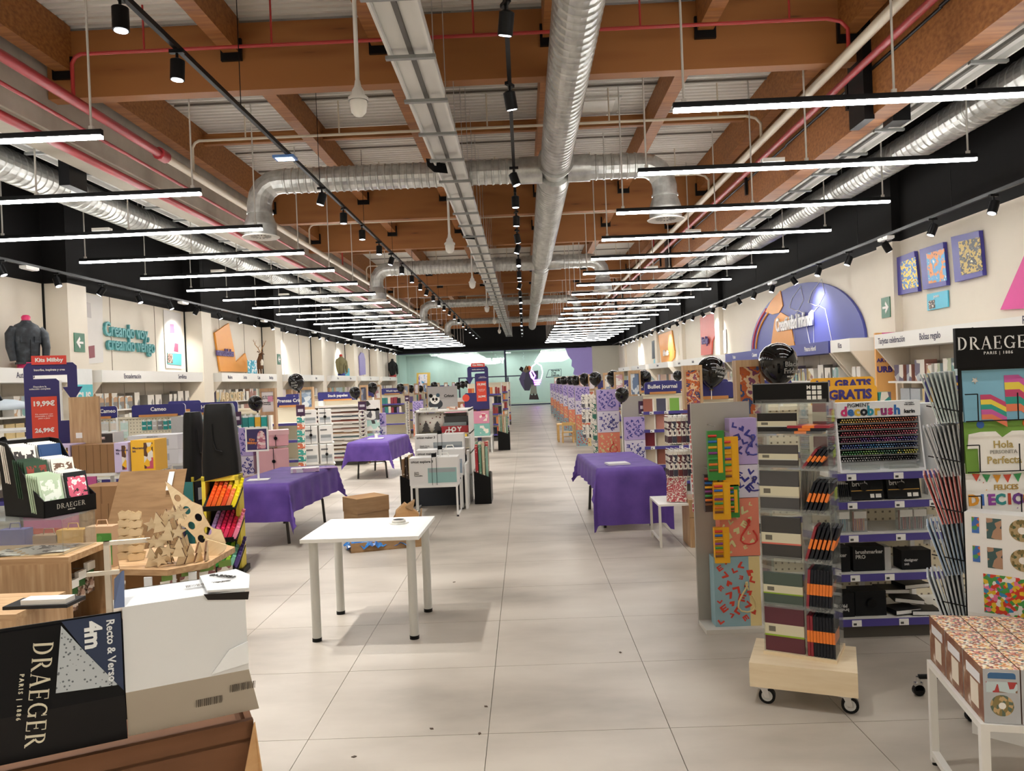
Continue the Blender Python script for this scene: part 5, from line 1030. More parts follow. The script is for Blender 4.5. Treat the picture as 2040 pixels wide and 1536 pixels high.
mset('black brushmarker carton cut off behind the acrylic tower', (2.01, 5.12, .412), (.14, .12, .16), 'marker', ts=.035); t = mset('black brushmarker PRO carton on the lower purple edged shelf', (2.2, 5.12, .412), (.2, .12, .16), 'brushmarker\nPRO', ts=.034); mset('black designer set carton with a security tag', (2.51, 5.12, .412), (.19, .12, .125), 'designer\nset', ts=.026, ty=.4); one(B().box(-.02, -.05, 0, .02, .05, .15, C('b8b8b6', .4)), 'marker_set', 'slim grey carton between the brushmarker and designer sets', 'marker set', (2.33, 5.12, .412))
mset('black carton with upside down lettering on the lowest shelf', (2.03, 5.1, .122), (.12, .12, .15), 'brush\nPRO', ts=.03, flip=True, ty=.4); t = mset('big black case with round security tag on the lowest shelf', (2.2, 5.12, .122), (.2, .14, .16), ''); B().cyl((0, -.07, .085), (0, -.09, .085), .03, BLK, n=16).build('security_tag', t)
for i, (x, y, z, rz, tl) in enumerate(((2.42, 5.1, .13, .2, 0), (2.48, 5.16, .18, -.15, .1), (2.4, 5.2, .235, .1, .05), (2.55, 5.08, .123, -.1, 0), (2.54, 5.22, .26, .2, 0))):
    t = thing('marker_case', ('black and white flat case lowest in the jumble', 'black case with white edge tilted over the jumble', 'black case on top of the jumble beside the security tag', 'thin black case lying at the shelf front', 'white edged case at the back of the jumble')[i], 'marker case', (x, y, z), rz); t.rotation_euler = (0, tl, rz)
    B().box(-.09, -.07, 0, .09, .07, .03, C('17181a', .4)).build('case', t); B().box(-.088, -.072, .004, .088, -.07, .026, C('e4e4e2', .5)).build('white_edge', t)
for r_, z in enumerate((.99, .72)):
    for k in range(5):
        c = ('c8c8cc', '3a4a9a', 'c03038', '8a8a92', '4a4a52')[(k+r_) % 5]
        for d in range(2): put(cached(('penpack', c), lambda: B().box(-.035, 0, -.2, .035, .006, 0, C('dcdad6', .35)).cyl((-.014, -.006, -.17), (-.014, -.006, -.03), .006, C(c, .4), n=6).cyl((.012, -.006, -.17), (.012, -.006, -.03), .006, C(c, .4), n=6).mesh('pen_pack')), 'pen_pack', 'carded pen pair hanging on the pegboard beside the marker sets, %s row' % ('upper', 'lower')[r_], 'pack', 'pen packs on the near pegboard '+('upper', 'lower')[r_], (2.72+.09*k, 5.3-.08*d, z))
# signs above
t = thing('promo_sign', 'yellow rounded sign reading 2 GRATIS above the decobrush rack', 'sign', (2.25, 5.42, 1.45)); rsign(.42, .17, YELLOW, .01, .03, YELLOW).build('panel', t); text('2', .09, C('3a2f80'), t, (-.16, -.003, .11), bold=.04); text('GRATIS', .09, C('3a2f80'), t, (.02, -.003, .105), bold=.045); text('Rotuladores Karin *', .022, C('33302a'), t, (0, -.003, .035))
t = thing('promo_sign', 'yellow rounded sign reading 1+1 GRATIS behind the first yellow sign', 'sign', (2.5, 6.1, 1.45)); rsign(.5, .22, YELLOW, .01, .03, YELLOW).build('panel', t); text('1+1 GRATIS', .085, C('3a2f80'), t, (0, -.003, .165), bold=.045)
t = thing('promo_sign', 'yellow sign with a big purple 4 on a navy backing', 'sign', (2.94, 5.42, 1.44)); rsign(.3, .22, NAVY, .01, .04).build('backing', t); rsign(.27, .17, YELLOW, .01, .04, YELLOW).build('panel', t, (.02, -.012, 0)); text('4€', .14, C('3a2f80'), t, (.01, -.016, .085), bold=.05)
gondola(1.85, 3.9, 6.0, 'gondola backing onto the marker sets with trinkets on top', (.15, .6, 1.1), [], 1.46, .1, True, tags=False)
fill_shelf(2.45, 3.0, 6.2, 1.462, .1, 'pastel goods on the marker gondola top', 'small pastel boxed item standing on top of the marker gondola', ['e8a8b8', '2f8f8a', 'e8e4dc', 'c03a48', 'f0c8d0'], (.05, .12), .08)
# ---- card spinner
sp = thing('card_spinner', 'black wire card spinner with a black header board on casters', 'card rack', (2.28, 4.0, 0))
B().cyl((0, 0, .12), (0, 0, 1.9), .02, BLK, n=10).build('pole', sp)
for a in range(5):
    an = 2*PI*a/5+.3; x, y = .28*math.cos(an), .28*math.sin(an)
    B().cyl((0, 0, .13), (x, y, .1), .014, BLK, n=6).build('foot', sp); c = B().cyl((x, y, .1), (x, y, .07), .012, CHROME, n=8).box(x-.02, y-.012, .03, x+.02, y+.012, .07, CHROME).build('caster', sp); B().cyl((x, y-.012, .03), (x, y+.012, .03), .03, BLK, n=14).build('wheel', c)
hd = B().box(-.2, -.26, 1.72, .3, -.24, 1.915, BLK).build('header_board', sp); seriftext('DRAEGER', .062, C('e6e6e4', .4, vary=0), hd, (.0, -.263, 1.84)); text('PARIS | 1886', .02, C('d0d0ce'), hd, (.0, -.263, 1.79), spacing=1.3)
for z in (.52, .74, .975, 1.22, 1.465):
    fr = B()
    for dz in (.0, .13): fr.cyl((-.17, -.27, z+dz), (.22, -.27, z+dz), .003, BLK, n=5) if dz == 0 else fr.cyl((-.17, -.27, z+dz), (-.11, -.27, z+dz), .003, BLK, n=5)
    fr.cyl((-.11, -.27, z), (-.11, -.27, z+.13), .003, BLK, n=5); fr.cyl((.08, -.27, z), (.08, -.27, z+.13), .003, BLK, n=5); fr.cyl((-.19, -.25, z+.05), (-.33, -.22, z+.08), .003, BLK, n=5)
    fr.build('wire_pocket', sp)
B().cyl((-.185, -.25, .4), (-.185, -.25, 1.72), .005, BLK, n=6).build('side_frame', sp); B().box(-.17, -.23, .4, .22, -.22, 1.72, C('2a2a2a', .6)).build('back_plate', sp)
CARDS = [('SETENTA', .49), ('CUMPLE', .725), ('DIECIOCHO', .97), ('baby', 1.21), ('rainbow', 1.46)]
PARTY = ['d8503a', '3a9a5a', 'e09a2a', '3a6ab8', '8a3a9a', '2a8a8a', 'b8402a', '6a3a8a', 'd8a02a']
for k, (nm, z) in enumerate(CARDS):
    hh = .27
    lb = ('white birthday card with bunting and coloured word SETENTA', 'white birthday card with bunting and word CUMPLE', 'white card with bunting and coloured word DIECIOCHO', 'green baby card with white romper and gold script', 'blue card with rainbow stripes and silver stars')[k]
    t = thing('greeting_card', lb, 'greeting card', (2.3, 3.755, z)); t.rotation_euler = (-.06, 0, 0)
    base = C(('f0eeea', 'f0eeea', 'f0eeea', '6f9a3a', '7fb6cf')[k], .5, vary=.03)
    B().box(-.18, 0, 0, .2, .012, hh, base).box(-.182, .012, .004, .198, .02, hh+.01, WHITE).build('card', t)
    if k < 3:
        fl = B()
        for j in range(7): fl.add([(-.15+.05*j, -.002, hh-.03-.012*math.sin(j*PI/6)), (-.11+.05*j, -.002, hh-.03-.012*math.sin((j+.8)*PI/6)), (-.13+.05*j, -.002, hh-.07-.012*math.sin(j*PI/6))], [(0, 2, 1)], C(PARTY[j % 3*1], .5))
        fl.build('bunting_print', t)['kind'] = 'stuff'
        text('FELICES', .035, C('b8964a', .5), t, (.01, -.003, hh*.62), bold=.02) if k != 1 else None
        xx = -.15
        for j, ch in enumerate(nm): text(ch, .07, C(PARTY[(j+k) % 9], .4), t, (xx, -.003, hh*.4 if k != 1 else hh*.5), bold=.05); xx += .043 if k == 2 else .052
        cf = B()
        for j in range(26): a, b_ = R.uniform(-.17, .19), R.uniform(.01, hh-.02); cf.add([(a, -.0015, b_), (a+.008, -.0015, b_+.003), (a+.005, -.0015, b_+.008)], [(0, 1, 2)], C(PARTY[j % 9], .5))
        cf.build('confetti_print', t)['kind'] = 'stuff'
    elif k == 3:
        B().xz([(-.12, .0), (-.12, .12), (-.17, .12), (-.16, .19), (-.1, .2), (-.03, .2), (.0, .17), (.05, .2), (.1, .2), (.18, .17), (.17, .11), (.12, .12), (.12, .0)], -.004, 0, C('f2efe8', .5)).build('romper_print', t)
        text('Hola', .05, C('b09a5a'), t, (0, -.006, .135)); text('PERSONITA', .025, C('a8a49a'), t, (0, -.006, .1)); text('Perfecta', .05, C('b09a5a'), t, (0, -.006, .06)); B().cyl((-.1, -.003, .235), (-.1, 0, .235), .018, C('3a6ab8', .5), n=12).build('dummy_print', t); B().cyl((.12, -.003, .235), (.12, 0, .235), .018, C('d8702a', .5), n=12).build('flower_print', t)
    else:
        for j, c in enumerate(('c85aa0', 'e8d04a', 'c0406a', '2a9a8a', 'e8805a')): B().add([(.02, -.002, .22-.035*j), (.09, -.002, .22-.035*j), (.2, -.002, .13-.035*j), (.2, -.002, .095-.035*j), (.09, -.002, .185-.035*j), (.02, -.002, .185-.035*j)], [(0, 5, 4, 1), (1, 4, 3, 2)], C(c, .5)).build('rainbow_stripe', t)
        for j, c in enumerate(('c0406a', 'e8d04a', '2a9a8a', 'c85aa0', 'e8805a')): B().add([(-.1, -.0025, .13-.024*j), (-.05, -.0025, .13-.024*j), (.02, -.0025, .09-.024*j), (.02, -.0025, .066-.024*j), (-.05, -.0025, .106-.024*j), (-.1, -.0025, .106-.024*j)], [(0, 5, 4, 1), (1, 4, 3, 2)], C(c, .5)).build('rainbow_stripe', t)
        for cx_, cz_ in ((-.12, .2), (.17, .235)): B().xz([(cx_+.018*(1 if q % 2 else .45)*math.sin(q*PI/5), cz_+.018*(1 if q % 2 else .45)*math.cos(q*PI/5)) for q in range(10)], -.003, 0, C('d8d8d4', .2, .6)).build('silver_star', t)
for k, z in enumerate((.47, .72, .97, 1.2, 1.46)):
    for j in range(8):
        put(cached(('edgecard', k), lambda: B().box(-.1, -.003, 0, .1, .003, .25, C(('c9d2da', '8fa6c0', 'b0524e', '8a8e92', '9fb0ae')[k], .5)).box(-.1, .003, 0, .1, .005, .25, C('eeeeec', .5)).mesh('card')), 'greeting_card', 'edge-on greeting card fanned in the %s side pocket of the spinner' % ('lowest', 'second lowest', 'middle', 'second highest', 'highest')[k], 'greeting card', '%s side pocket cards' % ('lowest', 'second', 'middle', 'fourth', 'highest')[k], (2.04+.015*j+.008*(k % 2), 3.84+.004*j, z), (-.3+.03*j, 0, 1.1+.02*j))
# ---- white bench with toy boxes
BR = D2(-12)
t = thing('white_bench', 'low white metal bench under the candy print toy boxes', 'bench', (1.58, 2.77, 0), BR); WB = C('e9e7e2', .4, vary=.02)
B().box(0, 0, .43, 1.3, .64, .455, WB).build('top', t)
for x in (.015, 1.285):
    for y in (.015, .625): B().box(x-.015, y-.015, .015, x+.015, y+.015, .43, WB).build('leg', t); B().cyl((x, y, 0), (x, y, .015), .012, BLK, n=8).build('foot', t)
    B().box(x-.015, .03, .04, x+.015, .61, .065, WB).build('stretcher', t)
CANDY = textured('candy', [(0, 'd8a890'), (.16, 'c8783f'), (.3, 'ead8bc'), (.42, '7a4a3a'), (.54, 'e0c890'), (.66, '5f8480'), (.74, 'efe4d6'), (.9, 'b8606a')], 'voronoi', 115, (1, 1, 1), .5, const=True)
CHOC = textured('choc', [(0, '5a3226'), (.4, '7a4a36'), (.6, '8f6a50'), (.75, 'e8dcd0')], 'noise', 18, (1, 1, 1), .5, 3)
bx_w, bx_d, bx_h = .118, .205, .195
toy = [B().box(-bx_w/2, 0, 0, bx_w/2, bx_d, bx_h, CHOC, front=C('b9bcc0', .5), top=CANDY).mesh('carton'), B().cyl((0, -.001, .065), (0, .0, .065), .038, art(2, ['8a7a4a', 'c8a878', '5a6a5a'], 60), n=20).cyl((0, -.002, .065), (0, 0, .065), .012, WHITE, n=14).mesh('ring_print'), B().box(-.05, -.001, .112, .05, 0, .15, art(4, ['c8d8dc', '8a6a50', 'b03a3a'], 30)).mesh('photo_print'), rsign(.09, .022, C('3a6a9a', .4), .002, .01, WHITE).mesh('logo_oval'), B().box(-bx_w/2-.001, .05, .03, -bx_w/2, .13, .12, C('e6dccc', .5)).mesh('side_print'), B().box(-bx_w/2-.0015, .03, .13, -bx_w/2, .17, .165, C('e8e8ec', .5)).mesh('side_logo')]
MB_ = Matrix.Translation((1.58, 2.77, .456)) @ Matrix.Rotation(BR, 4, 'Z')
for i in range(8):
    for j in range(3):
        p = MB_ @ Vector((.075+.122*i, .01+.212*j, 0))
        if i > 5: continue
        t = thing('toy_box', 'candy print toy box in the %s row on the white bench' % ('front', 'middle', 'back')[j], 'box', p, BR, 'toy boxes in the %s row on the bench' % ('front', 'middle', 'back')[j])
        for me, nm in zip(toy, ('carton', 'ring_print', 'photo_print', 'logo_oval', 'side_print', 'side_logo')):
            o = inst(me, nm, t)
            if nm == 'logo_oval': o.location = (0, -.003, .162)
t = None
for k, (z, hh, pr) in enumerate(((.457+.2, .2, 1), (.857, .135, 0), (.992, .135, 0))):
    t = thing('donut_box', ('white box with bright bean print under two donut boxes', 'white donut print box in the middle of the stack', 'white donut print box on top of the stack')[k], 'box', (2.27, 3.6, z-.08), D2(-44))
    B().box(-.2, -.12, 0, .3, .0, hh, C('f2f2f0', .45, vary=.02)).build('carton', t)
    if pr: B().box(-.13, -.122, .01, .28, -.12, hh-.01, textured('beans', [(0, 'd8402a'), (.25, 'e8c030'), (.45, '3a8ab8'), (.6, 'f0ece4'), (.75, '4a9a4a'), (.9, 'e87aa0')], 'voronoi', 62, (1, 1, 1), .4, const=True)).build('bean_print', t)
    else:
        B().cyl((.03, -.122, hh*.52), (.03, -.12, hh*.52), .05, art(5, ['7a6a3a', 'b09a70', '4a5a3a'], 50), n=24).cyl((.03, -.1235, hh*.52), (.03, -.12, hh*.52), .016, WHITE, n=16).build('donut_print', t); B().box(-.11, -.122, .02, -.05, -.12, hh-.02, art(6, ['3a5a5a', 'b08a70', '20303a'], 30)).build('photo_print', t); B().box(-.17, -.122, .04, -.14, -.12, hh-.02, art(1, ['3a6ab8', 'd8702a', '4a9a5a'], 40)).build('logo_print', t)
one(B().box(-.2, -.12, 0, .3, .0, .577, C('e8e6e2', .5)), 'donut_box', 'plain white carton at the bottom of the donut box stack', 'box', (2.27, 3.6, 0), D2(-44))
# ================================================================ purple tables, white table, floor cartons
CLOTH = textured('purple_cloth', [(.3, '4f3585'), (.7, '67489f')], 'noise', 5, (1, 1, 1), .65, 4)
def cloth(a, b, ov, z, fold=.012, seed=0):
    (l, r, f, k) = ov; nu, nv = 46, 46; rr = random.Random(seed); ph = [rr.uniform(0, 6) for _ in range(4)]
    def fn(u, v):
        x = -a-l+(2*a+l+r)*u; y = -b-f+(2*b+f+k)*v
        dx = -a-x if x < -a else (x-a if x > a else 0); dy = -b-y if y < -b else (y-b if y > b else 0)
        sx, sy = (-1 if x < 0 else 1), (-1 if y < 0 else 1)
        X, Y = min(max(x, -a), a), min(max(y, -b), b); d = max(dx, dy); m_ = min(dx, dy)
        if d <= 0: return (X, Y, z)
        rip = fold*min(1, d*5)
        if dx > 0 and dy > 0: return (X+sx*(.012+m_*.24+(.1*m_ if dx > dy else 0)), Y+sy*(.012+m_*.24+(.1*m_ if dy > dx else 0)), max(.015, z-d-.38*m_))
        if dx > 0: return (X+sx*(.012+rip*(1+math.sin(y*19+ph[0]))), Y, z-d)
        return (X, Y+sy*(.012+rip*(1+math.sin(x*17+ph[1]))), z-d)
    return B().grid(fn, nu, nv, CLOTH)
LEGM = C('3a3734', .4, .5)
def folding(label, loc, rz, a, b, ov, clabel, z=.715, seed=0):
    t = thing('folding_table', label, 'table', loc, rz)
    B().box(-a+.03, -b+.03, z-.045, a-.03, b-.03, z-.012, C('c9c5be', .5)).build('tabletop', t)
    for sy in (-1, 1):
        yy = sy*(b-.25)
        for sx in (-1, 1): B().tube([(sx*(a-.2), yy, z-.03), (sx*(a-.2), yy+sy*.0, z-.3), (sx*(a-.12), yy, z-.42), (sx*(a-.1), yy, 0)], .018, LEGM, 8).build('leg', t)
        B().tube([(-(a-.13), yy, z-.4), (a-.13, yy, z-.4)], .011, LEGM, 8).build('crossbar', t)
    c = cloth(a, b, ov, z+.002, seed=seed).build('tablecloth', None, loc, rz); tag(c, clabel, 'tablecloth')
folding('folding table under the purple cloth that hangs nearly to the floor', (1.1, 9.6, 0), D2(3), .37, .9, (.25, .3, .64, .3), 'purple cloth hanging nearly to the floor on the table by the pen hooks', seed=1)
folding('folding table under a purple cloth beside the highlighter display', (-2.98, 9.35, 0), D2(-3), .37, .9, (.3, .34, .42, .3), 'purple cloth on the table carrying the small upright sign', seed=2)
folding('folding table under a purple cloth before the paper rack', (-2.92, 15.2, 0), D2(-3), .38, .9, (.38, .38, .36, .3), 'purple cloth with pointed corners on the table before the paper rack', seed=3)
one(B().box(-.13, -.1, 0, .13, .1, .012, WHITE).box(-.13, -.1, .012, .12, .1, .02, C('dcdcd8', .6)), 'paper_pad', 'small stack of white sheets on the purple cloth by the pen hooks', 'paper', (1.05, 9.05, .719), .15)
t = thing('sign_stand', 'small white table sign with a framed purple print', 'sign', (-3.12, 8.85, .718), .1); B().box(-.12, -.08, 0, .12, .08, .008, WHITE).build('base', t); B().box(-.012, -.006, .008, .012, .006, .36, WHITE).build('stem', t)
fr = B().box(-.13, -.008, .33, .13, .008, .61, WHITE).build('frame', t); B().box(-.112, -.0095, .35, .112, -.008, .59, C('3a2f5e', .5)).build('print', fr); B().xz([(.0, .36)]+[(.05+.045*math.cos(q), .5+.07*math.sin(q)) for q in (3.1, 2.5, 1.9, 1.3, .7, .1)]+[(.1, .36)], -.0115, -.0095, art(3, ['d8a0a8', 'b06a7a', 'e8d0cc'], 30)).build('photo', fr); text('Kits\nMilbby', .04, C('e08a4a'), fr, (-.055, -.012, .45), bold=.03)
t = thing('flat_box', 'flat white craft box lying on the purple cloth beside the sign', 'box', (-2.78, 9.55, .718), .25); B().box(-.17, -.1, 0, .17, .1, .05, C('ece8ea', .5), front=art(2, ['ece8ea', '2a2a2e', 'd8b8cc', 'ece8ea'], 14)).build('carton', t); B().box(-.02, -.102, .005, .17, -.1, .045, C('c9a8c8', .5)).build('label_strip', t)
one(B().box(-.15, -.1, 0, .15, .1, .006, C('7a3a94', .5)), 'folder', 'flat violet folder on the purple cloth behind the craft box', 'folder', (-2.62, 9.9, .718), .3)
t = thing('tape_roll', 'white roll on papers on the far purple cloth', 'roll', (-2.95, 15.0, .72)); B().box(-.15, -.1, 0, .15, .1, .012, WHITE).build('paper', t); B().cyl((0, .05, .012), (0, .05, .09), .035, WHITE, n=16).build('roll', t)
# white table
t = thing('white_table', 'white square table on four round legs in the open aisle', 'table', (-1.16, 5.6, 0), D2(-1.5)); B().box(-.41, -.385, .695, .41, .385, .72, C('f3f3ef', .35, vary=.01)).build('tabletop', t)
for x in (-.34, .34):
    for y in (-.31, .31): B().cyl((x, y, .025), (x, y, .695), .031, C('c9c8c2', .4, vary=.03), n=24).build('leg', t); B().cyl((x, y, 0), (x, y, .025), .033, BLK, n=20).build('foot', t)
t = thing('tape_ring', 'small octagonal tape ring lying on the white table', 'tape', (-.98, 5.72, .7205)); B().lathe([(.055, 0), (.075, 0), (.075, .008), (.055, .008), (.055, 0)], C('e9e7e0', .4), 8, False).build('backing', t); B().lathe([(.042, .008), (.052, .008), (.052, .028), (.042, .028), (.042, .008)], C('d8d6ce', .3), 20).build('ring', t); B().lathe([(.0415, .009), (.0415, .027)], C('6a6a6a', .5), 20).build('core', t)
# cartons on the floor behind
t = thing('floor_carton', 'tall brown carton standing behind the white table', 'carton', (-1.86, 8.72, 0), .72); B().box(-.2, -.16, 0, .2, .16, .5, CARD, top=CARDL).build('carton', t); B().box(-.205, -.165, .34, .205, .165, .505, CARD, top=CARDL).build('lid', t)
t = thing('open_carton', 'flattened open brown carton with raised flaps on the floor', 'carton', (-1.62, 8.35, 0), .3); B().box(-.35, -.2, 0, .4, .2, .01, CARDL).build('base', t)
for a_, b_ in (((-.35, -.2), (.4, -.2)), ((.4, -.2), (.4, .2)), ((-.35, -.2), (-.35, .2)), ((-.35, .2), (.4, .2))): B().ext([(a_[0], a_[1], 0), (b_[0], b_[1], 0), (b_[0], b_[1], .1), (a_[0], a_[1], .1)], (.008, .008, 0), CARD).build('wall', t)
B().ext([(.05, .2, .1), (.4, .2, .1), (.3, .22, .4), (.2, .2, .34)], (.0, .012, 0), CARDL).build('flap', t); B().ext([(.4, -.1, .1), (.4, .2, .1), (.46, .12, .36)], (.01, .0, 0), CARD).build('flap', t)
BP = textured('blue_wrap', [(.3, '1a4f9a'), (.6, '3a86d0'), (.8, 'a8d0f0')], 'noise', 9, (1, 1, 1), .2, 4)
rr = random.Random(5)
one(B().grid(lambda u, v: (-.35+.65*u+.02*math.sin(9*v), -.2+.36*v+.02*math.sin(11*u), .015+.13*max(0, math.sin(PI*u)*math.sin(PI*v))+.05*rr.random()), 22, 14, BP, False), 'plastic_wrap', 'crumpled blue plastic wrap in the open carton', 'plastic wrap', (-1.66, 8.32, .012), .3)
t = thing('paper_bag', 'crumpled kraft paper bag beside the tall carton', 'paper bag', (-1.42, 8.62, 0), .2); B().ext([(-.17, -.08, 0), (.15, -.08, 0), (.17, -.06, .3), (.02, -.03, .42), (-.08, -.06, .34)], (0, .14, 0), CARDL).build('body', t); B().ext([(.02, -.05, .38), (.1, -.06, .34), (.13, -.03, .44)], (0, .04, .02), CARD).build('torn_corner', t)
# ================================================================ central machine island
MACH = C('e4e2df', .45, vary=.03)
def machine_box(label, loc, d, mcol, txt, sub, rz=0, pat=True):
    t = thing('machine_box', label, 'machine box', loc, rz); w, dp, h = d
    B().box(-w/2, 0, 0, w/2, dp, h, MACH).build('carton', t)
    m_ = B().box(-w*.12, -.003, h*.08, w*.47, 0, h*.62, C(mcol, .4)).box(-w*.1, -.004, h*.46, w*.45, -.003, h*.6, C('9fa6a8', .4)).build('machine_print', t)
    text(txt, .045, C('2a2a2a'), t, (-w*.46, -.003, h*.86), align='LEFT', bold=.02); text(sub, .024, C('55524e'), t, (-w*.4, -.003, h*.42), align='LEFT')
    tie = B()
    for x in (-.02, .04): tie.tube([(x, -.006, 0), (x, -.006, h), (x+.02, dp*.4, h+.006)], .003, BLK, 4)
    tie.build('security_tie', t); B().cyl((-.0, dp*.3, h), (0, dp*.3, h+.05), .035, BLK, n=14).build('security_tag', t); B().tube([(.08, dp*.3, h), (.1, dp*.3, h+.05), (.18, dp*.3, h+.05), (.2, dp*.3, h)], .008, WHITE, 6).build('handle', t)
    return t
IX = -1.24
def nest(label, y0, y1, z, w=.62):
    t = thing('metal_table', label, 'table', (IX, 0, 0)); B().box(-w/2, y0, z-.03, w/2, y1, z, WB).build('top', t)
    for x in (-w/2+.012, w/2-.012):
        for y in (y0+.012, y1-.012): B().box(x-.012, y-.012, 0, x+.012, y+.012, z-.03, WB).build('leg', t)
        B().box(x-.012, y0, 0, x+.012, y1, .02, WB).build('runner', t)
nest('low white metal table carrying the mint machine box', 10.05, 10.6, .42); nest('white table behind carrying the second machine box', 10.62, 11.2, .47, .66)
machine_box('white machine box with mint cutter print on the low metal table', (IX, 10.07, .42), (.64, .3, .36), '8fb8b4', 'cricut explore 3', 'Corta.\nDibuja.\nPersonaliza.')
machine_box('white machine box with grey blue print behind the mint one', (IX+.02, 10.64, .47), (.66, .3, .36), '8a9aa8', 'cricut maker 3', 'Diseña.\nCorta.')
t = thing('island_shelf', 'white tall shelf unit of the machine island', 'shelving', (IX, 11.3, 0))
for x in (-.4, .39): B().box(x, 0, 0, x+.02, .9, 1.36, WB).build('side', t)
for z in (.4, .72, 1.01, 1.35): B().box(-.4, 0, z-.02, .41, .9, z, C('d8c4a4', .5) if z < 1.2 else WB).build('shelf', t)
machine_box('white machine box with grey cutter print on the shelf unit', (IX-.02, 11.02, .72), (.7, .3, .3), '8a9298', 'cricut maker 3', 'Diseña. Corta.\nPersonaliza.'); one(B().box(-.33, 0, 0, .33, .4, .25, C('20303c', .5)), 'machine_box', 'dark box under the grey cutter box on the shelf unit', 'machine box', (IX, 11.35, .4))
one(B().box(-.35, .0, .0, .35, .3, .72, C('2a3038', .6)), 'machine_box', 'tall dark carton supporting the grey cutter box', 'machine box', (IX-.02, 11.0, 0))
t = thing('cushion', 'white cushion with dark spots and two tree shapes', 'cushion', (IX-.17, 11.5, 1.012))
CU = textured('cushion_spots', [(0, '7a4a44'), (.2, '8a5a50'), (.22, 'efe9de')], 'dist', 17, (1, 1, 1), .8, const=True)
B().grid(lambda u, v: ((u-.5)*.42*(1-.1*abs(2*v-1)**4), -.09*math.sin(PI*u)**.5*math.sin(PI*v)**.5, .0+.3*v), 14, 14, CU).grid(lambda u, v: ((u-.5)*.42*(1-.1*abs(2*v-1)**4), .09*math.sin(PI*u)**.5*math.sin(PI*v)**.5, .3*v), 14, 14, CU).build('cover', t)
for cx_ in (-.08, .09): B().xz([(cx_+x, .02+z) for x, z in ((-.07, 0), (.07, 0), (.035, .05), (.055, .05), (.025, .1), (.04, .1), (0, .16), (-.04, .1), (-.025, .1), (-.055, .05), (-.035, .05))], -.1, -.085, C('4a4644', .6)).build('tree_print', t)
t = thing('gift_tin', 'red and grey festive tin with white letters JOY', 'tin', (IX+.18, 11.42, 1.012)); B().box(-.2, -.05, 0, .2, .1, .1, C('b02a34', .4)).build('front', t); B().box(-.2, .05, .1, .2, .12, .24, C('4a4a4a', .5)).build('back_card', t); text('J O Y', .085, WHITE, t, (0, -.053, .05), bold=.06); B().box(-.17, -.0, .1, .17, .05, .15, C('8a9a9a', .4)).build('cups', t)
for k, x in enumerate((-.12, .15)): one(B().box(-.13, 0, 0, .13, .1, .28, C(('c8c4be', 'bab6b0')[k], .5), front=art(k, ['c8c4be', 'b8b4ae', 'd8d4ce'], 6)), 'grey_box', ('grey printed box behind the cushion', 'grey printed box behind the festive tin')[k], 'box', (IX+x+.05, 11.75, 1.012))
t = thing('brand_sign', 'grey Cricut sign board with a panda drawing', 'sign', (IX-.05, 11.9, 1.352)); B().box(-.22, 0, 0, .24, .02, .35, C('a9a5a3', .5)).build('board', t); text('Cricut', .06, C('2a2a2a'), t, (.11, -.003, .2), bold=.03)
pd = B()
def disc(b, x, z, rx, rz_, mat, y=-.003): b.add([(x, y, z)]+[(x+rx*math.cos(q*PI/10), y, z+rz_*math.sin(q*PI/10)) for q in range(20)], [(0, 1+q, 1+(q+1) % 20) for q in range(20)], mat)
disc(pd, -.1, .08, .11, .08, C('2a3038', .5)); disc(pd, -.11, .15, .075, .07, WHITE, -.004); disc(pd, -.17, .21, .03, .03, BLK, -.005); disc(pd, -.06, .215, .03, .03, C('2a4a5a', .5), -.005); disc(pd, -.135, .155, .02, .025, BLK, -.006); disc(pd, -.085, .155, .02, .025, BLK, -.006); disc(pd, -.11, .12, .012, .008, BLK, -.006); pd.build('panda_print', t)
fill_shelf(IX-.38, IX+.38, 11.5, 1.352, .05, 'low items on the island shelf top', 'low pale item on top of the machine island shelf', ['e8e2da', 'd8a48a', 'c8c4bc'], (.1, .2), .1, prob=.5)
# side arm table and gift wrap bins
def wrap_bin(label, loc, w, d, h0, h1, n, cols, rl, rz=0):
    t = thing('wrap_bin', label, 'bin', loc, rz)
    for x in (-w/2, w/2-.012): B().ext([(x, 0, 0), (x, d, 0), (x, d, h1), (x, 0, h0)], (.012, 0, 0), BLK).build('side', t)
    B().xz([(-w/2, 0), (w/2, 0), (w/2, h0*.8), (-w/2, h0)], -.01, .0, BLK).build('front', t); B().box(-w/2, d-.01, 0, w/2, d, h1, BLK).build('back', t)
    for k in range(n):
        nx = int((w-.04)/.049); x = loc[0]-w/2+.045+.049*(k % nx); y = loc[1]+.035+.049*(k//nx); c = cols[k % len(cols)]
        me = cached(('roll', c, rl), lambda: B().cyl((0, 0, 0), (0, 0, rl), .022, textured('wrap_'+c, [(0, 'efe6da'), (.2, c)], 'dist', 22, (1, 1, 1), .35, const=True), n=10).cyl((0, 0, rl), (0, 0, rl+.004), .016, C('d8d0c4', .6), n=10).mesh('gift_wrap_roll'))
        put(me, 'gift_wrap_roll', 'patterned gift wrap roll standing in the '+label.split(' of ')[0], 'wrap roll', 'rolls in the '+label.split(' of ')[0], (x, y, .02+.03*(k % 3)), (0, 0, k))
WR = ['b8323a', '6a9a80', 'd8c8a8', '8fb4a0', 'c8504a', 'e8dcc8', '4a7a6a']
wrap_bin('black slant-front bin of red and mint gift wrap rolls', (-.66, 11.0, 0), .24, .5, .47, .4, 26, WR, .8); wrap_bin('black bin of brown gift wrap rolls', (-1.74, 11.0, 0), .2, .4, .45, .4, 16, ['8a6a4a', '3a2f28', 'c8b08a', '6a4a34'], .66); wrap_bin('far black bin of pale gift wrap rolls', (-.58, 19.4, 0), .3, .5, .5, .42, 20, ['d8d0b8', '8aa890', 'c8a888'], .82)
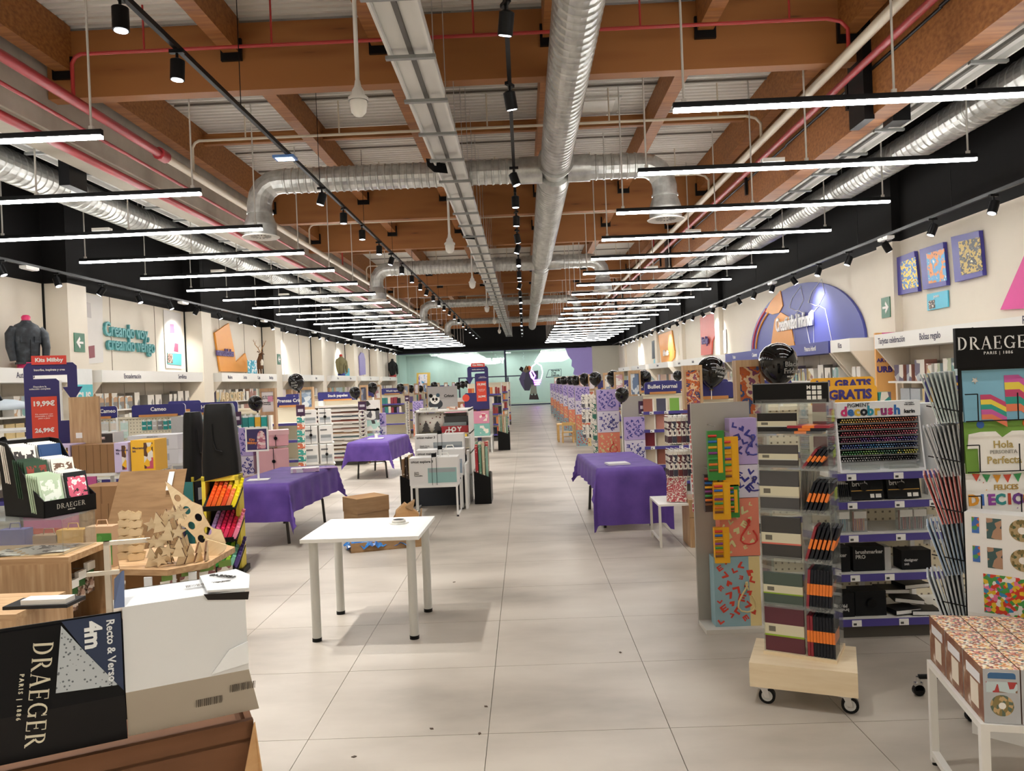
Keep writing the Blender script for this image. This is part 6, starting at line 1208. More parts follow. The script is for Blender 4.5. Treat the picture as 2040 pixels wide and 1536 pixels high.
t = thing('side_panel_stand', 'white panel stand between the island and the wrap rolls', 'display stand', (-.85, 10.6, 0)); B().box(-.03, 0, 0, 0, .5, .62, WB).build('panel', t); B().box(-.03, .5, .0, .0, 1.6, .76, WB).build('rear_panel', t)
# kit display two (far) and sign
def kit_sign(loc, rz, mirror, label):
    t = thing('kit_sign', label, 'sign', loc, rz); s = -1 if mirror else 1
    q = lambda L: [(s*x, z) for x, z in L]
    NB_ = C('2f2a66', .5, vary=.04)
    B().xz(q([(-.28, -.3), (-.28, .72), (-.24, .78), (.2, .78), (.24, .74), (.24, .5), (.29, .5), (.19, .33), (.09, .5), (.14, .5), (.14, .64), (-.19, .64), (-.19, .6), (.03, .6), (.06, .57), (.06, .12), (.3, .12), (.34, .08), (.34, -.3)]), 0, .03, NB_, C('cfcad8', .5)).build('panel', t)
    B().xz(q([(-.2, .76), (-.2, .86), (.14, .86), (.14, .76)]), -.012, 0, C('e0463a', .5)).build('red_badge', t)
    text('Kits Milbby', .06, WHITE, t, (s*-.03, -.015, .81), bold=.04); text('Inscribe, inspírate y crea', .034, WHITE, t, (s*-.03, -.004, .7), bold=.03, sx=.9)
    B().xz(q([(-.22, -.1), (-.22, .4), (.03, .4), (.03, -.1)]), -.006, 0, C('dd4a34', .5)).build('price_panel', t)
    text('19,99€', .075, WHITE, t, (s*-.1, -.009, .32), bold=.04); text('26,99€', .065, WHITE, t, (s*-.1, -.009, .02), bold=.04); text('Kit completo con\nmateriales y vídeo\npaso a paso', .024, C('f6d8d0'), t, (s*-.1, -.009, .18)); text('Descubre la\ncolección completa', .026, WHITE, t, (s*-.13, -.004, .5), bold=.02)
    B().cyl((s*.3, -.008, .0), (s*.3, 0, .0), .09, C('dd4a34', .5), n=20).build('red_print', t)
    B().box(-.05, .03, -1.35 if loc[2] > 1.3 else -.9, .05, .05, 0, NB_).build('support', t)
    return t
kit_sign((-1.18, 19.2, 1.36), .05, True, 'purple arrow-shaped kit price sign on the far central table')
t = thing('kit_table', 'white metal display table of boxed craft kits', 'table', (-1.45, 18.95, 0)); B().box(-.6, 0, .38, .6, .8, .41, WB).build('top', t); B().box(-.6, .35, 1.0, .6, .8, 1.02, WB).build('upper_shelf', t); B().box(-.6, .78, 0, .6, .8, 1.36, WB).build('back', t)
for x in (-.58, .58):
    for y in (.02, .76): B().box(x-.015, y-.015, 0, x+.015, y+.015, .38, WB).build('leg', t)
for k, (x, z, w, h, c, lb) in enumerate(((-.3, .72, .5, .3, 'd98fa8', 'pink boxed kit on the left of the far kit table'), (.28, .72, .5, .3, 'd98fa8', 'pink boxed kit on the right of the far kit table'), (-.28, .415, .5, .3, 'e8c04a', 'yellow patterned boxed kit on the far kit table'), (.28, .415, .52, .3, '7fb8ac', 'mint flower boxed kit on the far kit table'), (-.3, 1.022, .55, .24, '9a7148', 'brown boxed kit with purple print on the upper shelf'), (.28, 1.022, .5, .24, '9a7148', 'brown boxed kit with white figures on the upper shelf'))):
    t = thing('kit_box', lb, 'kit box', (-1.45+x, 19.0+(.35 if z > 1 else 0), z)); B().box(-w/2, 0, 0, w/2, .25, h, C(c, .5)).build('carton', t); B().box(.02, -.002, .06, w/2-.03, 0, h-.05, art(k, [c, ('e8e0d8', 'c8506a', '5a3a8a')[k % 3], c, 'f0e8d8'], 9)).build('picture_print', t)
# farther central island
for i, (y, x) in enumerate(((22.5, -1.2), (26.5, -1.1), (30.5, -1.1))):
    gondola(x-.5, x+.5, y, 'white central shelf unit of red and orange books beyond the kit table', (.2, .5, .8, 1.1, 1.38), [], 1.7, .5, tags=False)['group'] = 'central book units'
    for z in (.2, .5, .8, 1.1, 1.38): fill_shelf(x-.5, x+.5, y+.1, z, .24, 'books in the central units', 'small upright book in the central shelf units', ['c8502a', '3a3040', 'd87a3a', 'e8d8c4', '8a2a2a', '20242e'], (.05, .1), .15)
# ================================================================ left foreground
# ---- big carton display lying on its side
LR = D2(27)
dbx = thing('display_carton', 'large navy and white display carton lying on its side in front', 'carton', (-.83, 2.2, 0), LR)
NV = C('06070c', .45, vary=.1); GRY = C('1d1d1f', .5, vary=.05); CW = C('dfe1e2', .6, vary=.02); CW_SHADE = C('b3aa9c', .7, vary=.03)
def slab(name, mat, u0, u1, A, th=.006, ee=0):   # strip between two profile points A=((y,z),(y,z)) from u0 to u1
    (y0, z0), (y1, z1) = A
    n = Vector((0, -(z1-z0), y1-y0)).normalized()*th
    return B().ext([(u0, y0, z0), (u1, y0, z0), (u1+ee, y1, z1), (u0+(ee if u0 > -.5 else 0)*0, y1, z1)], n, mat).build(name, dbx)
UW = -.315
slab('white_top', CW, UW, -.005, ((.21, 1.18), (0, 1.18))); slab('white_front', CW, UW, 0, ((0, 1.18), (-.02, .955)))
slab('lower_flap', CW_SHADE, UW, .0, ((-.02, .955), (.075, .80)), ee=.035)  # shade of the down-facing flap is put into its darker card colour
slab('navy_top', C('05060a', .9), -1.05, UW-.004, ((.21, 1.085), (.0, 1.165))); slab('navy_front', NV, -1.05, UW-.002, ((0, 1.17), (-.02, .95)))
slab('grey_lower', GRY, -1.05, UW-.002, ((-.02, .95), (.075, .795)))
slab('back_wall', CW, UW, 0, ((.21, .8), (.21, 1.18))); slab('back_wall', C('05060a', .9), -1.05, UW-.004, ((.21, .8), (.21, 1.085)))
B().ext([(-.105, .21, 1.184), (.0, .21, 1.19), (.03, .12, 1.187), (.012, .0, 1.176), (-.1, .0, 1.186)], (0, 0, .006), CW).build('torn_flap', dbx)
B().ext([(-.11, -.004, 1.183), (.012, -.004, 1.172), (.008, -.004, 1.15), (-.1, -.004, 1.166)], (0, .003, 0), C('2a2624', .7)).build('torn_edge', dbx)
B().ext([(UW-.02, .0, 1.18), (UW, .0, 1.18), (UW, .14, 1.25), (UW-.02, .14, 1.23)], (.006, 0, 0), C('1c3358', .5)).build('torn_strip', dbx)
B().ext([(-.1, -.026, .962), (0, -.026, .975), (0, -.022, 1.035), (-.05, -.022, 1.02)], (0, .004, 0), C('eff2f4', .6)).build('torn_patch', dbx)
# print on the navy front: blue corner, dotted sheet, lettering turned sideways
fy = lambda z: -.02*(1.18-z)/.225-.0075
def fpoly(name, pts, mat, e=0.0): return B().add([(u, fy(z)-e, z) for u, z in pts], [list(range(len(pts)))], mat).build(name, dbx)
fpoly('blue_print', [(UW-.004, 1.168), (-.457, 1.168), (-.41, 1.09), (-.33, .98), (UW-.004, .965)], C('14294c', .45))
fpoly('dotted_sheet', [(-.458, 1.158), (-.41, 1.088), (-.332, .982), (-.475, .99)], textured('foil_dots', [(0, '5a6068'), (.22, '5a6068'), (.24, 'b4bcc2')], 'dist', 95, (1, 1, 1), .3, const=True), .0006)
tl = .09
text('4m', .055, C('e8ecee', .5, vary=0), dbx, (-.387, fy(1.12)-.002, 1.122), roll=-PI/2, bold=.04, tilt=-.09); text('Recto & Verso', .027, C('dfe4e8', .5, vary=0), dbx, (-.345, fy(1.08)-.002, 1.075), roll=-PI/2, bold=.02, tilt=-.09)
seriftext('DRAEGER', .044, C('d8d2bc', .5, vary=0), dbx, (-.51, fy(.99)-.02, 1.0), roll=-PI/2-.12, tilt=.1); text('PARIS | 1886', .014, C('d8d2bc', .5, vary=0), dbx, (-.552, fy(1.0)-.012, 1.0), roll=-PI/2-.12, tilt=.1, spacing=1.6)
def barcode(u, v_, s, name):
    b = B()
    for k in range(14): w_ = R.choice((.0015, .003)); b.box(u+.0052*k*s, -.012, v_, u+.0052*k*s+w_*s, -.011, v_+.03*s, C('5a5248', .7))
    o = b.build(name, dbx); o['kind'] = 'stuff'; return o
for u, z, s in ((-.12, .855, 1), (-.03, .885, 1)):
    o = barcode(0, 0, s, 'barcode_print'); nrm = math.atan2(.095, .155)
    o.matrix_local = Matrix.Translation((u-.02, -.02+.095*(.955-z)/.155-.002, z)) @ Matrix.Rotation(-nrm*-1 if 0 else nrm, 4, 'X') @ Matrix.Translation((0, .011, 0))
o = barcode(0, 0, .8, 'barcode_print'); o.matrix_local = Matrix.Translation((-.15, .09, 1.1872+.0) ) @ Matrix.Rotation(-PI/2, 4, 'X') @ Matrix.Translation((0, .011, 0))
text('FA Prestige Twister\n3 760 091', .008, C('5a5248'), dbx, (-.06, .1, 1.188), tilt=-PI/2, roll=-.1); text('61-25523', .026, C('33302c'), dbx, (-.045, .155, 1.1925), tilt=-PI/2, roll=-.9)
# ---- brown carton under it
t = thing('brown_carton', 'big brown shipping carton standing under the navy display carton', 'carton', (-.8, 2.24, 0), LR)
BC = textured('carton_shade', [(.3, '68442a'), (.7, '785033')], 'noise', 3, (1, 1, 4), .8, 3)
B().box(-1.1, .03, 0, -.03, .05, .78, BC).build('front_wall', t); B().box(-.05, .03, 0, -.03, .5, .775, BC).build('side_wall', t); B().box(-1.1, .48, 0, -.03, .5, .775, BC).build('rear_wall', t); B().box(-1.1, .03, .72, -.03, .5, .73, BC).build('inner_flap', t)
B().ext([(-.13, -.1, .45), (-.03, .02, .775), (0, -.02, .44), (-.0, -.04, .2), (-.16, -.12, .25)], (.004, .006, 0), CARDL).build('corner_flap', t)
# ---- oak cube with acrylic cover and card tray
t = thing('oak_cube', 'oak veneered cube cabinet open on the aisle side', 'cabinet', (-3.31, 5.44, 0))
xs, ys_, hz = -.92, .53, .615
B().box(xs, 0, hz-.045, 0, ys_, hz, OAKH).build('top', t); B().box(xs, 0, 0, 0, .03, hz-.045, OAK).build('front_panel', t); B().box(xs, ys_-.03, 0, 0, ys_, hz-.045, OAK).build('rear_panel', t); B().box(xs, .03, 0, xs+.03, ys_-.03, hz-.045, OAK).build('end_panel', t); B().box(-.5, .03, 0, -.47, ys_-.03, hz-.045, C('8a6238', .6)).build('divider', t); B().box(xs+.03, .03, 0, 0, ys_-.03, .05, OAK).build('base', t); B().box(xs+.06, .06, hz, -.06, ys_-.06, hz+.003, C('c9a576', .5)).build('top_inlay', t)
one(B().box(-.02, -.28, 0, .28, .2, .0, BIRCH) if 0 else B().grid(lambda u, v: ((u-.5)*.52, (v-.5)*.32, .004+.006*math.sin(9*u+4*v)), 10, 8, art(4, ['1e1c1a', '4a4640', 'd8d2c8', '2a2826', '14120f'], 7, 'noise'), False), 'photo_sheet', 'dark crumpled photo sheet lying on the oak cube', 'sheet', (-3.72, 5.7, hz+.004), .2)
t = thing('acrylic_box', 'clear acrylic box standing on the oak cube', 'acrylic box', (-3.36, 5.5, hz+.012))
for nm, b_ in (('front', (-.82, 0, 0, -.02, .006, .25)), ('rear', (-.82, .42, 0, -.02, .426, .25)), ('side', (-.026, 0, 0, -.02, .42, .25)), ('side', (-.82, 0, 0, -.814, .42, .25)), ('lid', (-.83, -.005, .25, -.01, .43, .257))): B().box(*b_, ACR).build(nm, t)
TLOC, TRZ = (-3.52, 5.52, hz+.27), D2(66)
t = thing('card_tray', 'black cardboard counter tray of greeting cards on the acrylic box', 'card tray', TLOC, TRZ); t.scale = (1.22,)*3
TW2, TD2 = .34, .36
for x in (0, TW2-.006): B().ext([(x, 0, 0), (x, TD2, 0), (x, TD2+.06, .46), (x, TD2-.03, .45), (x, .12, .18), (x, 0, .1)], (.006, 0, 0), BLK).build('side', t)
B().box(0, 0, 0, TW2, .006, .1, BLK).build('front', t); B().ext([(0, TD2, 0), (TW2, TD2, 0), (TW2, TD2+.06, .46), (0, TD2+.06, .46)], (0, .008, 0), BLK).build('back', t); B().box(0, 0, 0, TW2, TD2, .008, BLK).build('base', t)
for z, y in ((.11, .13), (.21, .25)): B().box(0, y, 0, TW2, y+.006, z, BLK).build('step', t)
seriftext('DRAEGER', .03, C('b8b4aa', .5, vary=0), t, (TW2/2, -.004, .058)); text('PARIS 1886', .01, C('b8b4aa'), t, (TW2/2, -.004, .03))
GC = [('grey green card with a white cut-out rainbow, front of the tray', 'b9cdb0', (.085, .03, .015), ['b9cdb0', 'b9cdb0', 'e8f0e4', '98b090']), ('black card with pink and white flowers, front of the tray', '26282a', (.255, .03, .015), ['26282a', '26282a', 'd8607a', 'f0e8e8', '2a4a3a']), ('dark green forest card in the middle of the tray', '2a4430', (.085, .15, .1), ['2a4430', '2a4430', '8a3a30', '3a5a3c']), ('white card with brown animals in the middle of the tray', 'e9e2d6', (.255, .15, .1), ['e9e2d6', 'e9e2d6', '6a5040', 'e9e2d6']), ('white card with black and pink rainbow at the back of the tray', 'ece4da', (.085, .265, .19), ['ece4da', 'ece4da', '3a3636', 'd8b8a8']), ('navy blue card at the back of the tray', '23426e', (.255, .265, .19), ['23426e', '23426e', '1d3a64'])]
MTm = Matrix.Translation(TLOC) @ Matrix.Rotation(TRZ, 4, 'Z') @ Matrix.Scale(1.22, 4)
for k, (lb, c, (x, y, z), cols) in enumerate(GC):
    p = MTm @ Vector((x, y, z))
    o = one(B().box(-.075, -.004, 0, .075, .004, .24, C(c, .5)).box(-.062, -.0055, .03, .062, -.004, .21, art(k, cols, 20, 'noise')), 'greeting_card', lb, 'greeting card', p); o.rotation_euler = (-.2, 0, TRZ); o.scale = (1.2,)*3
    for j in range(5):
        p = MTm @ Vector((x-.004*(j+1), y+.014*(j+1), z+.004*j))
        o = put(cached(('cstk', c), lambda: B().box(-.075, -.004, 0, .075, .004, .24, C('e4e2dc', .6) if k % 2 else C(c, .6)).mesh('card')), 'greeting_card', 'spare card tucked behind the '+lb.split(',')[0].split(' at the')[0].split(' in the')[0], 'greeting card', 'spares behind card %s' % ('one', 'two', 'three', 'four', 'five', 'six')[k], p, (-.2, 0, TRZ)); o.scale = (1.2,)*3
# bags in the cube
for k, (dy, dz) in enumerate(((.1, .02), (.2, .06), (.32, .1))):
    t = thing('trinket_bag', 'small clear bag of brown trinkets hanging in the oak cube, %s' % ('lowest one', 'middle one', 'highest one')[k], 'bag', (-3.36, 5.44+dy, .3+dz)); B().box(-.02, -.045, -.12, .02, .045, .03, art(3, ['8a6a58', 'd8ccc0', '5a4438', 'b89a88'], 40)).build('bag', t); B().box(.021, -.04, -.0, .024, .04, .05, C('3a6a3a', .5)).build('green_card', t); B().box(-.0, -.05, .05, .03, .05, .11, WHITE).build('price_card', t); B().cyl((0, 0, .06), (-.11, 0, .06), .004, WIRE, n=5).build('hook', t)
t = thing('oak_cube', 'lower oak cube at the edge beside the taller oak cube', 'cabinet', (-3.1, 4.55, 0)); B().box(-.8, 0, .43, 0, .5, .47, OAKH).build('top', t); B().box(-.8, 0, 0, 0, .03, .43, OAK).build('front_panel', t); B().box(-.03, .03, 0, 0, .5, .43, OAK).build('side_panel', t)
t = thing('paper_roll', 'flat grey tray of white paper strips behind the navy carton', 'tray', (-2.95, 4.75, .47)); B().box(-.3, -.1, 0, .1, .1, .02, C('2a2a2c', .5)).build('tray', t); B().box(-.2, -.08, .02, .08, .02, .05, WHITE).build('paper', t)
# ---- goods seen through / behind the acrylic: bags and boxes on a low table
t = thing('low_table', 'low oak table behind the oak cube carrying paper bags', 'table', (-4.15, 6.55, 0)); B().box(-.6, 0, .22, .55, .5, .25, OAKH).build('top', t)
for x in (-.57, .52):
    for y in (.03, .47): B().box(x-.025, y-.025, 0, x+.025, y+.025, .22, OAK).build('leg', t)
for k, (x, c, w, h, lb) in enumerate(((-.42, '4a4a8a', .24, .36, 'dark blue paper bag behind the acrylic box'), (-.12, '8a6a50', .22, .3, 'brown paper bag behind the acrylic box'), (.1, 'c8963a', .24, .34, 'mustard paper bag behind the acrylic box'), (.36, 'c8a482', .24, .36, 'kraft bag with green and red bear print behind the acrylic box'))):
    t = thing('paper_bag', lb, 'paper bag', (-4.15+x, 6.75, .252)); B().box(-w/2, -.06, 0, w/2, .06, h, C(c, .6)).build('body', t)
    if k == 3: B().box(-.02, -.062, .02, .11, -.06, .3, art(2, ['4a8a3a', '4a8a3a', 'b8402e', '5a9a48'], 12)).build('bear_print', t)
    B().tube([(-.05, -.0, h), (-.04, 0, h+.05), (.04, 0, h+.05), (.05, 0, h)], .005, C(c, .6), 5).build('handle', t)
# ---- pile of kit cartons
BROWN = C('8f6a45', .7, vary=.06)
def kitbox(label, x0, x1, y0, z0, z1, d, mat, front=None, group=None, lid=False):
    t = thing('kit_carton', label, 'carton', ((x0+x1)/2, y0, z0), 0, group); w = x1-x0
    B().box(-w/2, 0, 0, w/2, d, z1-z0, mat).build('carton', t)
    if front:
        B().box(-w/2+.005, -.003, .005, w/2-.005, 0, z1-z0-.005, front).build('printed_face', t)
        B().box(w*.05, -.005, .03, w/2-.02, -.003, z1-z0-.03, art(4, ['f2b92e', '5a3a2a', 'e8e0d4', 'c8506a'], 14)).build('picture_print', t); text('Macramé\nkit', .035, C('3a3050'), t, (-w/2+.02, -.005, (z1-z0)*.7), align='LEFT')
    else: B().box(-w*.02, -.002, 0, w*.02, 0, z1-z0, C('7a5838', .7)).build('tape_seam', t)
    return t
LIL = C('cdbfe0', .5, vary=.03); YEL2 = C('f4bb33', .5, vary=.03)
t = thing('display_table', 'low purple sided display table under the kit cartons', 'table', (-4.75, 8.2, 0)); B().box(-.75, 0, .9, .6, .7, .93, WB).build('top', t)
for x in (-.73, .58):
    for y in (.02, .68): B().box(x-.02, y-.02, 0, x+.02, y+.02, .9, WB).build('leg', t)
B().box(-.75, .0, .3, .1, .02, .9, C('b8518a', .5)).box(-.75, -.002, .3, .1, 0, .36, C('c0402e', .5)).build('pink_front', t)
kitbox('lilac and yellow kit carton at the end of the upper row', -5.41, -4.92, 8.2, .932, 1.25, .3, LIL, LIL); 
for k in range(3): kitbox('plain brown kit carton in the upper row', -4.9+.155*k, -4.75+.155*k, 8.2, .932, 1.24, .28, BROWN, None, 'brown cartons in the upper row')
kitbox('lilac kit carton with white side in the middle of the upper row', -4.43, -4.28, 8.18, .932, 1.25, .3, LIL, LIL); kitbox('yellow kit carton at the right of the upper row', -4.26, -4.0, 8.2, .932, 1.27, .28, YEL2, YEL2)
kitbox('wide brown carton topping the lower stack', -4.42, -4.0, 7.5, .7, .87, .35, BROWN); 
for k in range(3): kitbox('plain brown kit carton in the lower stack', -4.44+.15*k, -4.295+.15*k, 7.5, .35, .7, .35, BROWN, None, 'brown cartons in the lower stack')
kitbox('white and green kit carton beside the lower stack', -3.96, -3.68, 7.55, .74, .9, .3, C('efefe8', .5), C('8fbf4a', .5)); kitbox('brown carton below the green kit carton', -3.96, -3.62, 7.56, .351, .74, .3, BROWN)
t = thing('pallet_box', 'low printed base box under the lower carton stack', 'box', (-4.1, 7.46, 0)); B().box(-.5, 0, 0, .5, .5, .35, C('3a2f78', .5)).build('body', t); B().cyl((.15, -.002, .15), (.15, 0, .15), .18, C('c0503a', .5), n=20).build('round_print', t)
# cardboard sheet
t = thing('cardboard_sheet', 'big upright folded cardboard sheet behind the wooden rocket', 'carton', (-3.66, 7.25, 0), .1)
B().ext([(-.38, 0, .0), (.3, 0, 0), (.3, .02, .52), (-.36, .02, .52)], (0, .006, 0), CARD).build('lower_panel', t); B().ext([(-.36, .02, .52), (.3, .02, .52), (.36, .14, 1.02), (-.26, .14, 1.02)], (0, .006, 0), CARD).build('upper_panel', t); B().ext([(.18, .06, .83), (.23, .06, .83), (.25, .128, 1.0), (.2, .128, 1.0)], (0, -.003, 0), C('e8e6e0', .5)).build('white_label', t)
# printer boxes
for k, z in enumerate((.932, 1.13)):
    t = thing('printer_box', ('white cutter machine box below another one', 'white cutter machine box stacked on its twin')[k], 'machine box', (-5.05, 10.3, z-.12)); B().box(-.34, 0, 0, .34, .4, .195, C('ecebee', .45, vary=.02)).build('carton', t); B().box(-.2, -.003, .05, .22, 0, .14, C('c4c6cc', .4)).box(-.16, -.005, .05, .18, -.003, .075, C('3a3a40', .4)).build('machine_print', t); text('silhouette cameo', .022, C('8a8a90'), t, (.0, -.004, .175))
t = thing('display_table', 'white display table under the cutter machine boxes', 'table', (-5.1, 10.3, 0)); B().box(-.8, 0, .78, .5, .5, .81, WB).build('top', t)
for x in (-.78, .48):
    for y in (.02, .48): B().box(x-.02, y-.02, 0, x+.02, y+.02, .78, WB).build('leg', t)
for k, (x, c) in enumerate(((-5.72, 'e9e5e4'), (-5.72, 'e0dcda'))): 
    t = thing('tool_box', ('white box with dark tool photo at the bottom of the pair', 'white box with dark tool photo on top of the pair')[k], 'box', (x, 10.3, .812+.23*k)); B().box(-.15, 0, 0, .15, .25, .225, C(c, .5)).build('carton', t); B().box(-.13, -.003, .09, .13, 0, .21, C('3a302e', .5)).build('photo_print', t); B().cyl((-.03, -.005, .15), (.03, -.005, .15), .02, C('d8b8b0', .4), n=8).build('tool_print', t)
kit_sign((-5.33, 8.62, 1.38), D2(30), False, 'tall purple kit price sign behind the lilac and yellow cartons')
t = thing('partition_board', 'upright oak board standing before the kit price sign', 'board', (-4.94, 8.53, 0)); B().box(-.17, 0, .931, .17, .03, 1.76, OAK).build('board', t); B().box(-.1, -.005, 1.3, -.03, 0, 1.36, WHITE).build('price_card', t)
# ---- wooden rocket table
t = thing('octagon_table', 'low oak octagonal table of plywood craft shapes', 'table', (-2.9, 6.15, 0))
oc = [(-.38, -.1), (-.2, -.42), (.2, -.5), (.42, -.3), (.42, .25), (.2, .45), (-.25, .45), (-.42, .2)]
B().ext([(x, y, .405) for x, y in oc], (0, 0, .045), OAKH).build('tabletop', t); B().box(-.25, -.25, 0, .25, .25, .405, C('8a6238', .6)).build('base', t)
for k, x in enumerate((.05, .2, .33)): B().box(x-.03, -.5+.06*k, .33, x+.03, -.49+.06*k, .4, C('e4e8ec', .5)).build('price_card', t)
t = thing('post_stand', 'white wooden post stand beside the plywood shapes', 'stand', (-3.2, 5.75, 0), .25); B().box(-.02, -.02, 0, .02, .02, .66, C('e9e0cf', .6)).build('post', t); B().box(-.02, -.02, .63, .3, .02, .66, C('e9e0cf', .6)).build('top_bar', t); B().box(-.3, -.03, .41, .3, 0, .44, C('e9e0cf', .6)).build('lower_bar', t)
# rocket
RK = thing('wooden_rocket', 'leaning plywood rocket with eight round holes', 'craft shape', (-2.5, 6.12, .45), .1); RK.rotation_euler = (-.12, -.62, .1); RK.scale = (.74, 1, .95)
out = [(-.05, 0), (.06, .0), (.13, .05), (.17, .16), (.12, .2), (.1, .24), (.12, .36), (.16, .42), (.1, .5), (.06, .62), (0, .78), (-.06, .62), (-.1, .5), (-.16, .42), (-.12, .36), (-.1, .24), (-.12, .2), (-.17, .16), (-.13, .05)]
holes = [(0, .6, .032), (0, .47, .038), (.055, .36, .036), (-.055, .34, .036), (.05, .22, .038), (-.055, .2, .036), (.0, .1, .04)]
def holed(b, outline, holes, y0, y1, mat, rim):
    import mathutils
    loops = [[Vector((x, z, 0)) for x, z in outline]]+[[Vector((cx_+r*math.cos(2*PI*k/16), cz_+r*math.sin(2*PI*k/16), 0)) for k in range(16)][::-1] for cx_, cz_, r in holes]
    tri = mathutils.geometry.tessellate_polygon(loops); P = [p for L in loops for p in L]
    b.add([(p.x, y0, p.y) for p in P], tri, mat); b.add([(p.x, y1, p.y) for p in P], tri, mat); o = 0
    for L in loops: n = len(L); b.add([(p.x, yy, p.y) for yy in (y0, y1) for p in L], [(i, (i+1) % n, n+(i+1) % n, n+i) for i in range(n)], rim)
    return b
holed(B(), out, holes, 0, .012, PLY, C('7a5230', .7)).build('rocket_panel', RK); B().xz([(-.14, .02), (.0, .17), (.14, .02), (.1, .0), (-.1, 0)], -.03, -.02, PLY).build('fin', RK)
# star towers
def star(r): return [(r*(1 if q % 2 == 0 else .45)*math.sin(q*PI/5), r*(1 if q % 2 == 0 else .45)*math.cos(q*PI/5)) for q in range(10)]
star_me = B().xz(star(.06), 0, .018, PLY, C('6a4628', .7)).mesh('star')
tree_me = B().xz([(-.05, 0), (.05, 0), (.02, .07), (.035, .07), (0, .15), (-.035, .07), (-.02, .07)], 0, .016, PLY, C('6a4628', .7)).mesh('tree')
rs = random.Random(3)
t_ = None
for k in range(30):
    x, y, z = -2.86+.062*(k % 4)+rs.uniform(-.015, .015), 5.76+.06*(k//10)+rs.uniform(-.02, .02), .505+.066*((k//2) % 6)
    put(star_me if k % 3 else tree_me, 'plywood_star' if k % 3 else 'plywood_tree', 'small plywood star in the piled star tower' if k % 3 else 'small plywood tree in the piled star tower', 'craft shape', 'plywood stars in the tower' if k % 3 else 'plywood trees in the tower', (x, y, z if k % 3 else z-.05), (0, rs.uniform(-.25, .25), .3+rs.uniform(-.3, .3)))
bk_me = [B().box(-.045, -.04, 0, .045, .04, .012, PLY).mesh('tray_floor'), B().xz([(-.05, 0), (.05, 0), (.06, .05), (.03, .062), (0, .05), (-.03, .062), (-.06, .05)], -.045, -.038, PLY, C('8a6238', .7)).mesh('shaped_front')]
for c_ in range(2):
    for k in range(6):
        t = thing('plywood_basket', 'small plywood basket stacked in the %s pile' % ('rear', 'front')[c_], 'craft shape', (-3.24+.115*c_, 6.1-.06*c_, .452+.064*k), .35, 'plywood baskets in the %s pile' % ('rear', 'front')[c_]); t.scale = (1.05-.06*k,)*2+(1,)
        inst(bk_me[0], 'tray_floor', t); inst(bk_me[1], 'shaped_front', t); inst(bk_me[1], 'shaped_rear', t, (0, .083, 0))
for k in range(4): put(tree_me, 'plywood_tree', 'plywood tree standing loose beside the rocket foot', 'craft shape', 'loose plywood trees', (-2.66+.05*k, 5.82+.03*k, .452), (0, .1*k-.1, .5+.4*k))
# flat packs at the table edge
for k in range(4): put(cached(('fp', k % 2), lambda: B().box(-.06, -.008, -.16, .06, .0, 0, C('c9c4ba', .3), front=art(k, ['c9c4ba', '8a5a5a', 'e4e0d8', '6a8a5a'], 18)).box(-.05, -.01, .0, .05, -.008, .05, C('6a8a3a', .5)).mesh('craft_pack')), 'craft_pack', 'clear craft pack hanging on the octagonal table edge', 'pack', 'packs on the octagonal table edge', (-2.72+.09*k, 5.7+.13*k, .36), (0, 0, .7))
# ---- highlighter display
def stab(loc, rz, label, trays):
    t = thing('highlighter_display', label, 'display stand', loc, rz)
    YF = C('d6c23c', .5, vary=.04)
    # giant black cap: tapered rounded slab
    sec = [(.93, .172, .11), (1.1, .168, .11), (1.3, .152, .105), (1.5, .138, .1), (1.6, .13, .095), (1.64, .115, .08)]
    def ring(z, w, d): return [(w*max(-1, min(1, 1.25*math.cos(a))), d*max(-1, min(1, 1.25*math.sin(a))), z+ (0.04*(w and math.cos(a))*(z < 1)) ) for a in [2*PI*q/24 for q in range(24)]]
    v = [p for s_ in sec for p in ring(*s_)]; b = B(); n = 24; BC_ = C('161616', .35, vary=.05)
    b.add(v, [(j*n+q, j*n+(q+1) % n, (j+1)*n+(q+1) % n, (j+1)*n+q) for j in range(len(sec)-1) for q in range(n)], BC_, True); b.add(v, [list(range(n))[::-1], list(range((len(sec)-1)*n, len(sec)*n))], BC_); b.build('cap', t)
    B().tube([(-.05, -.118, 1.45), (-.045, -.122, 1.3), (-.02, -.125, 1.2), (.04, -.122, 1.18)], .008, BC_, 6).build('cap_ridge', t)
    for x in (-.17, .14): B().box(x, -.1, .05, x+.035, .08, .94, YF).build('post', t)
    B().box(-.17, -.1, .9, .175, .08, .95, YF).build('yoke', t); B().box(-.135, .05, .05, .14, .07, .9, C('1a1a1a', .5)).build('back_panel', t); B().box(-.2, -.15, 0, .2, .12, .05, C('1a1a1a', .5)).build('foot', t)
    for z, _ in trays: B().ext([(-.13, -.26, z-.055), (.18, -.26, z-.055), (.18, .05, z+.1), (-.13, .05, z+.1)], (0, 0, .014), BLK).build('tray', t); B().box(-.13, -.265, z-.06, .15, -.258, z-.015, BLK).build('tray_lip', t)
    return t
HLB = lambda c: cached(('hl', c), lambda: B().box(-.018, -.014, 0, .018, .014, .1, C(c, .35)).box(-.014, -.011, .1, .014, .011, .122, C(c, .3)).mesh('highlighter_pen'))
TR_ = [(.7, ['f0642a', 'f0762a', 'e8502a', 'f08a5a', 'f4e02a', 'e8d820']), (.4, ['b49ad0', 'c85a8a', 'e02a5a', 'e8406a', 'd82a4a', 'f08aa8']), (.13, ['1f8a3a', '2a9a3a', '1f8a3a', '9ac83a', '7ab8a0', '4a3a7a'])]
SL, SA = Vector((-2.97, 7.42, 0)), .12
stab(SL, SA, 'tall black and yellow giant pen display with trays of highlighters', TR_)
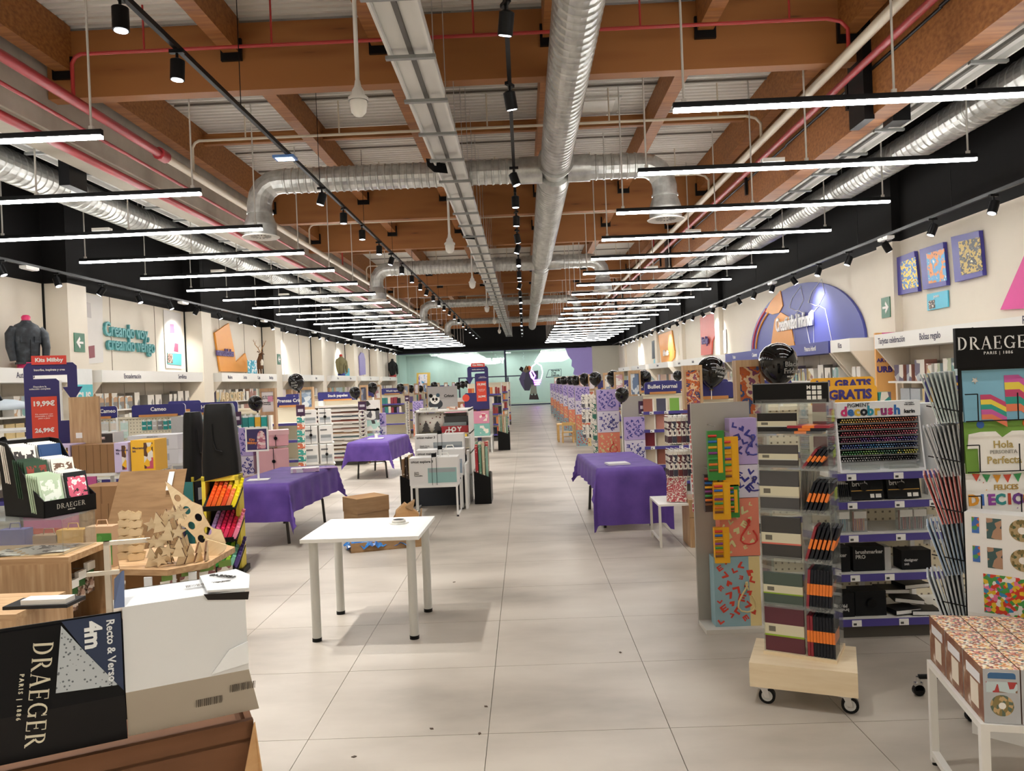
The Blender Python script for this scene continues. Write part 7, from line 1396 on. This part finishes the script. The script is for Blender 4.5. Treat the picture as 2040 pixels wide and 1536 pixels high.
for ti, (z, cols) in enumerate(TR_):
    for i in range(6):
        for j in range(6):
            p = SL+Matrix.Rotation(SA, 3, 'Z') @ Vector((-.085+.046*i, -.235+.048*j, z-.035+.026*j))
            c = cols[i] if ti else cols[min(5, max(0, i-(1 if j < 3 else 0)+(1 if j > 3 else 0)))]
            nm = ('orange and yellow', 'pink and lilac', 'green and violet')[ti]
            put(HLB(c), 'highlighter_pen', 'highlighter pen standing in the %s tray of the giant pen display' % nm, 'highlighter', 'pens in the %s tray' % nm, p, (.12, .42, SA))
t = stab((-3.42, 7.85, 0), 1.3, 'second black giant pen display turned sideways behind the first', []); t.scale = (.7, .62, .95)
B().box(-.16, -.13, .15, .16, .1, .9, BLK).build('solid_body', t); B().box(-.1, -.134, .7, .0, -.13, .83, C('8a8a8a', .4)).build('grey_label', t); B().box(-.175, -.1, .15, -.16, .08, .9, C('3a7a78', .5)).build('teal_edge', t)
# ---- loose goods on far-left shelf near the sign
for k, (px, py, y, c, lb) in enumerate(((10, 795, 10.5, 'd3e0ea', 'round pale blue machine on the far left shelf'), (22, 880, 9.6, 'cfd8dc', 'rounded white machine low on the far left shelf'))):
    p = aty(px, py, y); t = thing('heat_press', lb, 'machine', (p.x, y, p.z-.15)); B().lathe([(.0, 0), (.26, .0), (.28, .04), (.24, .1), (.1, .14), (0, .15)], C(c, .4), 20).build('body', t); B().cyl((0, -.1, .12), (0, -.16, .2), .04, BLK, n=12).build('knob', t)
t = thing('corner_shelf', 'white wall end shelf with machines beside the kit price sign', 'shelving', (-6.7, 9.4, 0))
for z in (.3, .84, 1.35): B().box(-.9, 0, z, .45, .9, z+.03, WB).build('shelf', t)
for x in (-.9, .42): B().box(x, .86, 0, x+.03, .9, 2.0, WB).build('upright', t)
for k in range(5): put(cached(('whb', k % 2), lambda: B().box(-.14, 0, 0, .14, .2, .22, C(('ecebe8', 'd8e4e0')[k % 2], .5), front=art(k, ['ecebe8', 'b8c4c8', 'ecebe8', '5a4a42'], 8)).mesh('tool_box')), 'tool_box', 'white printed machine carton on the corner shelf by the price sign', 'box', 'cartons on the corner shelf', (-7.4+.33*k, 9.5, (.872, .33)[k % 2]), (0, 0, 0))

stuff(tag(FAR.build('shelf_goods'), 'many small boxed goods on the farther shelves of both sides', 'goods'))
